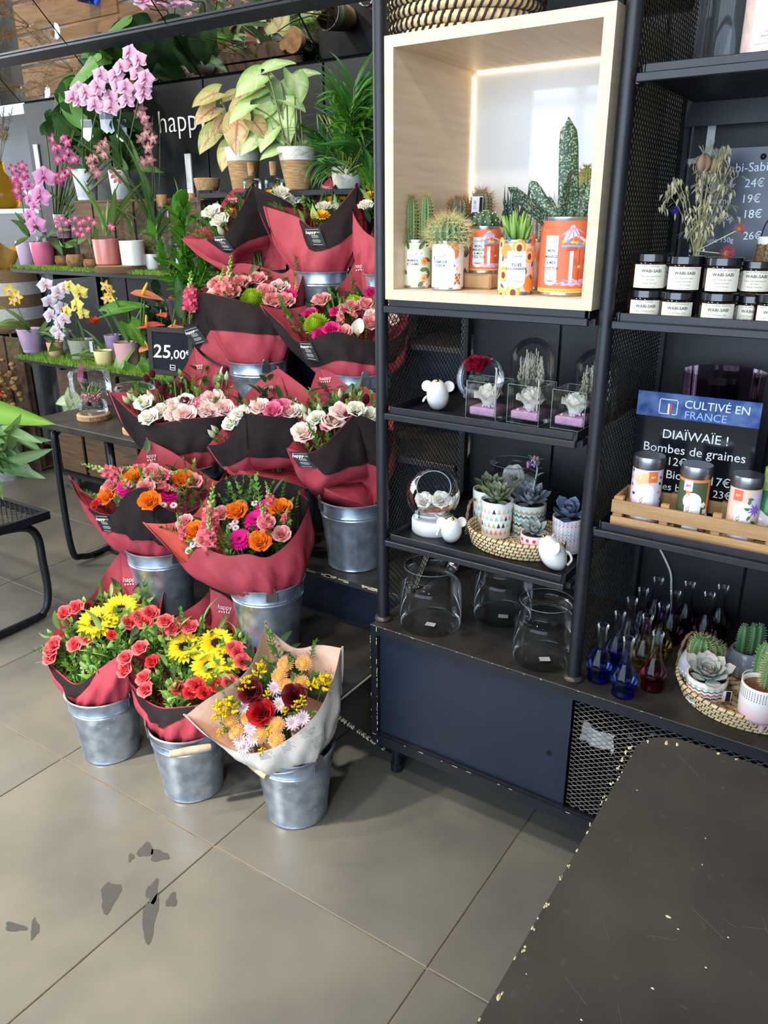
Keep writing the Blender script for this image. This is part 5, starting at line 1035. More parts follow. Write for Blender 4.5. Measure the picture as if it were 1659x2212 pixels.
# ------------------------------------------------------------------ coloured bud vases
def budvase(px_, py_, col, lab):
    p = front(px_, py_, ZC, .026); t = thing('bud_vase', lab, 'vase', p, 'coloured glass bud vases'); P = [(.019, 0), (.023, .002), (.0235, .006), (.020, .012), (.0225, .018), (.0265, .028), (.0265, .034), (.023, .044), (.017, .056), (.0125, .066), (.0105, .076), (.0095, .095), (.0098, .108), (.0125, .114), (.0125, .117), (.0108, .1175)]
    P = [(a*1.03, z*1.15) for a, z in P]; n = 40; V, F = lathe(P, n, True, rib=lambda a, q: (.045*math.cos(10*a) if .25 < q < .85 else 0)); C = A([lerp(col, (.93, .95, .96), min(1, max(0, (V[j][2]-.025)/.05))) for j in range(len(V))]); b = MB(); b.add((V, F), C); ob('vase', b, glass('tinted_glass', vert=True), t, smooth=True)
    b = MB(); b.add(lathe([(.018, .002), (.021, .006), (.0215, .012), (.001, .013)], 24, True), col); ob('solid_base', b, glass('tinted_glass', vert=True), t, smooth=True)
BLU, RED, YEL, MAG, PUR, WIN = (.10, .22, .62), (.55, .10, .12), (.78, .70, .25), (.45, .08, .30), (.30, .12, .48), (.32, .07, .10)
for x, y, c, l in [(1290, 1481, BLU, 'blue-based glass bud vase next to the shelving post'), (1343, 1514, BLU, 'blue-based glass bud vase at the front of the group'), (1326, 1450, BLU, 'blue-based glass bud vase standing behind two other blue ones'), (1352, 1416, (.75, .78, .82), 'clear glass bud vase behind the blue ones'), (1405, 1500, RED, 'red-based glass bud vase at the front beside the straw tray'), (1384, 1458, YEL, 'yellow-based glass bud vase between blue and red ones'), (1418, 1430, YEL, 'yellow-based glass bud vase behind the red one'), (1376, 1392, MAG, 'magenta-based glass bud vase against the mesh side'), (1408, 1366, PUR, 'violet-based glass bud vase at the very back by the mesh'), (1443, 1398, WIN, 'wine-red glass bud vase below the white cable'), (1474, 1376, PUR, 'deep violet bud vase behind the wine-red one'), (1515, 1402, WIN, 'dark wine-red bud vase behind the small cactus pot'), (1544, 1384, (.16, .06, .08), 'darkest brown-red bud vase at the back panel')]: budvase(x, y, c, l)
# straw tray with cacti
c = pZ(1600, 1512, ZC); c = A((c[0]+.012, c[1]+.005, ZC))
basket('tray_basket', 'round straw tray with rope handle holding small cactus pots beside the bud vases', c, .128, .112, .04, 5, 56, .14, handle=[PI*.86], cat='tray')
ZT2 = ZC+.0085
def cac(hp, wp, ribs, c0, c1, cs, n=1, sl=.009, off=0, spread=0.0, dome=True):
    def f(t, p, rt, h):
        for k in range(n):
            b, s = cactus(wid(hp, p)*(1-.22*k), wid(wp, p)/2, ribs, c0, c1, cs, sl, 5, 12, k+ribs, dome); q = ob('cactus', b, FLESH, t, smooth=True); q.location = Vector(ri*(off+spread*k)-fo*.004*k)+Vector((0, 0, h-.01)); ob('spines', s, PET, q, smooth=False)
    return f
def bowlpot(px_, py_, z, rpx, lab, base, deco, plant, Y=None):
    p = front(px_, py_, z, .02) if Y is None else sit(px_, Y, z); r_ = wid(rpx, p)/2; h = r_*1.5; t = thing('potted_cactus', lab, 'plant', p, 'small cactus pots'); b = MB(); P = [(r_*.55, 0), (r_*.8, .004), (r_*.98, h*.35), (r_, h*.5), (r_*.93, h*.75), (r_*.78, h*.95), (r_*.74, h), (r_*.7, h), (r_*.7, h*.86)]
    b.add(lathe(P, 36), base); ob('pot', b, CER, t, smooth=True); ob('inner_pot', lathe([(r_*.69, h*.84), (r_*.69, h*.96), (r_*.66, h*.96), (r_*.65, h*.86)], 28), pm('terracotta', S(176, 96, 66), S(160, 84, 58), rough=.8, scale=40), t); ob('soil', lathe([(r_*.66, h*.86), (r_*.3, h*.88), (.001, h*.885)], 20, False), SOIL, t)
    W = Wrap(p, r_*1.0, h*.45, 0, h); deco(W, h); W.done('painted_pattern', t); plant(t, p, r_, h); return t
def wdots(W, h):
    for j in range(3):
        for i in range(-9, 10): W.leaf((i+.5*(j % 2))*W.R*.2, -h*.2+j*h*.12, h*.07, W.R*.07, PI/2, S(244, 246, 248), .0012)
def wlines(W, h):
    for i in range(-6, 7):
        for j in range(4): W.leaf(i*W.R*.36, -h*.18+j*h*.09, W.R*.2, W.R*.05, .5*(-1)**i, S(240, 242, 246), .0012)
DG = (S(60, 96, 58), S(96, 132, 80), S(206, 190, 140))
bowlpot(1510, 1450, ZT2, 96, 'grey bowl pot with white dashes and a round cactus beside the bud vases', S(176, 178, 188), wdots, cac(52, 46, 12, *DG, n=2, spread=.018, off=-.004), Y=1.575)
bowlpot(1605, 1440, ZT2, 84, 'blue-grey bowl pot with white line pattern and jointed cactus', S(150, 160, 178), wlines, lambda t, p, rt, h: [cac(70, 22, 5, S(58, 100, 62), S(90, 136, 86), S(220, 220, 200), 1, .004, o)(t, p, rt, h) for o in (-.014, .006, .02)], Y=1.66)
t = pot(1517, 1530, ZT2, 84, 74, 62, 'white cup with teal zigzag print and pale blue echeveria priced 10,00', S(238, 236, 232), zig, ros(S(150, 172, 160), S(182, 196, 190), S(206, 150, 150), wid(56, c), 30, .5, .66, .72, .35, 17)); price_tag(t, ri*.022-fo*.033+A((0, 0, .028)), .35, .034, .026, -.05, '10,00')
def stripes(W, h):
    for j in range(5): W.rect(-PI*W.R, PI*W.R, h*.1+j*h*.07, h*.115+j*h*.07, S(60, 66, 84), .0004)
    W.rect(-PI*W.R, PI*W.R, -h*.45, h*.02, S(206, 110, 90), .0004)
pot(1636, 1500, ZT2, 84, 70, 78, 'white pot with dark stripes and coral base holding a tall knobbly cactus', S(236, 234, 230), stripes, lambda t, p, rt, h: [cac(100-20*k, 30, 6, S(62, 104, 58), S(98, 140, 84), S(210, 206, 170), 1, .006, o)(t, p, rt, h) for k, o in enumerate((-.006, .014))], name='potted_cactus', Y=1.53, group='small cactus pots')
def dashes(W, h):
    rr = random.Random(2)
    for j in range(5):
        for i in range(-22, 23): W.rect(i*W.R*.13, i*W.R*.13+W.R*.035, h*.1+j*h*.075, h*.1+j*h*.075+h*.05, S(96, 100, 116), .0004)
p = front(1628, 1582, ZT2, .03); t = thing('potted_cactus', 'pink and white three-legged pot with a cream-spined column cactus', 'plant', p, 'small cactus pots'); rp = wid(84, p)/2; hp_ = wid(84, p); zleg = .018
b = MB(); V, F = lathe([(rp*.5, zleg), (rp*.93, zleg+.004), (rp*.97, zleg+.012), (rp, zleg+hp_*.6), (rp, zleg+hp_*.97), (rp*.98, zleg+hp_), (rp*.9, zleg+hp_), (rp*.9, zleg+hp_-.012)], 36); b.add((V, F), A([lerp(S(228, 190, 196), S(240, 236, 234), 1.0 if V[j][2] > zleg+hp_*.55 else 0.0) for j in range(len(V))])); ob('pot', b, CER, t, smooth=True)
for k in range(3): a = towards(p)+.5+k*2.1; ob('leg', tube([(rp*.6*math.cos(a), rp*.6*math.sin(a), 0), (rp*.72*math.cos(a), rp*.72*math.sin(a), zleg+.008)], [.0045, .007], 10), pm('pink_leg', S(228, 190, 196), rough=.3), t)
ob('soil', lathe([(rp*.9, zleg+hp_-.009), (rp*.4, zleg+hp_-.007), (.001, zleg+hp_-.006)], 20, False), pm('brown_water', S(110, 62, 38), rough=.3), t); W = Wrap(p, rp, zleg+hp_*.6, 0, hp_); dashes(W, hp_*.75); W.done('painted_pattern', t)
b, s = cactus(wid(86, p), wid(34, p)/2, 13, S(78, 112, 70), S(110, 142, 92), S(232, 222, 180), .008, 6, 15, 77); q = ob('cactus', b, FLESH, t, smooth=True); q.location = Vector(ri*.012)+Vector((0, 0, zleg+hp_-.009)); ob('spines', s, PET, q, smooth=False)
P = [pY(1425, 1185, 1.868), pY(1440, 1215, 1.864), pY(1449, 1240, 1.862), pY(1450, 1270, 1.86), pY(1449, 1330, 1.86)]; c0 = A(P[0]); o = ob('power_cable', tube(crom(P, 20)-c0, .0028, 8), pm('white_cable', S(206, 206, 200), rough=.4), smooth=True, label='white power cable hanging against the black back panel', cat='cable'); o.location = c0
# ================================================================== ZINC BUCKETS
ZINC = pm('galvanised_zinc', S(154, 168, 188), S(192, 206, 222), rough=.32, metal=.82, scale=26, detail=9, lo=.35, hi=.62, rr=(.2, .42), c3=S(218, 230, 244), scale3=70)
ZWIRE = pm('zinc_wire', S(140, 142, 146), rough=.3, metal=.9); BWOOD = pm('grip_wood', S(196, 176, 150), S(172, 150, 124), rough=.6, scale=40)
BUCK = {}
def bucket(p, lab, turn=0.0, handle='down', s=1.0):
    """p = centre of the base; turn = direction of one lug, measured from the side facing the camera"""
    t = thing('zinc_bucket', lab, 'bucket', p, 'zinc flower buckets', towards(p, turn)); h, rb, rt = .205*s, .077*s, .1*s
    f = lambda z: rb+(rt-rb)*z/h
    P = [(rb*.98, 0), (rb*1.03, .003), (rb*1.02, .007), (f(.01), .009)]+[(f(h*q), h*q) for q in (.2, .4, .6, .76)]+[(f(h*.79)+.002, h*.785), (f(h*.8), h*.80), (f(h*.82)+.002, h*.822), (f(h*.84), h*.84), (rt, h*.985), (rt+.0035, h*.99), (rt+.004, h*1.005), (rt, h*1.012), (rt-.003, h), (rt-.004, h*.9), (rb-.002, .012), (.002, .011)]
    ob('body', lathe(P, 48), ZINC, t)
    a = R(100); ob('seam', tube([((f(h*q)+.0006)*math.cos(a), (f(h*q)+.0006)*math.sin(a), h*q) for q in (.03, .75)], .0016, 6), ZINC, t)
    ly = rt+.003
    for sd in (1, -1):
        l = ob('handle_lug', [tr(lathe([(.011, -.001), (.012, 0), (.011, .002)], 16, True, True), roty(PI/2), (sd*ly, 0, h*1.03)), bev((sd*(ly-.002), 0, h*.93), (.003, .03, .026), .001)], ZWIRE, t)
    if handle:
        dz = -1 if handle == 'down' else 1
        arc = [(ly*math.cos(q), -math.sin(q)*(ly+.012), h*1.03-.02*math.sin(q)) for q in np.linspace(0, PI, 25)] if handle == 'down' else [(ly*math.cos(q), math.sin(q)*(ly+.012), h*1.03-.02*math.sin(q)) for q in np.linspace(0, PI, 25)]
        hd = ob('handle', tube(arc, .0022, 6), ZWIRE, t); m = A(arc[12]); ob('grip', tube([m+A((x, 0, 0)) for x in (-.05, -.042, 0, .042, .05)], [.008, .0095, .011, .0095, .008], 12), BWOOD, hd)
    return t
FL = [(-1.572, 1.072), (-1.325, 1.115), (-1.058, 1.205)]
def under(px_, z, Y): p = sit(px_, Y, z); return A((p[0], Y, z))
bk = {}
bk['f1'] = front(248, 1651, 0, .079); bk['f2'] = front(424, 1735, 0, .079); bk['f3'] = front(645, 1793, 0, .079)
bk['t2L'] = under(362, TIER[2][0], 1.40); bk['t2R'] = under(585, TIER[2][0], 1.40)
bk['t3R'] = front(768, 1238, TIER[3][0], .079); bk['t3C'] = under(622, TIER[3][0], bk['t3R'][1]); bk['t3L'] = under(418, TIER[3][0], bk['t3R'][1]-.02)
bk['t4L'] = under(565, TIER[4][0], 1.985); bk['t4R'] = under(780, TIER[4][0], 1.99)
bk['t5L'] = under(575, TIER[5][0], 2.28); bk['t5C'] = under(705, TIER[5][0], 2.28); bk['t5R'] = under(850, TIER[5][0], 2.28)
for k, (lab, tn, hd) in {'f1': ('zinc bucket on the floor at the open end of the stand', .75, None), 'f2': ('zinc bucket on the floor with a wooden grip across its rim', PI/2, 'down'), 'f3': ('zinc bucket on the floor beside the cabinet with newspaper bouquet', .6, 'down'), 't2L': ('dark shaded zinc bucket on the low step at the open end', .4, None), 't2R': ('zinc bucket on the low step with its lug to the front', .1, None), 't3R': ('zinc bucket on the second step beside the shelving', 1.9, None), 't3C': ('zinc bucket in the middle of the second step', 1.0, None), 't3L': ('zinc bucket at the open end of the second step', 1.0, None), 't4L': ('zinc bucket on the third step behind the price sign', .25, None), 't4R': ('zinc bucket on the third step beside the shelving', .15, None), 't5L': ('zinc bucket at the open end of the top step', 1.0, None), 't5C': ('zinc bucket in the middle of the top step', 1.0, None), 't5R': ('zinc bucket on the top step behind the shelving', 1.0, None)}.items(): bucket(bk[k], lab, tn, hd)
# ================================================================== WRAPPED BOUQUETS
def paper(name, c1, c2): return pm(name, c1, c2, rough=.62, scale=18, detail=3, bump=.25, bscale=22, spec=.3)
PINKP = paper('raspberry_paper', S(154, 52, 64), S(164, 60, 72)); BLACKP = pm('aubergine_paper', S(33, 25, 26), S(40, 31, 32), rough=.7, scale=18, detail=3, bump=.25, bscale=22, spec=.12); LITREDP = paper('lit_red_paper', S(214, 92, 84), S(220, 100, 92))  # the coral tone paints in light shining through translucent red paper
NEWS = paper('newsprint', S(214, 206, 196), S(202, 194, 184)); PEACHP = paper('peach_lining', S(232, 184, 156), S(238, 196, 172)); LOGO = pm('logo_pale', S(244, 214, 220), rough=.6); CARD = pm('card_black', S(13, 12, 13), rough=.5, spec=.25)
HR = A((RT[0], RT[1], 0))/np.linalg.norm([RT[0], RT[1]]); HF = A((FW[0], FW[1], 0))/np.linalg.norm([FW[0], FW[1]])
SHARP = {(402, 1545), (573, 1347), (738, 1400), (312, 1130), (150, 1030), (318, 950), (777, 543), (712, 382), (602, 795), (688, 790), (420, 748), (262, 1190), (455, 1272), (575, 447), (565, 660), (238, 847), (768, 403), (545, 402), (765, 893), (528, 893), (435, 630), (622, 968), (395, 515), (660, 575), (450, 962), (402, 702)}
def bouquet(key, lab, rim, flowers, fill=('sprig',), nfill=26, out=PINKP, inn=PINKP, collar=BLACKP, dc=None, seed=1, logo=None, cards=(), dome=.03, fcol=None, rbase=.05, bulge=.10, zin=.05, cols=None, ns=96, dscale=1.0, back=None, fz=.1, edge=.88, split=None):
    """rim: (px, py, depth offset, collar start 0..1) round the mouth, from the left edge by the front to the back"""
    p0 = bk[key]; base = A((p0[0], p0[1], p0[2]+.205-zin)); d0 = depth(base) if dc is None else dc; rr = random.Random(seed)
    rim = [tuple(q)+(1,)*(4-len(q)) for q in rim]; rim = [r_ for q in rim for r_ in ([q, q] if (q[0], q[1]) in SHARP else [q])]; P = A([pd(x, y, d0+do*dscale) for x, y, do, _ in rim]); T = A([[q[3]] for q in rim]); n = len(rim)
    rimc = crom(P, ns, True); tc = np.clip(crom(T, ns, True)[:, 0], 0, 1.0)
    # base ring, same turning sense: left, front, right, back
    ctr = P.mean(0); ang = []
    for q in rimc: v = q-base; ang.append(math.atan2(v@HF, v@HR))
    ang = np.unwrap(ang); sm = np.linspace(ang[0], ang[0]+2*PI*(1 if ang[-1] > ang[0] else -1), ns, endpoint=False); ang = .5*ang+.5*sm
    b0 = A([base+rbase*(math.cos(a)*HR+math.sin(a)*HF) for a in ang])
    nt = 18; ph = [rr.uniform(0, 6.28) for _ in range(4)]
    t = thing('bouquet', lab, 'bouquet', base, 'paper-wrapped bouquets')
    def surf(off, t0=None, t1=None):
        V = []
        for j in range(nt):
            for i in range(ns):
                lo = 0 if t0 is None else t0[i]; v = lo+(1-lo)*j/(nt-1); a = b0[i]; c = rimc[i]; q = a*(1-v)+c*v; rad = q-(base*(1-v)+ctr*v); rad[2] = 0; L = np.linalg.norm(rad)+1e-6; rad = rad/L
                cr = .006*math.sin(7*ang[i]+ph[0]+3*v)+.004*math.sin(13*ang[i]+ph[1]-5*v)+.003*math.sin(23*ang[i]+9*v+ph[2]); V.append(q+rad*(bulge*.5*math.sin(PI*v**.8)+cr*math.sin(PI*min(1, v*1.1))+off))
        return A(V)
    F = [(j*ns+i, j*ns+(i+1) % ns, (j+1)*ns+(i+1) % ns, (j+1)*ns+i) for j in range(nt-1) for i in range(ns)]
    VO = surf(0); VI = surf(-.0022); wrap = ob('wrapping_paper', (VO, F), out, t, world=True, smooth=True)
    rimx = crom(A([[q[0]] for q in rim]), ns, True)[:, 0]
    lin = ob('paper_lining', (VI, [f[::-1] for f in F if split is None or rimx[f[0] % ns] >= split[0]]), inn, t, world=True, smooth=True)
    if split: ob('paper_lining', (VI, [f[::-1] for f in F if rimx[f[0] % ns] < split[0]]), split[1], t, world=True, smooth=True)
    if collar is not None and (tc < .97).any():
        VC = surf(.0026, tc); ids = {i for i in range(ns) if tc[i] < .97}
        FC = [(j*ns+i, j*ns+(i+1) % ns, (j+1)*ns+(i+1) % ns, (j+1)*ns+i) for j in range(nt-1) for i in range(ns) if i in ids and (i+1) % ns in ids]
        if FC:
            use = sorted({q for f in FC for q in f}); mp = {q: k for k, q in enumerate(use)}; ob('folded_collar', (VC[use], [tuple(mp[q] for q in f) for f in FC]), collar, t, world=True, smooth=True)
    tree = BVHTree.FromPolygons([tuple(v) for v in np.concatenate([VO, VI])], F+[tuple(q+len(VO) for q in f) for f in F])
    px2 = A([(q[0], q[1]) for q in rim]); dof = A([q[2] for q in rim])
    cpx = px2.mean(0)
    def dof_at(x, y): w_ = 1/(((px2-A((x, y)))**2).sum(1)+300)**1.2; return float((w_*dof).sum()/w_.sum())
    inside = lambda x, y, k=1.0: _pip(cpx[0]+(x-cpx[0])/k, cpx[1]+(y-cpx[1])/k, px2)
    stem0 = base+A((0, 0, -.02))
    for fl in flowers:
        if fl[0] == 'S':      # spike from base pixel to tip pixel
            _, me, xa, ya, xb, yb = fl[:6]; lift = fl[6] if len(fl) > 6 else 0; da = d0+dof_at(xa, ya)*dscale*.75-dome*.4-lift; qa, qb = pd(xa, ya, da), pd(xb, yb, da-.01); v = qb-qa; inst(me, me.name.split('.')[0], t, aim(qa, v, np.linalg.norm(v), rr.random()*6.28)); continue
        if fl[0] == 'S2':     # bobble on a wiry stem
            _, me, x, y = fl; pos = pd(x, y, d0+dof_at(x, y)*dscale*.75-dome*.6); inst(me, 'burnet', t, aim(pos, (pos-stem0)/np.linalg.norm(pos-stem0)+A((0, 0, .3)), .13, rr.random()*6)); continue
        me, x, y, s = fl[:4]; lift = fl[4] if len(fl) > 4 else 0; tw = fl[5] if len(fl) > 5 else .55
        pos = pd(x, y, d0+dof_at(x, y)*dscale*.75-dome*.5-lift); v = pos-stem0; v /= np.linalg.norm(v); f = v*(1-tw)-FW*tw+A((0, 0, .12)); sz = s/2*depth(pos)/FPX
        nm = me.name.split('.')[0]
        inst(me, nm, t, aim(pos-A(f)/np.linalg.norm(f)*sz*.35, f, sz, rr.random()*6.28))
    # greenery between the blooms
    k = 0; tries = 0; xs, ys = px2[:, 0], px2[:, 1]; fm = [flora(*q) if isinstance(q, tuple) else flora(q) for q in fill]
    while k < nfill and tries < 2000:
        tries += 1; x, y = rr.uniform(xs.min(), xs.max()), rr.uniform(ys.min(), ys.max())
        if not inside(x, y, edge): continue
        if any(y < ly+34 and abs(x-lx) < 75 for lx, ly, _, _ in logo or []): continue
        pos = pd(x, y, d0+dof_at(x, y)*dscale*.75-.0+.02*rr.uniform(-.8, 1)); v = pos-stem0; L = np.linalg.norm(v); v = v/L+A([rr.uniform(-.35, .35) for _ in range(3)])*.8-FW*.2; me = rr.choice(fm); sl = fz*rr.uniform(.75, 1.2)
        inst(me, me.name.split('.')[0], t, aim(pos-v*sl*.75, v, sl, rr.random()*6.28)); k += 1
    # dark leafy heart that the stems come from
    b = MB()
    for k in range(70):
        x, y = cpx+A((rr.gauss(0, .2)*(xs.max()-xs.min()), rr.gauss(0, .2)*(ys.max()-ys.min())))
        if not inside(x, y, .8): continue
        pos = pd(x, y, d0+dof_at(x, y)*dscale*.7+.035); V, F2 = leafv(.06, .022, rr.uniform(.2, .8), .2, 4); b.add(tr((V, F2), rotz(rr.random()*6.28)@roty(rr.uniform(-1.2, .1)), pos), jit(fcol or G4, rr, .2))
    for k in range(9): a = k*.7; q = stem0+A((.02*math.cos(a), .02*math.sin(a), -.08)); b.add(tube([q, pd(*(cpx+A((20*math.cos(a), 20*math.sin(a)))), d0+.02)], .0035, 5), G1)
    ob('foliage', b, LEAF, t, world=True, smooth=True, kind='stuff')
    def hit(x, y):
        d = ray(x, y); d = d/np.linalg.norm(d); h = tree.ray_cast(Vector(CAM), Vector(d)); return h
    for (x, y, sz, rot) in logo or []:
        h = hit(x, y)
        if h[0] is None: continue
        nrm = A(h[1]); nrm = nrm if nrm@FW < 0 else -nrm; xx = RT-nrm*(RT@nrm); xx /= np.linalg.norm(xx); yy = np.cross(nrm, xx); c, s_ = math.cos(rot), math.sin(rot); xr = xx*c+yy*s_; yr = -xx*s_+yy*c; q = A(h[0])+nrm*.004; w_ = sz*depth(q)/FPX
        lettering('happy', w_*.42, LOGO, t, basis(q, xr, yr), bold=-.005); b = MB()
        for k in range(5): b.add(tr(lathe([(w_*.055, 0), (w_*.05, .0004)], 10, True, True), t=((k-2)*w_*.17, -w_*.3, 0)))
        ob('logo_dots', b, LOGO, t, smooth=False, kind='stuff', T=Matrix.Translation(-Vector(base))@basis(q, xr, yr))
    for q4 in cards:
        h = hit(*[float(q) for q in A(q4).mean(0)]); dd = (depth(h[0]) if h[0] is not None else d0-.1)-.012; C4 = [pd(x, y, dd+(.008 if k in (0, 3) else -.004)) for k, (x, y) in enumerate(q4)]; card(t, C4)
    return t, dict(hit=hit, d0=d0)
def card(t, C4):
    """small black advice card with printed lines; corners tl, tr, br, bl"""
    C4 = A(C4); n_ = np.cross(C4[1]-C4[0], C4[3]-C4[0]); n_ /= np.linalg.norm(n_); n_ = n_ if n_@FW < 0 else -n_; c = ob('advice_card', (np.concatenate([C4+n_*.0005, C4-n_*.0005]), [(0, 1, 2, 3), (7, 6, 5, 4), (0, 4, 5, 1), (1, 5, 6, 2), (2, 6, 7, 3), (3, 7, 4, 0)]), CARD, t, world=True, smooth=False)
    at = lambda u, v: C4[0]*(1-u)*(1-v)+C4[1]*u*(1-v)+C4[2]*u*v+C4[3]*(1-u)*v+n_*.0012; xx = C4[1]-C4[0]; L = np.linalg.norm(xx); yy = C4[0]-C4[3]; h_ = np.linalg.norm(yy)
    lettering('happy', L*.26, WHITE, c, basis(at(.34, .27), xx, yy), bold=.01); b = MB(); cl = [S(226, 180, 60), S(206, 70, 60), S(120, 170, 80), S(90, 110, 190)]
    for k in range(4):
        q = [at(.6+.08*k, .22), at(.66+.08*k, .22), at(.66+.08*k, .31), at(.6+.08*k, .31)]; b.add((A(q), [(0, 1, 2, 3)]), cl[k])
    for v, w_ in ((.1, .8), (.42, .4), (.48, .46), (.54, .4), (.66, .46), (.72, .56), (.78, .44), (.92, .6)):
        q = [at(.5-w_/2, v), at(.5+w_/2, v), at(.5+w_/2, v+.018), at(.5-w_/2, v+.018)]; b.add((A(q), [(0, 1, 2, 3)]), S(190, 190, 190))
    ob('card_print', b, PRINT, c, world=False, smooth=False, kind='stuff').matrix_basis = Matrix.Translation(-t.location)
def _pip(x, y, P):
    c = False; j = len(P)-1
    for i in range(len(P)):
        if (P[i][1] > y) != (P[j][1] > y) and x < (P[j][0]-P[i][0])*(y-P[i][1])/(P[j][1]-P[i][1])+P[i][0]: c = not c
        j = i
    return c
# blooms used in the bouquets
ORR = flora('rose', S(246, 150, 40), S(248, 130, 24), S(236, 170, 60), .95, 2); PKR = flora('rose', S(226, 120, 130), S(240, 178, 176), S(232, 206, 180), .95, 3); CRR = flora('rose', S(210, 36, 48), S(226, 62, 70), S(244, 200, 180), .9, 4); CRW = flora('rose', S(214, 44, 60), S(238, 120, 122), S(246, 206, 190), .95, 5)
REDR = flora('rose', S(150, 14, 22), S(178, 22, 30), S(110, 10, 16), .95, 6); DRK = flora('rose', S(86, 16, 26), S(106, 22, 34), S(60, 10, 18), .95, 7); FUR = flora('rose', S(206, 24, 110), S(226, 50, 140), S(190, 30, 90), 1.0, 8); LIS = flora('rose', S(240, 238, 220), S(244, 242, 234), S(206, 216, 160), 1.0, 9); BLU_ = flora('rose', S(246, 206, 200), S(248, 226, 220), S(240, 220, 200), 1.05, 10); PEO = flora('rose', S(226, 90, 140), S(238, 140, 176), S(236, 160, 160), .9, 11)
GER = flora('ray', 30, 3, .82, .17, S(206, 10, 120), S(226, 20, 140), S(34, 16, 26), .2); SUN = flora('ray', 22, 2, .72, .21, S(246, 190, 20), S(252, 220, 40), S(46, 30, 18), .42, .2); DAI = flora('ray', 20, 2, .6, .2, S(244, 210, 220), S(248, 240, 242), S(176, 90, 110), .32, .2); SAN = flora('mum', S(250, 214, 110), S(250, 206, 164), 110, 13, .7, .55); GMU = flora('mum', S(150, 176, 30), S(186, 214, 60), 190, 14, 1.0); AST = flora('astrantia', S(236, 226, 230), S(206, 150, 176)); SOL = flora('solidago', S(240, 206, 20))
SNP = flora('snap', S(232, 110, 130), S(214, 206, 150)); SNR = flora('snap', S(236, 140, 140), S(206, 200, 130), 8, .4); SNK = flora('snap', S(232, 80, 130), S(226, 190, 150), 9, .55); LBUD = flora('bud', S(170, 196, 110), S(232, 234, 206)); ABUD = flora('bud', S(140, 176, 60), S(214, 220, 130), .3); BUR = flora('burnet', S(92, 16, 34)); CAL = flora('calla', S(246, 244, 236)); YRO = flora('ray', 16, 3, .7, .2, S(250, 170, 20), S(252, 190, 30), S(226, 140, 20), .25, .45)
LFA = flora('long', S(128, 172, 84), .22, .9); LFB = flora('long', S(70, 118, 56), .14, 1.2)
SPA, SPB, SPC = ('sprig', S(96, 142, 58), 7, .27, .13, 6, .35), ('sprig', S(66, 108, 50), 8, .22, .09, 7, .5), ('sprig', S(140, 178, 88), 6, .28, .14, 8, .3)
ALS = ('long', S(140, 182, 92), .25, .9)
def burs(*xy): return [('S2', BUR, x, y) for x, y in xy]
def many(me, s, *xy): return [(me, q[0], q[1], s)+tuple(q[2:]) for q in xy]
def spk(me, *q): return [('S', me)+a for a in q]
# --- floor row
_t, _i = bouquet('f3', 'newspaper-wrapped bouquet of dark red roses, goldenrod and peach chrysanthemums', [(402, 1545, -.02), (470, 1605, -.06), (545, 1628, -.09), (620, 1600, -.10), (685, 1542, -.08), (722, 1465, -.03), (738, 1400, .03), (690, 1393, .07), (640, 1400, .1), (600, 1375, .11), (573, 1347, .1), (545, 1430, .07), (505, 1475, .04), (450, 1508, 0)],
    many(REDR, 62, (566, 1540)) + many(DRK, 58, (543, 1495), (637, 1505)) + many(SAN, 46, (495, 1558), (508, 1580), (597, 1565), (560, 1587), (596, 1597), (603, 1458), (617, 1480), (616, 1432), (655, 1430), (650, 1472), (534, 1548)) + many(AST, 46, (525, 1527), (604, 1520), (593, 1485), (541, 1573), (525, 1615), (518, 1600), (632, 1560), (655, 1550), (545, 1595)) +
    spk(SOL, (480, 1560, 470, 1510), (500, 1555, 492, 1500), (560, 1470, 565, 1425), (530, 1500, 535, 1455), (585, 1560, 580, 1590), (640, 1540, 640, 1510), (690, 1500, 705, 1450), (700, 1480, 718, 1465), (665, 1490, 690, 1465), (570, 1610, 560, 1635), (575, 1510, 580, 1488), (650, 1530, 655, 1500), (620, 1545, 610, 1525), (480, 1590, 470, 1575)),
    fill=(SPA,), nfill=30, out=NEWS, inn=PEACHP, collar=None, seed=13, fz=.06, bulge=.06, dscale=.6, dc=1.88)
b = MB(); rr = random.Random(5)      # columns of newsprint
for (x0, y0, ux, uy, vx, vy, nl) in [(600, 1600, 3.2, -1.6, 1.6, 3.0, 9), (640, 1570, 3.4, -2.2, 1.4, 3.0, 10), (690, 1500, 1.4, -3.4, 3.0, 1.6, 7), (560, 1625, 3.4, -.6, .6, 3.0, 6), (672, 1600, 3.0, -2.2, 1.6, 3.0, 7), (596, 1362, 3.2, 1.8, -1.4, 3, 6), (706, 1470, 1.2, -3.6, 2.6, 1.0, 5)]:
    for l in range(nl):
        n_ = rr.randint(6, 9)
        for k in range(n_):
            if rr.random() < .18: continue
            q = []
            for du, dv in ((0, 0), (.7, 0), (.7, .3), (0, .3)):
                h = _i['hit'](x0+ux*(k+du)+vx*(l+dv), y0+uy*(k+du)+vy*(l+dv))
                if h[0] is None: break
                nn = A(h[1]); nn = nn if nn@FW < 0 else -nn; q.append(A(h[0])+nn*.0012)
            if len(q) == 4 and np.ptp(A([depth(z) for z in q])) < .02: b.add((A(q), [(0, 1, 2, 3)]), S(120, 118, 118))
ob('newsprint_lines', b, PRINT, _t, world=True, smooth=False, kind='stuff')
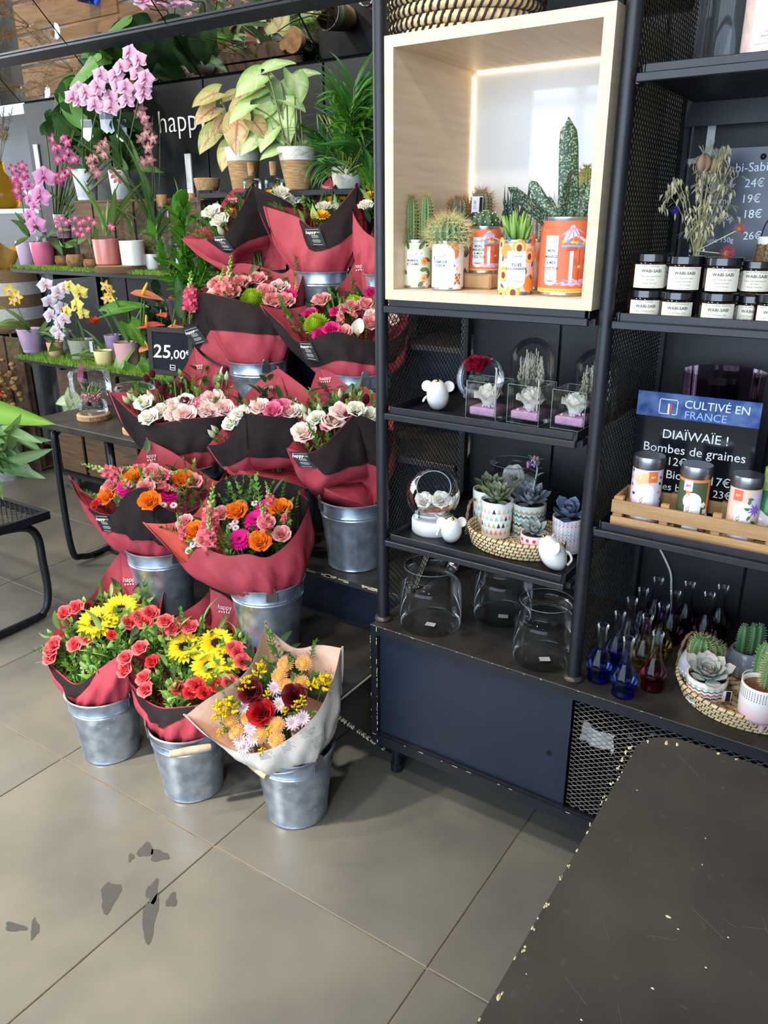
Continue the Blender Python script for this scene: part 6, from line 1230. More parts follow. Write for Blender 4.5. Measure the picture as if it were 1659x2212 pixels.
bouquet('f2', 'pink-wrapped bouquet of sunflowers and coral spray roses above the wooden-grip bucket', [(278, 1465, 0), (310, 1508, -.04, .8), (345, 1528, -.07, .62), (385, 1528, -.1, .75), (440, 1520, -.1), (500, 1492, -.07), (540, 1440, -.02), (552, 1380, .03), (543, 1335, .07), (490, 1290, .11), (455, 1272, .12), (430, 1300, .1), (370, 1340, .08), (320, 1380, .05), (290, 1420, .02)],
    many(SUN, 88, (397, 1392), (452, 1435, .01), (488, 1420)) + many(SUN, 86, (468, 1384)) + many(CRR, 36, (442, 1497), (428, 1482), (411, 1497), (386, 1487), (470, 1483), (329, 1430)) + many(CRW, 38, (272, 1422), (312, 1465), (270, 1448), (304, 1400), (410, 1355), (516, 1412), (507, 1402), (525, 1430), (376, 1360), (358, 1343), (420, 1480), (495, 1475), (315, 1490)) + many(ABUD, 34, (340, 1450, .02), (317, 1478), (400, 1480), (425, 1468), (445, 1462), (465, 1440), (350, 1380), (520, 1370), (440, 1350)) +
    spk(LFA, (390, 1420, 430, 1370), (360, 1440, 355, 1380), (370, 1470, 400, 1440), (340, 1380, 325, 1335), (440, 1350, 422, 1280), (380, 1380, 372, 1320), (480, 1450, 540, 1432), (470, 1460, 530, 1450), (420, 1440, 425, 1395), (470, 1360, 500, 1330), (330, 1390, 318, 1350), (510, 1370, 515, 1320)),
    fill=(SPA, SPC, ALS, ALS), nfill=120, edge=.97, seed=12, logo=[(487, 1312, 34, -.1)], fz=.075, cards=[[(518, 1318), (528, 1325), (552, 1366), (543, 1362)]], bulge=.06)
bouquet('f1', 'pink-wrapped bouquet of sunflowers and spray roses in the bucket at the open end', [(95, 1415, 0), (130, 1455, -.03, .75), (168, 1478, -.06, .6), (215, 1445, -.1), (268, 1415, -.11), (300, 1440, -.08), (335, 1400, -.03), (352, 1300, .04), (352, 1262, .08), (310, 1220, .11), (262, 1190, .12), (232, 1230, .11), (200, 1285, .08), (140, 1340, .04), (105, 1380, .01)],
    many(SUN, 92, (205, 1338, .02), (258, 1312)) + many(CRW, 38, (112, 1405), (118, 1392), (163, 1393), (190, 1378), (300, 1335), (280, 1345), (325, 1325), (313, 1345), (165, 1313), (140, 1325), (110, 1420)) + many(CRR, 26, (242, 1372), (315, 1330)) + many(ABUD, 34, (282, 1385), (205, 1405), (145, 1372), (200, 1420), (225, 1395)) +
    spk(LFA, (130, 1360, 95, 1310), (150, 1370, 170, 1310), (215, 1370, 222, 1275), (110, 1375, 65, 1385), (250, 1360, 300, 1330), (170, 1410, 150, 1440), (190, 1440, 240, 1430), (240, 1290, 240, 1255), (280, 1290, 330, 1270), (180, 1330, 150, 1300), (230, 1400, 270, 1370)) ,
    fill=(SPA, SPC, ALS, ALS), nfill=120, edge=.97, seed=11, logo=[(283, 1252, 34, .05)], fz=.08, cards=[[(308, 1212), (318, 1215), (355, 1262), (345, 1268)]], inn=PINKP, bulge=.06)
# --- low step
bouquet('t2R', 'pink-wrapped bouquet of magenta gerberas and orange roses on the low step', [(312, 1130, -.01), (350, 1168, -.04), (395, 1218, -.08), (428, 1185, -.11), (490, 1200, -.12), (535, 1197, -.13), (580, 1203, -.12), (630, 1165, -.09), (660, 1110, -.05), (664, 1078, 0), (640, 1062, .05), (655, 1050, .09), (560, 1028, .12), (500, 1027, .12), (462, 1050, .1), (420, 1110, .06), (370, 1130, .02)],
    many(GER, 62, (550, 1118), (515, 1160), (575, 1092)) + many(ORR, 54, (563, 1170), (418, 1150), (605, 1098), (512, 1105)) + many(PKR, 42, (608, 1155), (400, 1130), (575, 1130), (440, 1165), (480, 1110)) + many(DAI, 22, (507, 1126), (508, 1139), (578, 1143), (495, 1135), (415, 1175), (405, 1188), (420, 1168), (550, 1085)) +
    spk(SNP, (450, 1160, 462, 1035, .02), (455, 1190, 450, 1095, .03), (580, 1150, 558, 1070, .02), (590, 1100, 572, 1035), (400, 1165, 380, 1105), (610, 1130, 625, 1090)),
    fill=(SPA, SPB, SPC), nfill=60, inn=BLACKP, out=PINKP, collar=None, split=(452, LITREDP), seed=10, fz=.07, bulge=.08)
bouquet('t2L', 'pink-black wrapped bouquet of orange roses and snapdragons at the open end, low step', [(150, 1030, 0), (178, 1085, -.03), (238, 1112, -.08, .72), (275, 1065, -.1, .45), (318, 1053, -.11, .4), (335, 1085, -.11, .42), (390, 1108, -.09, .45), (440, 1085, -.05, .5), (490, 1015, 0), (470, 1040, .05), (420, 1008, .1), (370, 975, .12), (318, 950, .13), (285, 1005, .11), (240, 1060, .07), (200, 1078, .03)],
    many(ORR, 50, (323, 1083, .05), (288, 1033), (232, 1072), (395, 1035)) + many(GER, 56, (365, 1062), (268, 1050)) + many(PKR, 44, (315, 1055), (240, 1052), (415, 1040), (345, 1030), (330, 1020)) + many(DAI, 22, (352, 1090), (222, 1083), (232, 1080), (375, 1090), (282, 1045)) + many(CRR, 30, (208, 1090)) +
    spk(SNP, (270, 1030, 172, 1000), (320, 1012, 255, 1010), (340, 1045, 395, 1065), (340, 1030, 400, 1015), (300, 1020, 305, 1000), (325, 1010, 330, 985)),
    fill=(SPA, SPB, SPC), nfill=30, seed=9, logo=[(325, 985, 30, .1)], fz=.07, cards=[[(202, 1111), (232, 1112), (252, 1151), (221, 1148)]], bulge=.08)
# --- second step
bouquet('t3R', 'pink and black wrapped bouquet of blush and cream blooms beside the shelving', [(622, 968, -.03), (660, 978, -.06, .92), (700, 962, -.09, .6), (765, 893, -.08, .5), (815, 912, -.06, .5), (850, 930, 0), (845, 880, .07), (800, 842, .1), (740, 815, .12), (688, 790, .13), (670, 840, .11), (655, 890, .07), (640, 940, .02)],
    many(BLU_, 52, (740, 890), (722, 910), (660, 938)) + many(LIS, 44, (800, 897), (650, 930), (685, 905), (770, 885)) + many(PEO, 40, (710, 920)) + many(LBUD, 40, (670, 890), (655, 880), (780, 880), (735, 848), (660, 900), (690, 880)) + burs((745, 868), (720, 905), (790, 868), (705, 915), (750, 905)),
    fill=(SPA, SPC), nfill=34, seed=8, logo=[(703, 818, 26, .1)], fz=.07, cards=[[(625, 975), (664, 977), (684, 1012), (645, 1008)]], bulge=.07)
bouquet('t3C', 'pink and black wrapped cream bouquet folded shut in the middle of the second step', [(450, 962, -.02, .6), (490, 952, -.05, .6), (528, 893, -.08, .5), (580, 898, -.08, .5), (635, 905, -.06, .5), (660, 925, -.02), (668, 880, .04), (672, 850, .08), (602, 795, .12), (572, 812, .12), (540, 842, .11), (510, 882, .07), (480, 925, .03)],
    many(LIS, 42, (500, 915), (640, 890), (520, 895)) + many(PEO, 50, (590, 888), (610, 880)) + many(BLU_, 44, (560, 880), (625, 890)) + many(LBUD, 40, (455, 935), (462, 925), (545, 872), (530, 880), (560, 866), (620, 870), (640, 868)),
    fill=(SPA, SPB), nfill=24, seed=7, logo=[(578, 838, 26, .3)], fz=.06, bulge=.08)
bouquet('t3L', 'pink and black wrapped bouquet of white lisianthus and dark burnet heads', [(238, 847, -.01, .1), (295, 900, -.05, .2), (335, 915, -.09, .45), (400, 905, -.1, .5), (470, 900, -.08, .5), (505, 890, -.02, .6), (515, 850, .05), (490, 800, .1), (445, 775, .12), (420, 748, .13), (395, 800, .11), (350, 835, .07), (290, 846, .03)],
    many(LIS, 46, (323, 903, .02), (312, 872), (350, 890), (400, 870), (440, 880)) + many(BLU_, 48, (375, 880), (400, 895), (380, 895), (460, 862), (485, 885), (450, 890)) + many(PEO, 46, (428, 875)) + many(LBUD, 38, (280, 855), (292, 862), (308, 860), (270, 862), (322, 850), (330, 858), (480, 800), (490, 810)) + burs((318, 822), (342, 836), (390, 838), (396, 872), (404, 872), (372, 864), (350, 848), (455, 850), (330, 812), (485, 805)),
    fill=(SPA, SPC), nfill=28, seed=6, fz=.07, logo=[(428, 790, 22, .1)], bulge=.07)
# --- third step
bouquet('t4L', 'pink and black wrapped bouquet with a lime chrysanthemum and snapdragons behind the price sign', [(402, 702, -.03, .55), (435, 630, -.06, .55), (490, 642, -.1, .6), (560, 660, -.11, .62), (612, 664, -.09, .66), (640, 640, -.03), (660, 575, .04), (655, 545, .08), (615, 590, .1), (560, 575, .12), (510, 570, .12), (470, 600, .1), (440, 620, .05), (415, 650, 0)],
    many(GMU, 66, (545, 640, .01)) + many(PKR, 46, (520, 612), (555, 605), (575, 632), (590, 650), (615, 650), (480, 630), (500, 635), (470, 615)) + many(BLU_, 40, (605, 620), (460, 640)) + many(FUR, 32, (625, 637)) + many(CAL, 40, (590, 618)) + spk(SNR, (490, 640, 500, 545, .02), (470, 640, 485, 570), (410, 650, 412, 590), (640, 630, 640, 600)) + spk(SNK, (410, 680, 412, 580, .03)),
    fill=(SPA, SPB), nfill=28, seed=5, fz=.07, cards=[[(393, 712), (424, 702), (449, 738), (420, 746)]], bulge=.08)
bouquet('t4R', 'pink-black wrapped bouquet with lime chrysanthemum, calla and fuchsia roses by the post', [(565, 660, -.02, .35), (610, 702, -.05, .4), (650, 738, -.09, .5), (725, 716, -.1, .55), (790, 735, -.09, .55), (850, 730, -.04, .6), (885, 680, .03), (870, 600, .1), (820, 570, .12), (777, 543, .13), (748, 600, .12), (710, 640, .1), (660, 660, .06), (610, 668, .02)],
    many(GMU, 66, (680, 695, .02)) + many(GMU, 54, (765, 650)) + many(FUR, 38, (692, 722), (805, 635), (715, 712), (730, 675), (670, 680)) + many(PKR, 46, (760, 665), (740, 720), (790, 660), (695, 650), (800, 700)) + many(BLU_, 42, (808, 685), (840, 690), (830, 650)) + many(CAL, 52, (772, 712, .02)) + spk(SNR, (735, 700, 735, 640), (700, 660, 705, 635), (770, 690, 745, 650)),
    fill=(SPA, SPB), nfill=36, seed=4, fz=.07, logo=[(780, 575, 30, .05)], cards=[[(644, 738), (672, 739), (690, 781), (660, 776)]], bulge=.08)
# --- top step
bouquet('t5L', 'pink-black wrapped bouquet of white lisianthus and yellow blooms, top step open end', [(395, 515, -.02), (440, 516, -.05), (488, 505, -.09, .62), (545, 402, -.08, .5), (600, 425, -.08, .55), (650, 455, -.04, .6), (668, 485, 0), (660, 440, .06), (615, 400, .1), (555, 415, .12), (508, 408, .12), (478, 440, .1), (455, 480, .06), (420, 500, .02)],
    many(LIS, 46, (608, 420), (632, 432), (458, 460), (476, 478), (645, 425)) + many(YRO, 32, (583, 415), (492, 455), (600, 405), (655, 428)) + many(LBUD, 42, (632, 400), (640, 392), (648, 405), (625, 395), (655, 398), (475, 495), (640, 410)) + spk(LFA, (600, 430, 560, 400), (650, 440, 680, 400), (490, 480, 500, 445)),
    fill=(SPA, SPB), nfill=24, seed=3, fz=.07, logo=[(505, 430, 24, .2)], cards=[[(457, 509), (484, 508), (507, 542), (480, 541)]], bulge=.08)
bouquet('t5C', 'pink and black wrapped bouquet of sunflowers in the middle of the top step', [(575, 447, -.03), (640, 468, -.06), (688, 490, -.09, .6), (768, 403, -.08, .55), (815, 440, -.06, .55), (840, 470, 0), (835, 430, .08), (790, 405, .1), (745, 420, .12), (712, 382, .12), (690, 410, .11), (665, 455, .07), (620, 448, .03)],
    many(YRO, 50, (695, 462, .01), (715, 432)) + many(SUN, 44, (740, 430)) + many(LIS, 36, (725, 445), (700, 448)) + many(ABUD, 40, (690, 455), (720, 430), (675, 460)) + spk(LFA, (690, 470, 650, 440), (720, 450, 735, 415), (700, 450, 690, 430), (740, 440, 760, 415)),
    fill=(SPA, ALS), nfill=24, seed=2, fz=.07, logo=[(706, 405, 24, -.1)], cards=[[(655, 492), (690, 491), (705, 532), (672, 531)]], bulge=.08)
bouquet('t5R', 'pink-wrapped bouquet with yellow blooms half hidden behind the oak box', [(762, 457, -.03), (790, 502, -.06), (840, 520, -.09), (900, 480, -.05), (930, 430, 0), (900, 400, .08), (850, 390, .1), (800, 400, .08), (780, 430, .03)],
    many(YRO, 44, (800, 420), (805, 400), (860, 450)) + many(LIS, 36, (790, 445), (880, 440)) + spk(LFA, (800, 440, 785, 395), (810, 420, 815, 385)), fill=(SPA,), nfill=16, seed=1, fz=.07, bulge=.08)
# ------------------------------------------------------------------ price sign clipped to the stand
SGN = pm('sign_black', S(17, 18, 22), rough=.45, spec=.3)
dsg = 1.885/ray(370, 765)[1]; sq = [pd(x, y, dsg) for x, y in ((318, 706), (417, 712), (418, 818), (324, 806))]; so = sq[3]*.5+sq[2]*.5
t = thing('price_sign', 'framed black price sign reading 25,00 € on a pole at the stand', 'sign', so)
C4 = A(sq); n_ = np.cross(C4[1]-C4[0], C4[3]-C4[0]); n_ /= np.linalg.norm(n_); n_ = n_ if n_@FW < 0 else -n_; at = lambda u, v, l=0: C4[0]*(1-u)*(1-v)+C4[1]*u*(1-v)+C4[2]*u*v+C4[3]*(1-u)*v+n_*l
def slab(u0, u1, v0, v1, l0, l1): q = [(u0, v0), (u1, v0), (u1, v1), (u0, v1)]; return A([at(u, v, l1) for u, v in q]+[at(u, v, l0) for u, v in q]), [(0, 1, 2, 3), (7, 6, 5, 4), (0, 4, 5, 1), (1, 5, 6, 2), (2, 6, 7, 3), (3, 7, 4, 0)]
ob('panel', slab(.06, .94, .06, .94, -.003, .001), pm('sign_face', S(22, 24, 32), S(30, 33, 42), rough=.15, scale=14), t, world=True, smooth=False)
for q in ((0, 1, 0, .1), (0, 1, .9, 1), (0, .1, .1, .9), (.9, 1, .1, .9)): ob('frame_bar', slab(*q, -.005, .006), SGN, t, world=True, smooth=False)
xx, yy = C4[1]-C4[0], C4[0]-C4[3]; L = np.linalg.norm(xx)
lettering('25', L*.40, WHITE, t, basis(at(.31, .52, .0025), xx, yy), bold=.01); lettering(',00', L*.27, WHITE, t, basis(at(.665, .55, .0025), xx, yy), bold=.005); lettering('€', L*.13, WHITE, t, basis(at(.875, .49, .0025), xx, yy))
b = MB()
for q in ((.47, .59, .77, .78), (.47, .59, .87, .88), (.47, .48, .77, .88), (.58, .59, .77, .88)): b.add(slab(*q, .001, .002))
ob('emblem_frame', b, WHITE, t, world=True, smooth=False); lettering('happy', L*.04, WHITE, t, basis(at(.53, .825, .0025), xx, yy))
pb = at(.55, 1.0, -.008); ob('pole', tube([at(.55, .6, -.008), pb, A((pb[0], pb[1], .776))], .005, 8), SGN, t, world=True)
# ================================================================== ORCHID WALL
ZU, ZL = 1.205, 0.800
for nm, z, x0, x1, y0, y1, lab in [('upper', ZU, -3.88, -2.42, 2.40, 2.74, 'upper black wall shelf with grass matting carrying orchid pots'), ('lower', ZL, -3.66, -2.35, 2.22, 2.74, 'lower black wall shelf with grass matting carrying orchid pots')]:
    t = thing('shelf_board', lab, 'shelf', ((x0+x1)/2, y1, z)); ob('board', bev(((x0+x1)/2, (y0+y1)/2, z-.012), (x1-x0, y1-y0, .02), .002), BLK, t, world=True, smooth=False)
    for x in (x0+.25, x1-.3): ob('bracket', [bbox(x-.008, x+.008, y0+.06, y1, z-.05, z-.022), bbox(x-.008, x+.008, y1-.03, y1, z-.2, z-.022)], BLK, t, world=True, smooth=False)
    r2 = np.random.RandomState(3); n = 16000; xs = r2.uniform(x0+.02, x1-.02, n); ys = y0+r2.rand(n)**1.8*(y1-y0)+(-.012 if nm == 'upper' else -.03)*r2.rand(n); ys = np.maximum(ys, y0-.02); ang = r2.uniform(0, 6.28, n); hh = r2.uniform(.012, .024, n); lx, ly = r2.normal(0, .007, n), r2.normal(-.003, .007, n); w_ = .0012
    V = np.empty((n, 3, 3)); V[:, 0] = np.stack([xs-w_*np.cos(ang), ys-w_*np.sin(ang), np.full(n, z-.002)], 1); V[:, 1] = np.stack([xs+w_*np.cos(ang), ys+w_*np.sin(ang), np.full(n, z-.002)], 1); V[:, 2] = np.stack([xs+lx, ys+ly, z-.002+hh], 1)
    me = bpy.data.meshes.new('grass_mat'); me.from_pydata(V.reshape(-1, 3).tolist(), [], [(3*i, 3*i+1, 3*i+2) for i in range(n)]); me.materials.append(pm('artificial_grass', S(104, 148, 42), S(150, 186, 66), rough=.6, scale=30)); o = bpy.data.objects.new('grass_mat', me); COL.objects.link(o); props(o, 'green artificial grass matting on the %s orchid shelf' % nm, 'grass mat', None, 'stuff')
POTG = 'orchid and house plant pots'
def plantpot(px_, Y, z, wt, wb, hp, lab, col, plant=None, cat='plant', name='potted_orchid', mat=None, lip=True):
    p = sit(px_, Y, z); rt, rb, h = wid(wt, p)/2, wid(wb, p)/2, wid(hp, p); t = thing(name, lab, cat, p, POTG); b = MB()
    b.add(lathe([(rb*.92, 0), (rb, .004)]+([(rb*1.02, h*.14), (rb*1.045, h*.15)] if lip else [])+[(rt, h-.004), (rt, h), (rt*.93, h), (rt*.9, h*.86)], 32), col); ob('pot', b, mat or CER, t); ob('soil', lathe([(rt*.91, h*.88), (rt*.4, h*.9), (.001, h*.9)], 18, False), SOIL, t)
    if plant: plant(t, p, rt, h)
    return t
def blade(t, me, xa, ya, xb, yb, Y, dy=-.03, spin=None, nm=None):
    a, b = pY(xa, ya, Y), pY(xb, yb, Y+dy); v = b-a; f = np.linalg.norm(v); x, y, z = frame_of(v); sp = rnd.random()*6.28 if spin is None else spin; return inst(me, nm or me.name.split('.')[0], t, aim(a, v, f, sp))
def blooms(t, me, Y, lst, s=None, dy=-.06, tilt=.15):
    for q in lst:
        p = pY(q[0], q[1], Y+dy+rnd.uniform(-.02, .02)); k = (q[2] if len(q) > 2 else s)*depth(p)/FPX/2; d = -FW*A((1, 1, .3))+A((rnd.uniform(-1, 1), rnd.uniform(-1, 1), rnd.uniform(-.3, .6)))*(tilt+.2); x = np.cross(A((0, 0, 1)), d)
        x /= np.linalg.norm(x); d = d/np.linalg.norm(d); y = np.cross(d, x); M_ = basis(p, x, y, k); inst(me, 'orchid_bloom', t, M_@Matrix.Rotation(rnd.uniform(-.35, .35), 4, 'Z'))
def stalk(t, pts, Y, dy=-.04, r_=.0022, col=None):
    P = [pY(x, y, Y+(dy if i else 0)) for i, (x, y) in enumerate(pts)]; b = MB(); b.add(tube(crom(P, 20), [r_]*19+[r_*.5], 6), col or S(90, 110, 60)); ob('flower_stalk', b, LEAF, t, world=True, smooth=True)
STR = flora('long', S(86, 140, 44), .07, .55); STR2 = flora('long', S(70, 118, 50), .055, .9); BRD = flora('long', S(70, 120, 44), .3, .8); BRD2 = flora('long', S(96, 146, 60), .24, .9); ARC = flora('long', S(96, 140, 56), .1, 1.6)
PH1 = flora('phal', S(226, 166, 206), S(206, 110, 180), S(176, 30, 90)); PH2 = flora('phal', S(232, 196, 216), S(206, 140, 184), S(176, 60, 100)); PHW = flora('phal', S(236, 232, 238), S(206, 160, 200), S(206, 140, 60)); PHY = flora('phal', S(236, 226, 120), S(226, 214, 90), S(176, 40, 60)); DEN = flora('star', S(196, 44, 130), S(226, 170, 200), S(246, 214, 70)); CMB = flora('star', S(170, 96, 100), S(206, 150, 150), S(226, 200, 120)); CAY = flora('star', S(240, 200, 40), S(236, 196, 206), S(230, 120, 160)); MIN = flora('star', S(190, 60, 110), S(226, 140, 170), S(230, 190, 190))
YU = 2.50
# upper shelf
def pa(t, p, rt, h): blooms(t, DEN, YU, [(28, 365), (48, 358), (30, 385), (45, 388), (38, 400), (55, 405), (42, 425), (52, 375), (60, 395), (35, 412)], 26); blooms(t, PH1, YU, [(62, 400, 30), (65, 432, 30)]); [stalk(t, q, YU) for q in ([(60, 512), (50, 450), (40, 370)], [(64, 512), (62, 440), (52, 370)])]; [blade(t, BRD2, 62, 512, *q, YU) for q in ((35, 465), (30, 520), (70, 470), (95, 480))]
plantpot(62, YU+.03, ZU, 40, 32, 52, 'pale lilac pot with magenta dendrobium spikes on the upper shelf', S(206, 178, 206), pa)
def pb(t, p, rt, h): blooms(t, PH1, YU, [(95, 383, 54), (88, 424, 52), (78, 487, 50), (64, 466, 34), (75, 445, 30)]); stalk(t, [(100, 512), (92, 470), (84, 420), (95, 380)], YU); [blade(t, BRD, 100, 514, *q, YU) for q in ((118, 478), (60, 530), (130, 500), (112, 465))]
plantpot(98, YU, ZU, 51, 40, 53, 'rose pink pot with large pink moth orchid on the upper shelf', S(226, 116, 148), pb)
def pc(t, p, rt, h): blooms(t, DEN, 2.6, [(115, 300), (135, 298), (130, 315), (118, 320), (145, 308), (125, 345), (148, 325), (140, 340), (155, 355), (148, 370), (120, 380), (135, 380), (160, 345), (128, 390)], 28); [stalk(t, q, 2.6) for q in ([(140, 443), (135, 380), (120, 300)], [(143, 443), (150, 390), (145, 310)])]; [blade(t, ARC, 140, 445, *q, 2.6) for q in ((100, 400), (170, 400), (110, 360), (165, 370), (118, 420))]
crt = thing('wooden_crate', 'dark slatted crate on the upper shelf raising two white pots', 'crate', (-3.05, 2.63, ZU)); WOODD = pm('dark_crate_wood', S(112, 86, 62), S(78, 60, 46), rough=.8, scale=8, detail=8, stretch=(1, 1, 8), lo=.3, hi=.7)
for k in range(6): ob('slat', bev((-.36+.145*k, -.095, .15), (.13, .012, .30), .002), WOODD, crt, smooth=False)
for k in range(3): ob('top_slat', bev((0, -.06+.065*k, .306), (.88, .058, .012), .002), WOODD, crt, smooth=False)
ZCR = ZU+.313
plantpot(140, 2.60, ZU+.14, 36, 28, 48, 'lilac pot with tall magenta dendrobium beside the dark crate', S(214, 170, 196), pc); ob('stand_block', bev((0, 0, .07), (.09, .09, .14), .003), WOODD, None, label='dark wooden block under the tall dendrobium pot', cat='block').location = sit(140, 2.60, ZU)
COCO = pm('coconut_husk', S(150, 110, 70), S(112, 80, 50), rough=.9, scale=40, bump=.5, bscale=80)
for k, (x, s, lab) in enumerate([(167, 40, 'coconut shell bowl with mini magenta orchid in front of the crate'), (198, 30, 'coconut shell bowl with mini pink orchid next to the ribbed pot'), (138, 32, 'coconut shell bowl half hidden behind the pink pot')]):
    p = sit(x, 2.46 if k < 2 else 2.54, ZU); r_ = wid(s, p)/2; t = thing('hanging_coconut', lab, 'plant', p, 'coconut bowls'); ob('shell', [lathe([(r_*.4, 0), (r_*.8, r_*.25), (r_*1.03, r_*.85), (r_*.95, r_*1.5), (r_*.8, r_*1.62)], 24), lathe([(r_*.82, r_*1.5), (.001, r_*1.6)], 20, False)], COCO, t, smooth=True)
    blooms(t, MIN, 2.45, [(x-18, 478), (x-5, 472), (x+5, 482), (x-8, 495), (x+8, 495), (x+12, 508), (x, 505)][:7 if k == 0 else 4], 18); stalk(t, [(x, 535), (x-2, 500), (x-8, 475)], 2.46); [blade(t, BRD2, x, 533, x+q, 522, 2.46) for q in (-24, 22, -10)]
sl = thing('wood_slice', 'round wood slice with bark under the ribbed and white pots', 'wood slice', sit(272, 2.47, ZU)); ob('slice', lathe([(.125, 0), (.13, .004), (.13, .026), (.125, .03), (.001, .0302)], 40, True), pm('slice_wood', S(170, 134, 94), S(140, 106, 70), rough=.7, scale=12), sl); ob('bark', lathe([(.131, .001), (.134, .015), (.131, .029)], 40, False, rib=lambda a, q: .015*math.sin(17*a)), pm('bark', S(96, 70, 48), rough=.9), sl)
ZS = ZU+.031
def pe(t, p, rt, h): [blade(t, STR, 232+q[2], 512, q[0], q[1], 2.46) for q in ((240, 360, 0), (250, 300, 3), (215, 420, -3), (190, 440, -6), (225, 380, 0), (262, 330, 6), (205, 455, -6), (245, 400, 4), (180, 340, -2), (235, 330, 0), (222, 295, 0))]
plantpot(235, 2.45, ZS, 58, 52, 52, 'dusty pink ribbed pot with long strap leaves on the wood slice', S(196, 122, 112), pe, lip=False)
def pf(t, p, rt, h): [blade(t, STR2, 290+q[2], 512, q[0], q[1], 2.48) for q in ((255, 440, 0), (310, 440, 6), (270, 420, 0), (325, 470, 8), (285, 390, 0), (300, 380, 2), (250, 470, -6), (318, 400, 6))]; blooms(t, MIN, 2.46, [(243, 492), (238, 488)], 18)
plantpot(290, 2.45, ZS, 53, 50, 51, 'plain white pot with upright orchid foliage on the wood slice', S(232, 230, 226), pf, lip=False)
t = plantpot(330, 2.52, ZU+.012, 34, 34, 32, 'small white pot on gold feet behind the white pot', S(236, 234, 228), lambda t, p, rt, h: [blade(t, STR2, 330+q[2], 520, q[0], q[1], 2.52) for q in ((340, 380, 0), (330, 300, 0), (355, 400, 3), (318, 330, -2), (372, 290, 2), (345, 240, 0))], lip=False); ob('gold_feet', [tr(lathe([(.004, -.0115), (.008, .0)], 10, True), t=(.02*math.cos(a), .02*math.sin(a), 0)) for a in (0, 2.1, 4.2)], pm('gold_nose', S(198, 150, 60), rough=.2, metal=1), t)
def big(x0, y0, fl, sp):
    def f(t, p, rt, h):
        blooms(t, PH2, 2.46, fl, 44); [stalk(t, q, 2.58, -.16, r_=.003) for q in sp]; [blade(t, BRD, x0, y0, x0+q[0], y0+q[1], 2.58) for q in ((-22, -90), (20, -95), (-40, -30), (45, -45), (60, -75), (-8, -110))]
        for k, (x, y) in enumerate(((x0-2, 280), (x0+38 if x0 < 200 else x0-26, 262))):
            q = pY(x, y, 2.52); c = ob('name_tag', (A([(-.024, .04, 0), (.024, .04, 0), (.024, -.03, 0), (0, -.05, 0), (-.024, -.03, 0), (-.024, .04, -.001), (.024, .04, -.001), (.024, -.03, -.001), (0, -.05, -.001), (-.024, -.03, -.001)]), [(0, 4, 3, 2, 1), (5, 6, 7, 8, 9)]), pm('tag_white', S(226, 228, 232), rough=.45), t, smooth=False); c.matrix_basis = Matrix.Translation(-t.location)@basis(q, RT, (0, 0, 1)); ob('tag_print', bbox(-.022, .022, .008, .038, .0006, .0012), pm('tag_grey', S(120, 126, 134), rough=.5), c, smooth=False)
    return f
plantpot(190, 2.60, ZCR, 52, 40, 62, 'white pot on the crate with pale pink moth orchid spray', S(214, 216, 220), big(190, 372, [(172, 195), (171, 216), (218, 163), (211, 187), (214, 208), (198, 215), (158, 212), (185, 200), (205, 228), (228, 230)], [[(185, 365), (178, 300), (178, 240), (172, 195)], [(195, 365), (200, 280), (222, 200), (214, 160)]]))
plantpot(264, 2.60, ZCR, 46, 38, 58, 'second white pot on the crate with mauve moth orchid spray', S(222, 222, 226), big(264, 368, [(256, 187), (239, 212), (240, 232), (271, 190), (309, 187), (288, 200), (274, 218), (315, 170), (298, 160), (262, 145), (283, 140), (300, 130), (280, 115), (310, 205), (250, 165)], [[(260, 365), (256, 290), (262, 230), (256, 180)], [(268, 365), (285, 280), (300, 200), (290, 140)]]))
# hanging cambria sprays, canes, monstera behind
t = plantpot(335, 2.60, ZU, 60, 48, 56, 'terracotta orchid pot with brown-pink cambria sprays behind the bottles', S(170, 100, 76), None); blooms(t, CMB, 2.48, [(305, 235), (312, 255), (318, 270), (300, 245), (315, 290), (320, 320), (305, 300), (325, 345), (310, 350), (330, 300), (215, 320), (225, 335), (205, 340), (200, 360), (228, 310), (210, 375), (195, 345), (255, 385), (248, 375)], 30); [stalk(t, q, 2.6) for q in ([(332, 520), (335, 400), (320, 300), (305, 235)], [(330, 520), (300, 420), (250, 370), (215, 320)], [(340, 520), (345, 380), (345, 240)], [(334, 520), (328, 330), (330, 250)])]
[blade(t, STR2, 335, 520, *q, 2.46, -.1) for q in ((345, 245), (330, 260), (320, 330), (370, 280), (392, 260), (310, 400), (300, 370), (360, 420), (385, 340))]
def f_mon(c, seed=1):
    b = MB(); n = 40; V = [(0, 0, 0)]
    for i in range(n+1):
        a = -PI+2*PI*i/n; r_ = .62*(1+.32*math.cos(a))*(1-.6*max(0, math.cos(a-PI))**6); cut = 1-.45*(max(0, math.sin(4.5*abs(a)+.5))**6)*(abs(a) < 2.6)*(abs(a) > .35); V.append((r_*cut*math.cos(a)+.25, r_*cut*math.sin(a), -.12*(r_*cut)**2+.05*math.cos(a*2)))
    b.add((A(V), [(0, i+1, i+2) for i in range(n)]), A([lerp(c, (.5, .7, .2), .12*(j == 0)) for j in range(len(V))])); b.add(tube([(-.05, 0, -.01), (.9, 0, -.06)], .012, 5), lerp(c, (.6, .8, .3), .4)); return b.mesh('monstera_leaf', LEAF)
MO = flora('mon', S(84, 140, 40)); MO2 = flora('mon', S(52, 92, 44))
t = plantpot(120, 2.64, ZU, 60, 50, 60, 'dark pot with big monstera leaves behind the orchids', S(60, 60, 62), None, name='potted_monstera')
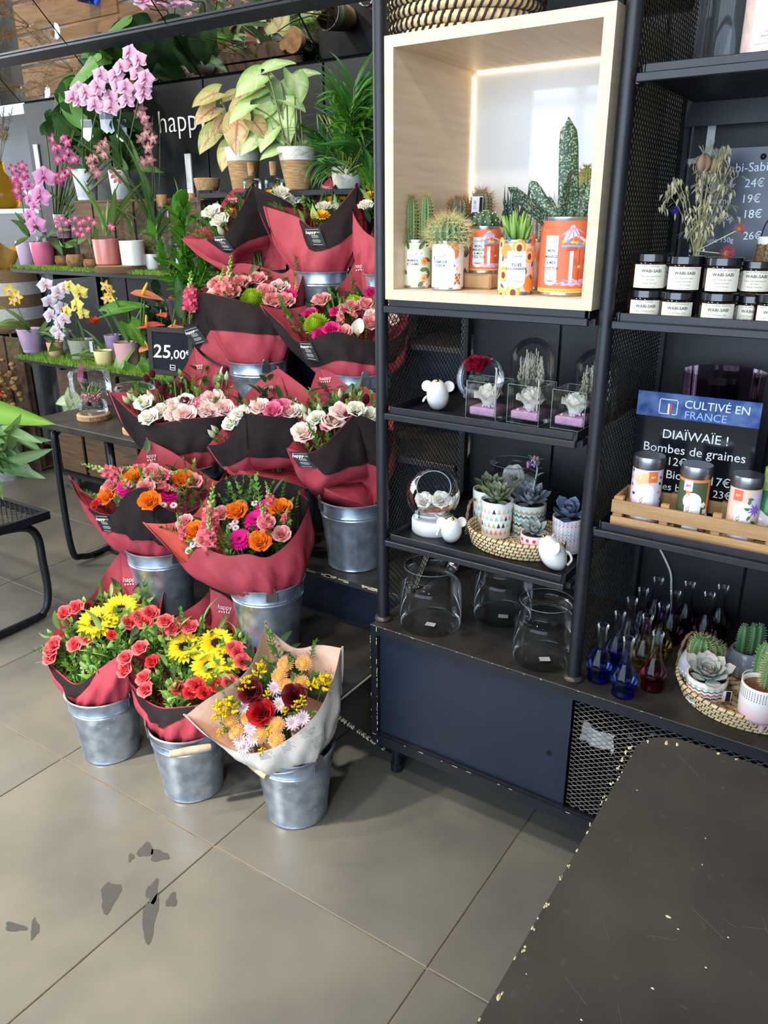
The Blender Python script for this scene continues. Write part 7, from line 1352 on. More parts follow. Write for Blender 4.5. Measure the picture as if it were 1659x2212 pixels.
for x, y, s, m, dx, dy in [(165, 165, 105, MO, .3, .6), (200, 120, 80, MO, -.3, .7), (135, 190, 75, MO, .9, .2), (120, 225, 90, MO2, 1, .1), (125, 275, 80, MO2, .9, -.3), (95, 260, 60, MO2, 1, .3), (170, 250, 80, MO2, .2, -.8), (210, 260, 80, MO2, -.5, -.5), (150, 320, 70, MO2, .3, -.8), (250, 250, 90, MO2, -.3, -.7), (290, 280, 80, MO2, -.4, -.6), (230, 310, 80, MO2, .5, -.6), (300, 330, 80, MO2, -.5, -.6), (180, 290, 70, MO2, -.6, -.5), (270, 320, 70, MO2, .3, -.8), (330, 300, 60, MO2, -.2, -.8)]:
    q = pY(x, y, 2.56); k = s*depth(q)/FPX; inst(m, 'monstera_leaf', t, basis(q, RT*dx+UP*dy*-1, -FW*.7+UP*.6+RT*.2, k)@Matrix.Rotation(-.9, 4, 'X')@Matrix.Rotation(rnd.uniform(-.3, .3), 4, 'Y'))
    stalk(t, [(120, 500), (int(.5*120+.5*x), int(.4*500+.6*y)), (x, y)], 2.60, -.03, .004)
# ------------------------------------------------------------------ corked bottles and ZZ plant right of the orchids
shf = ob('small_shelf', bev((-2.22, 2.56, 1.188), (.5, .3, .018), .002), BLK, None, smooth=False, label='short black shelf with corked bottle gardens', cat='shelf'); ZQ = 1.198; CORK = pm('cork', S(190, 150, 104), S(160, 122, 80), rough=.9, scale=60)
def bottle(x, Y, z, wb, wn, hp, hn, lab, fern=True):
    p = sit(x, Y, z); r_, rn, h, hh = wid(wb, p)/2, wid(wn, p)/2, wid(hp, p), wid(hn, p); t = thing('corked_bottle', lab, 'bottle', p, 'corked bottle gardens'); ob('glass', lathe([(r_*.95, .001), (r_, .008), (r_, h*.5), (r_*.9, h*.6), (rn*1.2, h-hh), (rn, h-hh*.7), (rn, h)], 32, True), GLT, t, smooth=True); ob('cork', lathe([(rn*.9, h-.02), (rn*1.05, h-.001), (rn*1.15, h+.025), (rn*1.1, h+.028)], 20, True, True), CORK, t)
    b = MB(); b.add(lathe([(r_*.9, .008), (r_*.9, h*.14), (.001, h*.16)], 20, True), S(60, 46, 34)); ob('soil', b, FLESH, t)
    if fern:
        for k in range(6): inst(flora('sprig', S(70, 112, 50), 7, .22, .09, 6, .35), 'leaf_sprig', t, aim(A(p)+A((0, 0, h*.12)), A((math.cos(k), math.sin(k), 1.8)), h*.4, k))
    return t
bottle(366, 2.48, ZQ, 46, 20, 148, 40, 'tall corked bottle garden beside the white pots'); bottle(427, 2.56, ZQ, 44, 20, 150, 40, 'corked bottle garden between the two taller jars'); t = bottle(463, 2.56, ZQ, 56, 48, 180, 30, 'wide corked jar garden next to the caladium'); ob('paper_label', bev((.0, -.052, .13), (.03, .001, .05), .0003), pm('teal_label', S(110, 170, 160), rough=.6), t)
zz = plantpot(395, 2.36, 1.0, 60, 46, 60, 'dark pot with glossy zamioculcas stems beside the bouquets', S(50, 50, 54), None, name='potted_zamioculcas'); zz.location.z = 1.0
zs = thing('plant_stand', 'slim black stand under the glossy zamioculcas pot', 'stand', (zz.location.x, zz.location.y, 0)); ob('top_plate', lathe([(.07, .985), (.072, .99), (.07, .9985)], 24, True, True), BLK, zs); ob('pole', lathe([(.012, .012), (.012, .985)], 12), BLK, zs); ob('foot_plate', lathe([(.1, 0), (.1, .01), (.012, .012)], 28, True), BLK, zs)
def f_zz(c): b = MB(); return flora('sprig', c, 9, .26, .12, 15, .3)
ZZ = flora('sprig', S(76, 132, 36), 9, .3, .13, 15, .25)
for q in [(398, 650, 335, 520), (400, 650, 395, 470), (405, 650, 440, 490), (410, 655, 470, 560), (395, 650, 360, 560), (402, 650, 415, 450), (408, 640, 445, 545), (396, 660, 400, 560)]: blade(zz, ZZ, *q, 2.32, -.02)
LF = flora('long', S(48, 104, 50), .4, .3)
for q in [(395, 690, 375, 625), (400, 660, 372, 600)]: blade(zz, LF, *q, 2.25, 0, 1.2)
# ------------------------------------------------------------------ caladiums and palm on the long shelf
ZP = 1.528
def f_calad(ce, cm, cv):
    b = MB(); nx, ny = 17, 13; V = []; C = []; r = random.Random(3)
    for i in range(nx):
        t = i/(nx-1); w_ = .43*(math.sin(PI*(t*.93+.07)**.6)**.8 if t < 1 else 0)
        for j in range(ny):
            s = 2*j/(ny-1)-1; x = t-.26*abs(s)**1.3*max(0, 1-t*2.6); V.append((x, s*w_, .07*abs(s)*w_*2-.26*t*t+.018*math.sin(9*t+6*s)*abs(s)))
            f = abs((t*7-abs(s)*2.4) % 1-.5)*2; c = lerp(cm, ce, min(1, abs(s)**2*.9+max(0, t-.7))); c = lerp(c, cv, .85 if abs(s) < .06 else (.55 if f > .8 and abs(s) < .9 else 0)); C.append(jit(c, r, .06))
    b.add((A(V), [(i*ny+j, (i+1)*ny+j, (i+1)*ny+j+1, i*ny+j+1) for i in range(nx-1) for j in range(ny-1)]), A(C)); return b.mesh('caladium_leaf', LEAF)
CA = flora('calad', S(150, 166, 74), S(206, 204, 140), S(190, 96, 80)); CA2 = flora('calad', S(186, 176, 100), S(216, 186, 140), S(176, 70, 66)); CB = flora('calad', S(120, 172, 70), S(206, 226, 160), S(224, 236, 190))
BASK = pm('seagrass_pot', S(186, 150, 104), S(150, 116, 76), rough=.85, scale=30, stretch=(1, 1, 8), bump=.4, bscale=60)
def calad(x, Y, wt, wb, hp, lab, leaves, m):
    p = sit(x, Y, ZP); rt, rb, h = wid(wt, p)/2, wid(wb, p)/2, wid(hp, p); t = thing('potted_caladium', lab, 'plant', p, POTG); ob('woven_pot', lathe([(rb*.95, 0), (rb, .006), (rb+(rt-rb)*.7, h*.7)], 36, True, rib=lambda a, q: .01*math.sin(40*q)), BASK, t, smooth=True); ob('white_band', lathe([(rb+(rt-rb)*.7, h*.7), (rt, h), (rt*.95, h), (rt*.9, h*.9)], 36, False), pm('white_weave', S(226, 224, 216), S(206, 204, 196), rough=.8, scale=60), t); ob('soil', lathe([(rt*.9, h*.88), (.001, h*.9)], 20, False), SOIL, t)
    for k, (lx, ly, s, dx, dy) in enumerate(leaves):
        q = pY(lx, ly, Y-.06+.05*(k % 3)-.05*(k % 2)); sz = s*depth(q)/FPX*1.05; ax = RT*dx-UP*dy-FW*.25; nn = -FW*.75+UP*.55+RT*rnd.uniform(-.3, .3); yv = np.cross(nn, ax); M_ = basis(q-ax/np.linalg.norm(ax)*sz*.3, ax, yv, sz); inst(m if isinstance(m, bpy.types.Mesh) else m[k % len(m)], 'leaf', t, M_)
        a0 = A(p)+A((rnd.uniform(-.03, .03), rnd.uniform(-.03, .03), h*.88)); b0 = q-ax/np.linalg.norm(ax)*sz*.25; b = MB(); b.add(tube(crom([a0, a0*.45+b0*.55+A((0, 0, .03)), b0], 10), [.003]*9+[.0018], 5), S(140, 150, 90)); ob('leaf_stem', b, LEAF, t, world=True, smooth=True)
calad(530, 2.50, 76, 52, 88, 'caladium with pink-veined leaves in a white-banded woven pot', [(454, 205, 62, -.9, .4), (451, 240, 58, -.8, .6), (454, 293, 60, -.6, .8), (511, 276, 72, -.1, 1), (492, 326, 60, -.4, .9), (481, 258, 50, -.5, .7), (536, 197, 56, .6, -.3), (522, 217, 56, -.8, .6), (500, 205, 45, -.5, .3), (555, 270, 50, .5, .6), (470, 270, 45, -.7, .7)], (CA, CA2))
calad(645, 2.46, 84, 52, 84, 'caladium with pale green leaves in a white-banded woven pot', [(590, 142, 64, .9, -.3), (546, 172, 70, -.8, .6), (609, 192, 66, .2, 1), (641, 177, 62, .3, .9), (576, 227, 64, -.4, .6), (611, 262, 78, .1, 1), (546, 304, 56, -.8, .7), (595, 325, 52, -.8, .3), (650, 318, 58, .3, 1), (525, 235, 60, -.8, .6), (655, 160, 50, .9, -.2), (560, 195, 50, -.6, .4), (580, 290, 56, -.5, .8), (630, 220, 50, .6, .3)], CB)
for x, l in ((545, 'small stoppered glass flask with teal tag between the caladiums'), (592, 'small stoppered glass flask in front of the pale caladium')): t = bottle(x, 2.43, ZP, 40, 14, 42, 14, l, False); ob('tag', ball(.008, 10, 6, (-.016, -.024, .03), (1, .3, 1)), pm('teal_label', S(110, 170, 160), rough=.6), t)
def f_frond(c, seed=4):
    r = random.Random(seed); b = MB(); P = [(.35*q*q, 0, q*(1-.15*q)) for q in np.linspace(0, 1, 10)]; b.add(tube(P, [.011]*8+[.006, .003], 5), S(120, 146, 56))
    for i in range(11):
        q = .36+.62*i/10; p = A((.35*q*q, 0, q*(1-.15*q)))
        for sd in (-1, 1): V, F = leafv(.6*(1-.5*abs(q-.5))*r.uniform(.85, 1.15), .04, r.uniform(.6, 1.5), .2, 7, wid=.35); b.add(tr((V, F), rotz(sd*(.95-.35*q)+r.uniform(-.1, .1))@roty(-.7-.15*q), p), jit(c, r))
    return b.mesh('palm_frond', LEAF)
PF = flora('frond', S(76, 132, 36)); PF2 = flora('frond', S(52, 104, 34), 9)
p = sit(752, 2.50, ZP); rt = wid(70, p)/2; h = wid(44, p); t = thing('potted_palm', 'areca palm in a cream ribbed pot next to the shelving post', 'plant', p, POTG); ob('pot', lathe([(rt*.75, 0), (rt*.9, h*.2), (rt, h*.6), (rt*1.02, h*.95), (rt*.97, h), (rt*.9, h*.9)], 36, True, rib=lambda a, q: .012*math.sin(30*q)), pm('cream_rib', S(226, 220, 204), S(206, 200, 184), rough=.7, scale=50), t); ob('soil', lathe([(rt*.9, h*.88), (.001, h*.9)], 18, False), SOIL, t)
for k, q in enumerate([(700, 190), (735, 165), (760, 180), (790, 165), (815, 200), (830, 250), (685, 240), (670, 300), (720, 215), (775, 210), (800, 290), (700, 300), (745, 200), (830, 300), (690, 340), (810, 340), (725, 250), (780, 250), (765, 230), (710, 260)]): blade(t, (PF, PF2)[k % 2], 750+rnd.uniform(-12, 12), 384, *q, 2.47, rnd.uniform(-.2, -.02))
b = MB()
for k in range(22): a = rnd.uniform(-1, 1); b.add(tube([A(p)+A((rnd.uniform(-.03, .03), rnd.uniform(-.03, .03), h*.85)), A(p)+ri*a*.1+A((0, rnd.uniform(-.06, .06), h+.17))], .0022, 5), jit(S(140, 160, 60), rnd))
ob('canes', b, LEAF, t, world=True, smooth=True, kind='stuff')
# ------------------------------------------------------------------ lower shelf
YLo = 2.36
def la(t, p, rt, h): blooms(t, CAY, YLo, [(20, 628, 34), (38, 642, 34), (28, 650, 26)]); stalk(t, [(68, 730), (50, 690), (25, 635)], YLo); [blade(t, ARC, 68, 730, *q, YLo) for q in ((15, 740), (0, 680), (25, 690), (62, 582), (98, 640), (105, 680), (85, 660), (110, 720), (45, 680), (95, 700), (10, 700), (75, 650))]
plantpot(71, YLo, ZL, 53, 38, 50, 'lilac pot with yellow cambria and arching leaves at the end of the lower shelf', S(202, 166, 200), la)
def lb(t, p, rt, h): blooms(t, PHW, YLo, [(98, 616, 38), (106, 652, 34), (110, 682, 38), (126, 630, 36), (140, 622, 34), (132, 665, 34), (138, 690, 34), (122, 640, 30), (120, 715, 28), (128, 725, 26), (128, 700, 30)]); stalk(t, [(118, 748), (115, 700), (120, 640), (100, 615)], YLo); stalk(t, [(124, 748), (135, 690), (138, 625)], YLo); [blade(t, BRD, 120, 748, *q, YLo) for q in ((95, 715), (150, 720))]
plantpot(122, YLo-.03, ZL, 34, 28, 32, 'small peach face pot with white moth orchid on the lower shelf', S(226, 176, 136), lb, lip=False)
plantpot(142, YLo+.09, ZL, 36, 32, 44, 'slate blue pot half hidden behind the white orchid', S(140, 154, 166), lambda t, p, rt, h: [blade(t, BRD2, 142, 735, *q, YLo+.09) for q in ((160, 700), (128, 710))])
def ld(t, p, rt, h): blooms(t, PHY, YLo, [(166, 660, 40), (172, 632, 40), (145, 672, 30), (180, 678, 30), (150, 618, 28)]); stalk(t, [(176, 745), (165, 700), (168, 640)], YLo); [blade(t, ARC, 178, 748, *q, YLo) for q in ((135, 700), (215, 730), (150, 725), (200, 700), (155, 790), (200, 725))]
plantpot(180, YLo, ZL, 54, 46, 42, 'grey green pot with yellow moth orchid on the lower shelf', S(150, 154, 136), ld, lip=False)
def f_guz(c): return flora('rosette', S(226, 80, 20), c, S(240, 120, 40), 22, .2, .9, 19, .4)
def le(t, p, rt, h): q = pY(205, 700, YLo); inst(f_guz(S(230, 86, 24)), 'guzmania_bloom', t, aim(q, -FW*.5+UP, .055)); [blade(t, ARC, 222, 770, *q, YLo) for q in ((160, 755), (190, 715), (230, 700), (255, 740), (205, 790), (250, 800), (185, 770))]; price_tag(t, A((-.02, -.04, h+.02)), 0, .02, .05)
plantpot(226, YLo-.06, ZL, 40, 34, 32, 'cream pot with orange guzmania on the lower shelf', S(232, 222, 160), le, lip=False)
plantpot(249, YLo+.1, ZL, 36, 28, 50, 'violet pot between the guzmania and the anthurium', S(180, 156, 190), lambda t, p, rt, h: [blade(t, STR2, 249, 735, *q, YLo+.1) for q in ((235, 640), (250, 620), (265, 660))] and blooms(t, CAY, YLo+.1, [(228, 618, 30), (238, 630, 30), (230, 645, 28), (245, 650, 26)]))
AN = flora('anthurium', S(240, 150, 116), S(240, 200, 60)); AN2 = flora('anthurium', S(226, 96, 90), S(236, 190, 60)); HL = flora('calad', S(70, 124, 44), S(84, 140, 52), S(120, 166, 70))
def lg(t, p, rt, h):
    for m, x, y, s, d in ((AN, 312, 638, 62, (.2, -.3)), (AN2, 320, 705, 54, (-.2, .2)), (AN, 318, 752, 34, (0, .5)), (AN2, 385, 648, 44, (.3, .2)), (AN, 378, 706, 34, (0, .3)), (AN2, 348, 680, 26, (0, 0))):
        q = pY(x, y, 2.3); inst(m, 'anthurium', t, aim(q, UP*.9-FW*.5+RT*d[0], s*depth(q)/FPX/1.5, rnd.random()*3))
    for x, y, s, dx, dy in ((250, 675, 78, .9, -.35), (265, 760, 60, -.6, .7), (300, 790, 60, .3, .7), (290, 700, 50, .5, .6), (330, 790, 50, .6, .5)): q = pY(x, y, 2.28); inst(HL, 'leaf', t, basis(q-RT*dx*.04, RT*dx-UP*dy, np.cross(-FW*.6+UP*.8, RT*dx-UP*dy), s*depth(q)/FPX*1.1))
    [blade(t, STR, 280, 750, *q, YLo) for q in ((265, 680), (255, 650), (300, 690), (240, 640), (290, 660), (275, 630), (310, 640))]; stalk(t, [(282, 750), (308, 700), (312, 645)], 2.32, -.02, .004)
plantpot(279, YLo-.05, ZL, 54, 44, 56, 'blush pink pot with salmon anthurium on the lower shelf', S(206, 160, 160), lg)
t = plantpot(350, YLo+.12, ZL, 70, 60, 60, 'dark pot of glossy round-leaved foliage behind the price sign', S(46, 46, 50), None, name='potted_foliage'); [blade(t, flora('sprig', S(40, 74, 42), 7, .3, .2, 16, .3), 350, 745, *q, YLo+.1) for q in ((320, 660), (345, 640), (370, 650), (385, 680), (330, 690), (360, 670))]
# ------------------------------------------------------------------ wooden crates, basket and dried things at the end of the wall
def crate(x0, x1, y0, y1, z0, z1, lab, up=True, n=4):
    t = thing('wooden_crate', lab, 'crate', ((x0+x1)/2, (y0+y1)/2, z0), 'old fruit crates'); w_ = (x1-x0)/n
    for k in range(n): ob('slat', bev((x0+w_*(k+.5), y0+.006, (z0+z1)/2), (w_*.88, .012, z1-z0) if up else (w_*.88, .012, z1-z0), .002), WOODD, t, world=True, smooth=False)
    for k in range(3): ob('side_slat', bev((x0+.006, y0+(y1-y0)*(k+.5)/3, (z0+z1)/2), (.012, (y1-y0)/3*.88, z1-z0), .002), WOODD, t, world=True, smooth=False)
    for x in (x0+.03, x1-.03): ob('corner_post', bev((x, y0+.028, (z0+z1)/2), (.03, .03, z1-z0-.01), .002), WOODD, t, world=True, smooth=False)
    ob('base', bbox(x0+.012, x1-.012, y0+.012, y1, z0+.01, z0+.022), WOODD, t, world=True, smooth=False); return t
crate(-3.75, -2.75, 2.48, 2.72, .42, .73, 'old slatted fruit crate under the lower orchid shelf'); crate(-3.85, -2.95, 2.5, 2.72, .12, .415, 'old fruit crate on the wheeled dolly under the shelf'); crate(-4.75, -4.25, 2.62, 2.98, .0, .80, 'tall upright crate at the end of the orchid shelves', n=3)
dl = thing('wheeled_dolly', 'black dolly on castors under the fruit crates', 'dolly', (-3.3, 2.6, 0)); ob('deck', bbox(-3.9, -2.6, 2.47, 2.73, .10, .118), BLK, dl, world=True, smooth=False)
for x in (-3.8, -2.72):
    w_ = ob('castor', tr(lathe([(.012, -.014), (.042, -.014), (.046, -.008), (.046, .008), (.042, .014), (.012, .014)], 24, True, True), rotx(PI/2), (x, 2.53, .046)), pm('castor_grey', S(96, 94, 90), rough=.6), dl, world=True); ob('fork', [bbox(x-.012, x+.012, 2.51, 2.514, .04, .10), bbox(x-.012, x+.012, 2.546, 2.55, .04, .10)], BLK, dl, world=True, smooth=False)
WEAVE = [pm('natural_weave', S(160, 130, 94), S(130, 102, 70), rough=.9, scale=40, stretch=(1, 1, 10), bump=.4), pm('white_weave', S(226, 224, 216), S(206, 204, 196), rough=.8, scale=60)]
p = sit(18, 2.80, .802); t = thing('striped_basket', 'large woven basket with white stripes on the upright crate', 'basket', (p[0], 2.80, .802)); rb = .20; H_ = .36
for k in range(5): z0, z1 = H_*k/5, H_*(k+1)/5; f = lambda z: rb*(1+.12*math.sin(PI*min(1, z/H_*.9+.1))); ob('woven_band', lathe([(f(z0), z0), (f((z0+z1)/2), (z0+z1)/2), (f(z1), z1)], 40, k == 0, False, rib=lambda a, q: .006*math.sin(60*a)), WEAVE[k % 2], t, smooth=True)
p2 = A((p[0]-.05, 2.80, .802+H_*.8)); t = thing('wrapped_bouquet', 'orange paper wrapped dried bouquet in the striped basket', 'bouquet', p2); OP = paper('orange_tissue', S(226, 160, 60), S(236, 178, 90)); rr = random.Random(6); ph = [rr.random()*6 for _ in range(5)]
ob('wrapping_paper', grid(lambda u, v: ((.08+.09*v+.02*math.sin(5*2*PI*u+ph[0])*v)*math.cos(2*PI*u), (.08+.09*v+.02*math.sin(7*2*PI*u+ph[1])*v)*math.sin(2*PI*u), .2*v+.03*math.sin(4*2*PI*u+ph[2])*v), 40, 8, True), OP, t, smooth=True)
for k in range(14): inst(flora('mum', S(206, 176, 130), S(226, 206, 170), 60, 40, .6, .6) if k % 2 else YRO, 'dried_flower', t, aim(p2+A((rr.uniform(-.1, .1), rr.uniform(-.1, .06), rr.uniform(.1, .2))), (rr.uniform(-1, 1), -1, 1), .022))
cab2 = thing('grey_cabinet', 'pale grey display cabinet with white top at the end of the wall', 'cabinet', (-4.75, 2.95, 0)); ob('body', bbox(-5.3, -4.16, 3.0, 3.29, 0, 1.47), pm('grey_lacquer', S(116, 120, 126), rough=.5), cab2, world=True, smooth=False); ob('top', bev((-4.73, 3.14, 1.485), (1.16, .3, .03), .003), pm('white_lacquer', S(214, 216, 218), rough=.4), cab2, world=True, smooth=False)
ob('wall_side', bbox(-7.4, -4.12, 3.3, 3.4, 0, 2.06), pm('grey_plaster', S(150, 153, 156), rough=.8), smooth=False, kind='structure')
p = sit(14, 3.12, 1.50); r_ = .1; t = thing('amber_vase', 'round amber glass bottle vase with dried grasses on the grey cabinet', 'vase', p); ob('vase', lathe([(r_*.5, .001), (r_*.85, .02), (r_, .08), (r_*.9, .14), (r_*.5, .19), (r_*.27, .22), (r_*.25, .27), (r_*.3, .28)], 32, True), glass('amber_clear', (.80, .55, .14)), t, smooth=True)
def pampas(t, base, n, seed, L=.3, spread=.3, col=S(196, 166, 126)):
    r = random.Random(seed); b = MB()
    for k in range(n):
        d = A((r.uniform(-1, 1)*spread, r.uniform(-1, 1)*spread, 1)); d /= np.linalg.norm(d); top = base+d*L*r.uniform(.7, 1.1); b.add(tube([base, top], .0015, 4, False), col)
        for j in range(40): q = r.random(); c = base*(.45-.45*q)+top*(.55+.45*q); V, F = leafv(.07*(1.2-q), .004, .8, .2, 3); b.add(tr((V, F), rotz(r.random()*6.28)@roty(-.9+r.uniform(-.3, .3)), c), jit(col, r, .25))
    ob('dried_grasses', b, PET, t, world=True, smooth=True, kind='stuff')
pampas(t, A(p)+A((0, 0, .25)), 10, 4, .33, .4)
p = sit(-2, 2.45, .30); t = thing('dried_pod_bunch', 'brown dried seed pods bunched in a white pot by the crates', 'dried flowers', (p[0], 2.45, 0)); ob('pot', lathe([(.09, 0), (.12, .3), (.115, .3)], 28), pm('white_zinc', S(206, 208, 206), S(150, 152, 152), rough=.5, scale=20), t); b = MB(); rr = random.Random(8)
for k in range(170): a, q = rr.random()*6.28, rr.random()**.5*.15; z = rr.uniform(.3, .68); b.add(tr(ball(rr.uniform(.014, .022), 7, 5, s=(1, 1, .7)), rotx(rr.uniform(-1, 1)), (q*math.cos(a), q*math.sin(a), z)), jit(S(170, 130, 78), rr, .3))
ob('seed_pods', b, FLESH, t, smooth=True, kind='stuff')
# ------------------------------------------------------------------ black table with two cloche terrariums
ZTB = .665; q0 = pZ(64, 905, ZTB); q1 = pZ(150, 881, ZTB); tx0, ty0, ty1 = q0[0], q0[1], max(q1[1], q0[1]+.35); ty1 = min(ty1, 2.2); tx1 = -2.12
tb2 = thing('tube_table', 'low black table with bent tube legs holding two glass cloches', 'table', (tx0+.4, ty0+.2, 0)); ob('table_top', bev(((tx0+tx1)/2, (ty0+ty1)/2, ZTB-.014), (tx1-tx0, ty1-ty0, .028), .003), BLKW, tb2, world=True, smooth=False)
for x in (tx0+.07, tx1-.1):
    P = [(x, ty1-.05, ZTB-.03), (x, ty1-.05, .1), (x, ty1-.1, .03), (x, ty1-.2, .018), (x, ty0+.2, .018), (x, ty0+.1, .03), (x, ty0+.05, .1), (x, ty0+.05, ZTB-.12), (x, ty0+.07, ZTB-.06), (x+.03, ty0+.1, ZTB-.03)]; ob('tube_leg', tube(crom(P, 60), .014, 10), BLK, tb2, world=True, smooth=True)
ob('cross_bar', tube([(tx0+.07, ty0+.24, .018), (tx1-.1, ty0+.24, .018)], .013, 10), BLK, tb2, world=True, smooth=True); ob('middle_leg', tube([(tx0+.42, ty0+.06, 0.004), (tx0+.42, ty0+.06, ZTB-.03)], .013, 10), BLK, tb2, world=True, smooth=True)
def cloche(x, y, lab, word, pinkf):
    p = front(x, y, ZTB, .06); r_ = wid(72, p)/2; t = thing('glass_cloche', lab, 'terrarium', p, 'glass cloche terrariums'); ob('wood_base', lathe([(r_*.93, 0), (r_*.98, .004), (r_*.98, .022), (r_*.93, .026), (.001, .0262)], 40), pm('base_wood', S(206, 170, 128), S(190, 152, 110), rough=.5, scale=20), t)
    W = Wrap(p, r_*.985, .012, 0, 1); W.text(word, r_*.35, 0, .021, S(96, 66, 46)); W.done('lettering', t); R2 = wid(88, p)/2; H2 = wid(108, p)
    ob('lower_bowl', lathe([(r_*.8, .027), (r_*.85, .035), (r_*.85, .07), (r_*.6, .085), (r_*.62, .11)], 36, True), GLT, t, smooth=True); ob('cloche', lathe([(R2*.92, .085), (R2, .1), (R2*.97, .12), (R2*.99, H2*.6), (R2*.97, H2*.9), (R2*.85, H2*.98), (R2*.5, H2), (.001, H2*1.002)], 40, False), GLT, t, smooth=True)
    b = MB(); rr = random.Random(len(word))
    for k in range(90): a, q = rr.random()*6.28, rr.random()**.5*r_*.55; b.add(ball(.006, 5, 4, (q*math.cos(a), q*math.sin(a), rr.uniform(.075, .1))), jit(S(214, 140, 166), rr))
    ob('pink_gravel', b, FLESH, t, smooth=True, kind='stuff')
    for k in range(22): a = k*.9; inst((STR, STR2, ARC)[k % 3], 'grass_blade', t, aim(A(p)+A((.012*math.cos(a), .012*math.sin(a), .09)), A((math.cos(a)*.6, math.sin(a)*.6, 1)), (H2-.11)*rr.uniform(.6, .95), rr.random()*6))
    if pinkf: b = MB(); V, F = leafv(.09, .028, .1, .1, 7); b.add(tr((V, F), roty(-1.35), (0, 0, 0)), S(226, 120, 176)); q = ob('pink_bract', b, PET, t, smooth=True); q.location = Vector(-ri*.03-fo*.02)+Vector((0, 0, .15))
    return t
cloche(205, 912, 'glass cloche terrarium with pink air plant near the table corner', 'ECOBOIS', True); t = cloche(303, 943, 'glass cloche terrarium partly hidden by the white bouquet', 'OASIS', False)
sp = plantpot(153, ty1-.05, ZTB, 26, 22, 20, 'small variegated plant at the back edge of the tube table', S(90, 90, 90), None, name='potted_pothos'); sp.location.x = max(sp.location.x, tx0+.05); [blade(sp, flora('calad', S(150, 176, 120), S(206, 216, 186), S(160, 190, 130)), 152+.5*(q[0]-152), 874+.5*(q[1]-874), *q, ty1-.05) for q in ((136, 866), (160, 858), (148, 853), (166, 868), (138, 878), (154, 862), (143, 860))]
# ------------------------------------------------------------------ mesh-top table at the left edge with a leafy plant
q = pZ(107, 1104, .43); mx, my = q[0], q[1]; ZMT = .43
mt = thing('mesh_table', 'low black mesh-top table at the edge of the aisle', 'table', (mx-.4, my-.4, 0)); ob('mesh_top', diamond((mx-1.0, my-.9, ZMT-.006), (1, 0, 0), (0, 1, 0), 1.0, .9, .032, .018, .0016), pm('mesh_metal', S(62, 58, 50), S(40, 38, 36), rough=0.4, metal=0.5, scale=80), mt, world=True, smooth=False, kind='stuff')
for q in [((mx-1.0, mx, my-.02, my), 0), ((mx-1.0, mx, my-.92, my-.9), 0), ((mx-.02, mx, my-.9, my-.02), 0), ((mx-1.02, mx-1.0, my-.92, my), 0)]: ob('frame_bar', bbox(*q[0], ZMT-.03, ZMT), BLK, mt, world=True, smooth=False)
for x in (mx-.05, mx-.95):
    P = [(x, my-.2, ZMT-.03), (x, my-.08, ZMT-.05), (x, my-.035, ZMT-.1), (x, my-.03, ZMT-.2), (x, my-.03, .1), (x, my-.06, .03), (x, my-.15, .016), (x, my-.8, .016), (x, my-.88, .05), (x, my-.89, .12), (x, my-.89, ZMT-.03)]; ob('tube_leg', tube(crom(P, 60), .015, 10), BLK, mt, world=True, smooth=True)
SPQ = flora('sprig', S(104, 140, 80), 8, .2, .08, 23, .4); p = sit(-55, my-.12, ZMT); t = thing('potted_foliage', 'leafy green plant on the mesh table at the aisle', 'plant', (p[0], my-.12, ZMT)); ob('pot', lathe([(.07, 0), (.095, .14), (.088, .14), (.085, .12)], 28), pm('dark_plastic', S(40, 40, 42), rough=.5), t); ob('soil', lathe([(.086, .122), (.001, .125)], 18, False), SOIL, t); Yp = my-.12
for k, q in enumerate([(58, 985), (50, 1000), (40, 1010), (55, 960), (62, 950), (30, 1012), (45, 940), (20, 930), (65, 1000), (10, 1015), (35, 965), (25, 980), (48, 972), (15, 950), (58, 1008), (5, 935)]): blade(t, (flora('long', S(110, 150, 74), .2, .6), flora('long', S(82, 124, 58), .2, .6), flora('long', S(86, 124, 66), .22, .6))[k % 3], q[0]-rnd.uniform(38, 58), q[1]-rnd.uniform(2, 30), *q, Yp+rnd.uniform(-.05, .05), -.03)
for k in range(10): blade(t, SPQ, -40, 1020-6*k, rnd.uniform(-10, 28), rnd.uniform(940, 1000), Yp+rnd.uniform(-.06, .06), -.03)
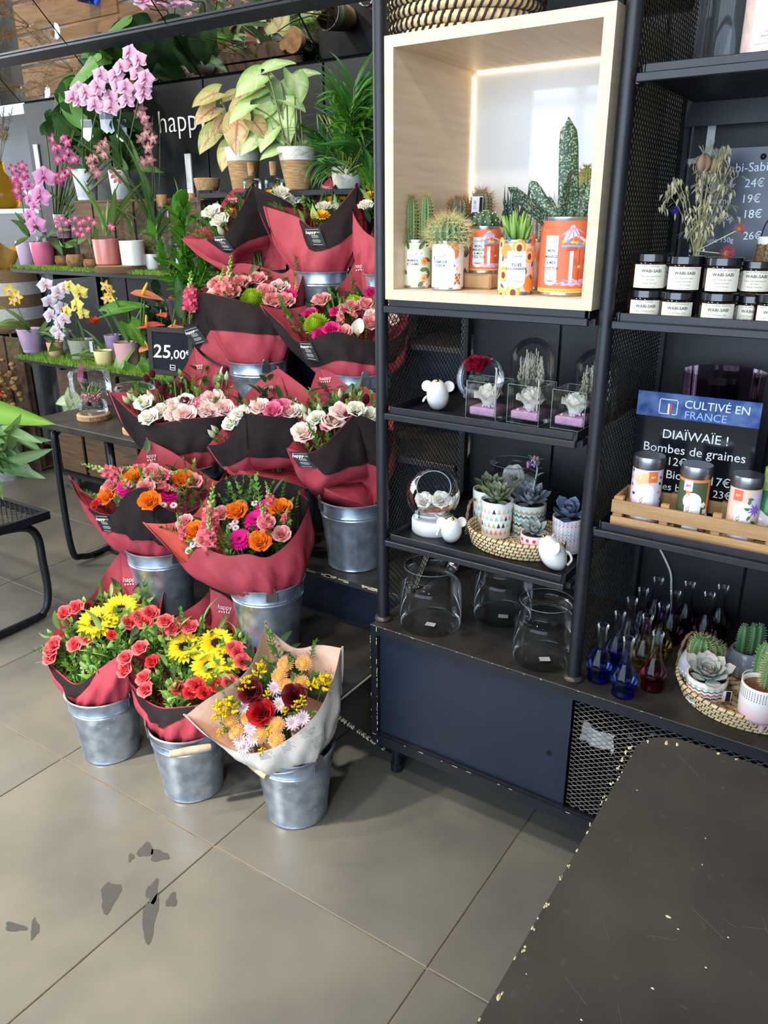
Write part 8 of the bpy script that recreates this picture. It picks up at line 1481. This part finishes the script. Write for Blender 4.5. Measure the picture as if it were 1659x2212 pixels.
qa, qb = pY(-130, 862, Yp), pY(98, 914, Yp); L_ = np.linalg.norm(qb-qa); V, F = leafv(L_, L_*.14, .12, .25, 12, wid=.4); b = MB(); b.add((V, F), A([lerp(S(96, 142, 34), S(132, 176, 60), 1.0 if j % 3 == 1 else 0.0) for j in range(len(V))])); o = ob('long_leaf', b, LEAF, t, smooth=True); o.matrix_basis = Matrix.Translation(-t.location)@basis(qa, qb-qa, UP)
V, F = leafv(.13, .03, .5, .2, 7); b = MB(); b.add((V, F), S(200, 56, 58)); o = ob('red_bract', b, PET, t, smooth=True); o.matrix_basis = Matrix.Translation(-t.location)@basis(pY(-75, 836, Yp), RT*.98-UP*.2, UP)

# ------------------------------------------------------------------ crate table with dried flowers at the end of the aisle (seen in the mirror)
PINE2 = pm('honey_pine', S(186, 140, 88), S(150, 108, 66), rough=.7, scale=6, detail=8, stretch=(1, 10, 1), lo=.3, hi=.7)
dt = thing('crate_stand', 'honey pine crate stand with dried bouquets by the side window', 'stand', (-5.2, 2.2, 0))
for z in (.42, .84):
    for k in range(5): ob('board', bev((-5.2, 1.78+.2*k, z), (1.1, .18, .02), .003), PINE2, dt, world=True, smooth=False)
for x in (-5.72, -4.68):
    for y in (1.72, 2.66): ob('post', bev((x, y, .55), (.05, .05, 1.1), .003), PINE2, dt, world=True, smooth=False)
for k, (x, y, c) in enumerate([(-4.9, 2.4, S(196, 166, 126)), (-5.3, 2.1, S(176, 136, 90)), (-4.85, 1.95, S(206, 150, 130)), (-5.5, 2.45, S(190, 160, 110))]):
    t = thing('dried_bunch', ['beige pampas bunch in a clear bottle on the pine stand', 'brown pampas bunch in a clear bottle on the pine stand', 'rosy dried bunch in a blue bottle on the pine stand', 'straw pampas bunch at the back of the pine stand'][k], 'dried flowers', (x, y, .851)); ob('bottle', lathe([(.05, .001), (.055, .01), (.055, .12), (.02, .17), (.02, .24)], 24, True), GLT if k != 2 else glass('blue_glass', (.15, .3, .75)), t, smooth=True); pampas(t, A((x, y, 1.05)), 16, k, .42, .55, c)
pt = bpy.data.objects['red_bract'].parent; c = A(pt.location)+A((0, 0, .12))
for q in (pY(-130, 862, Yp), pY(-75, 836, Yp)):
    b = MB(); b.add(tube(crom([c, c*.5+A(q)*.5+A((-.02, .02, .03)), A(q)], 14), [.004]*13+[.0025], 6), S(84, 122, 50)); ob('leaf_stem', b, LEAF, pt, world=True, smooth=True)
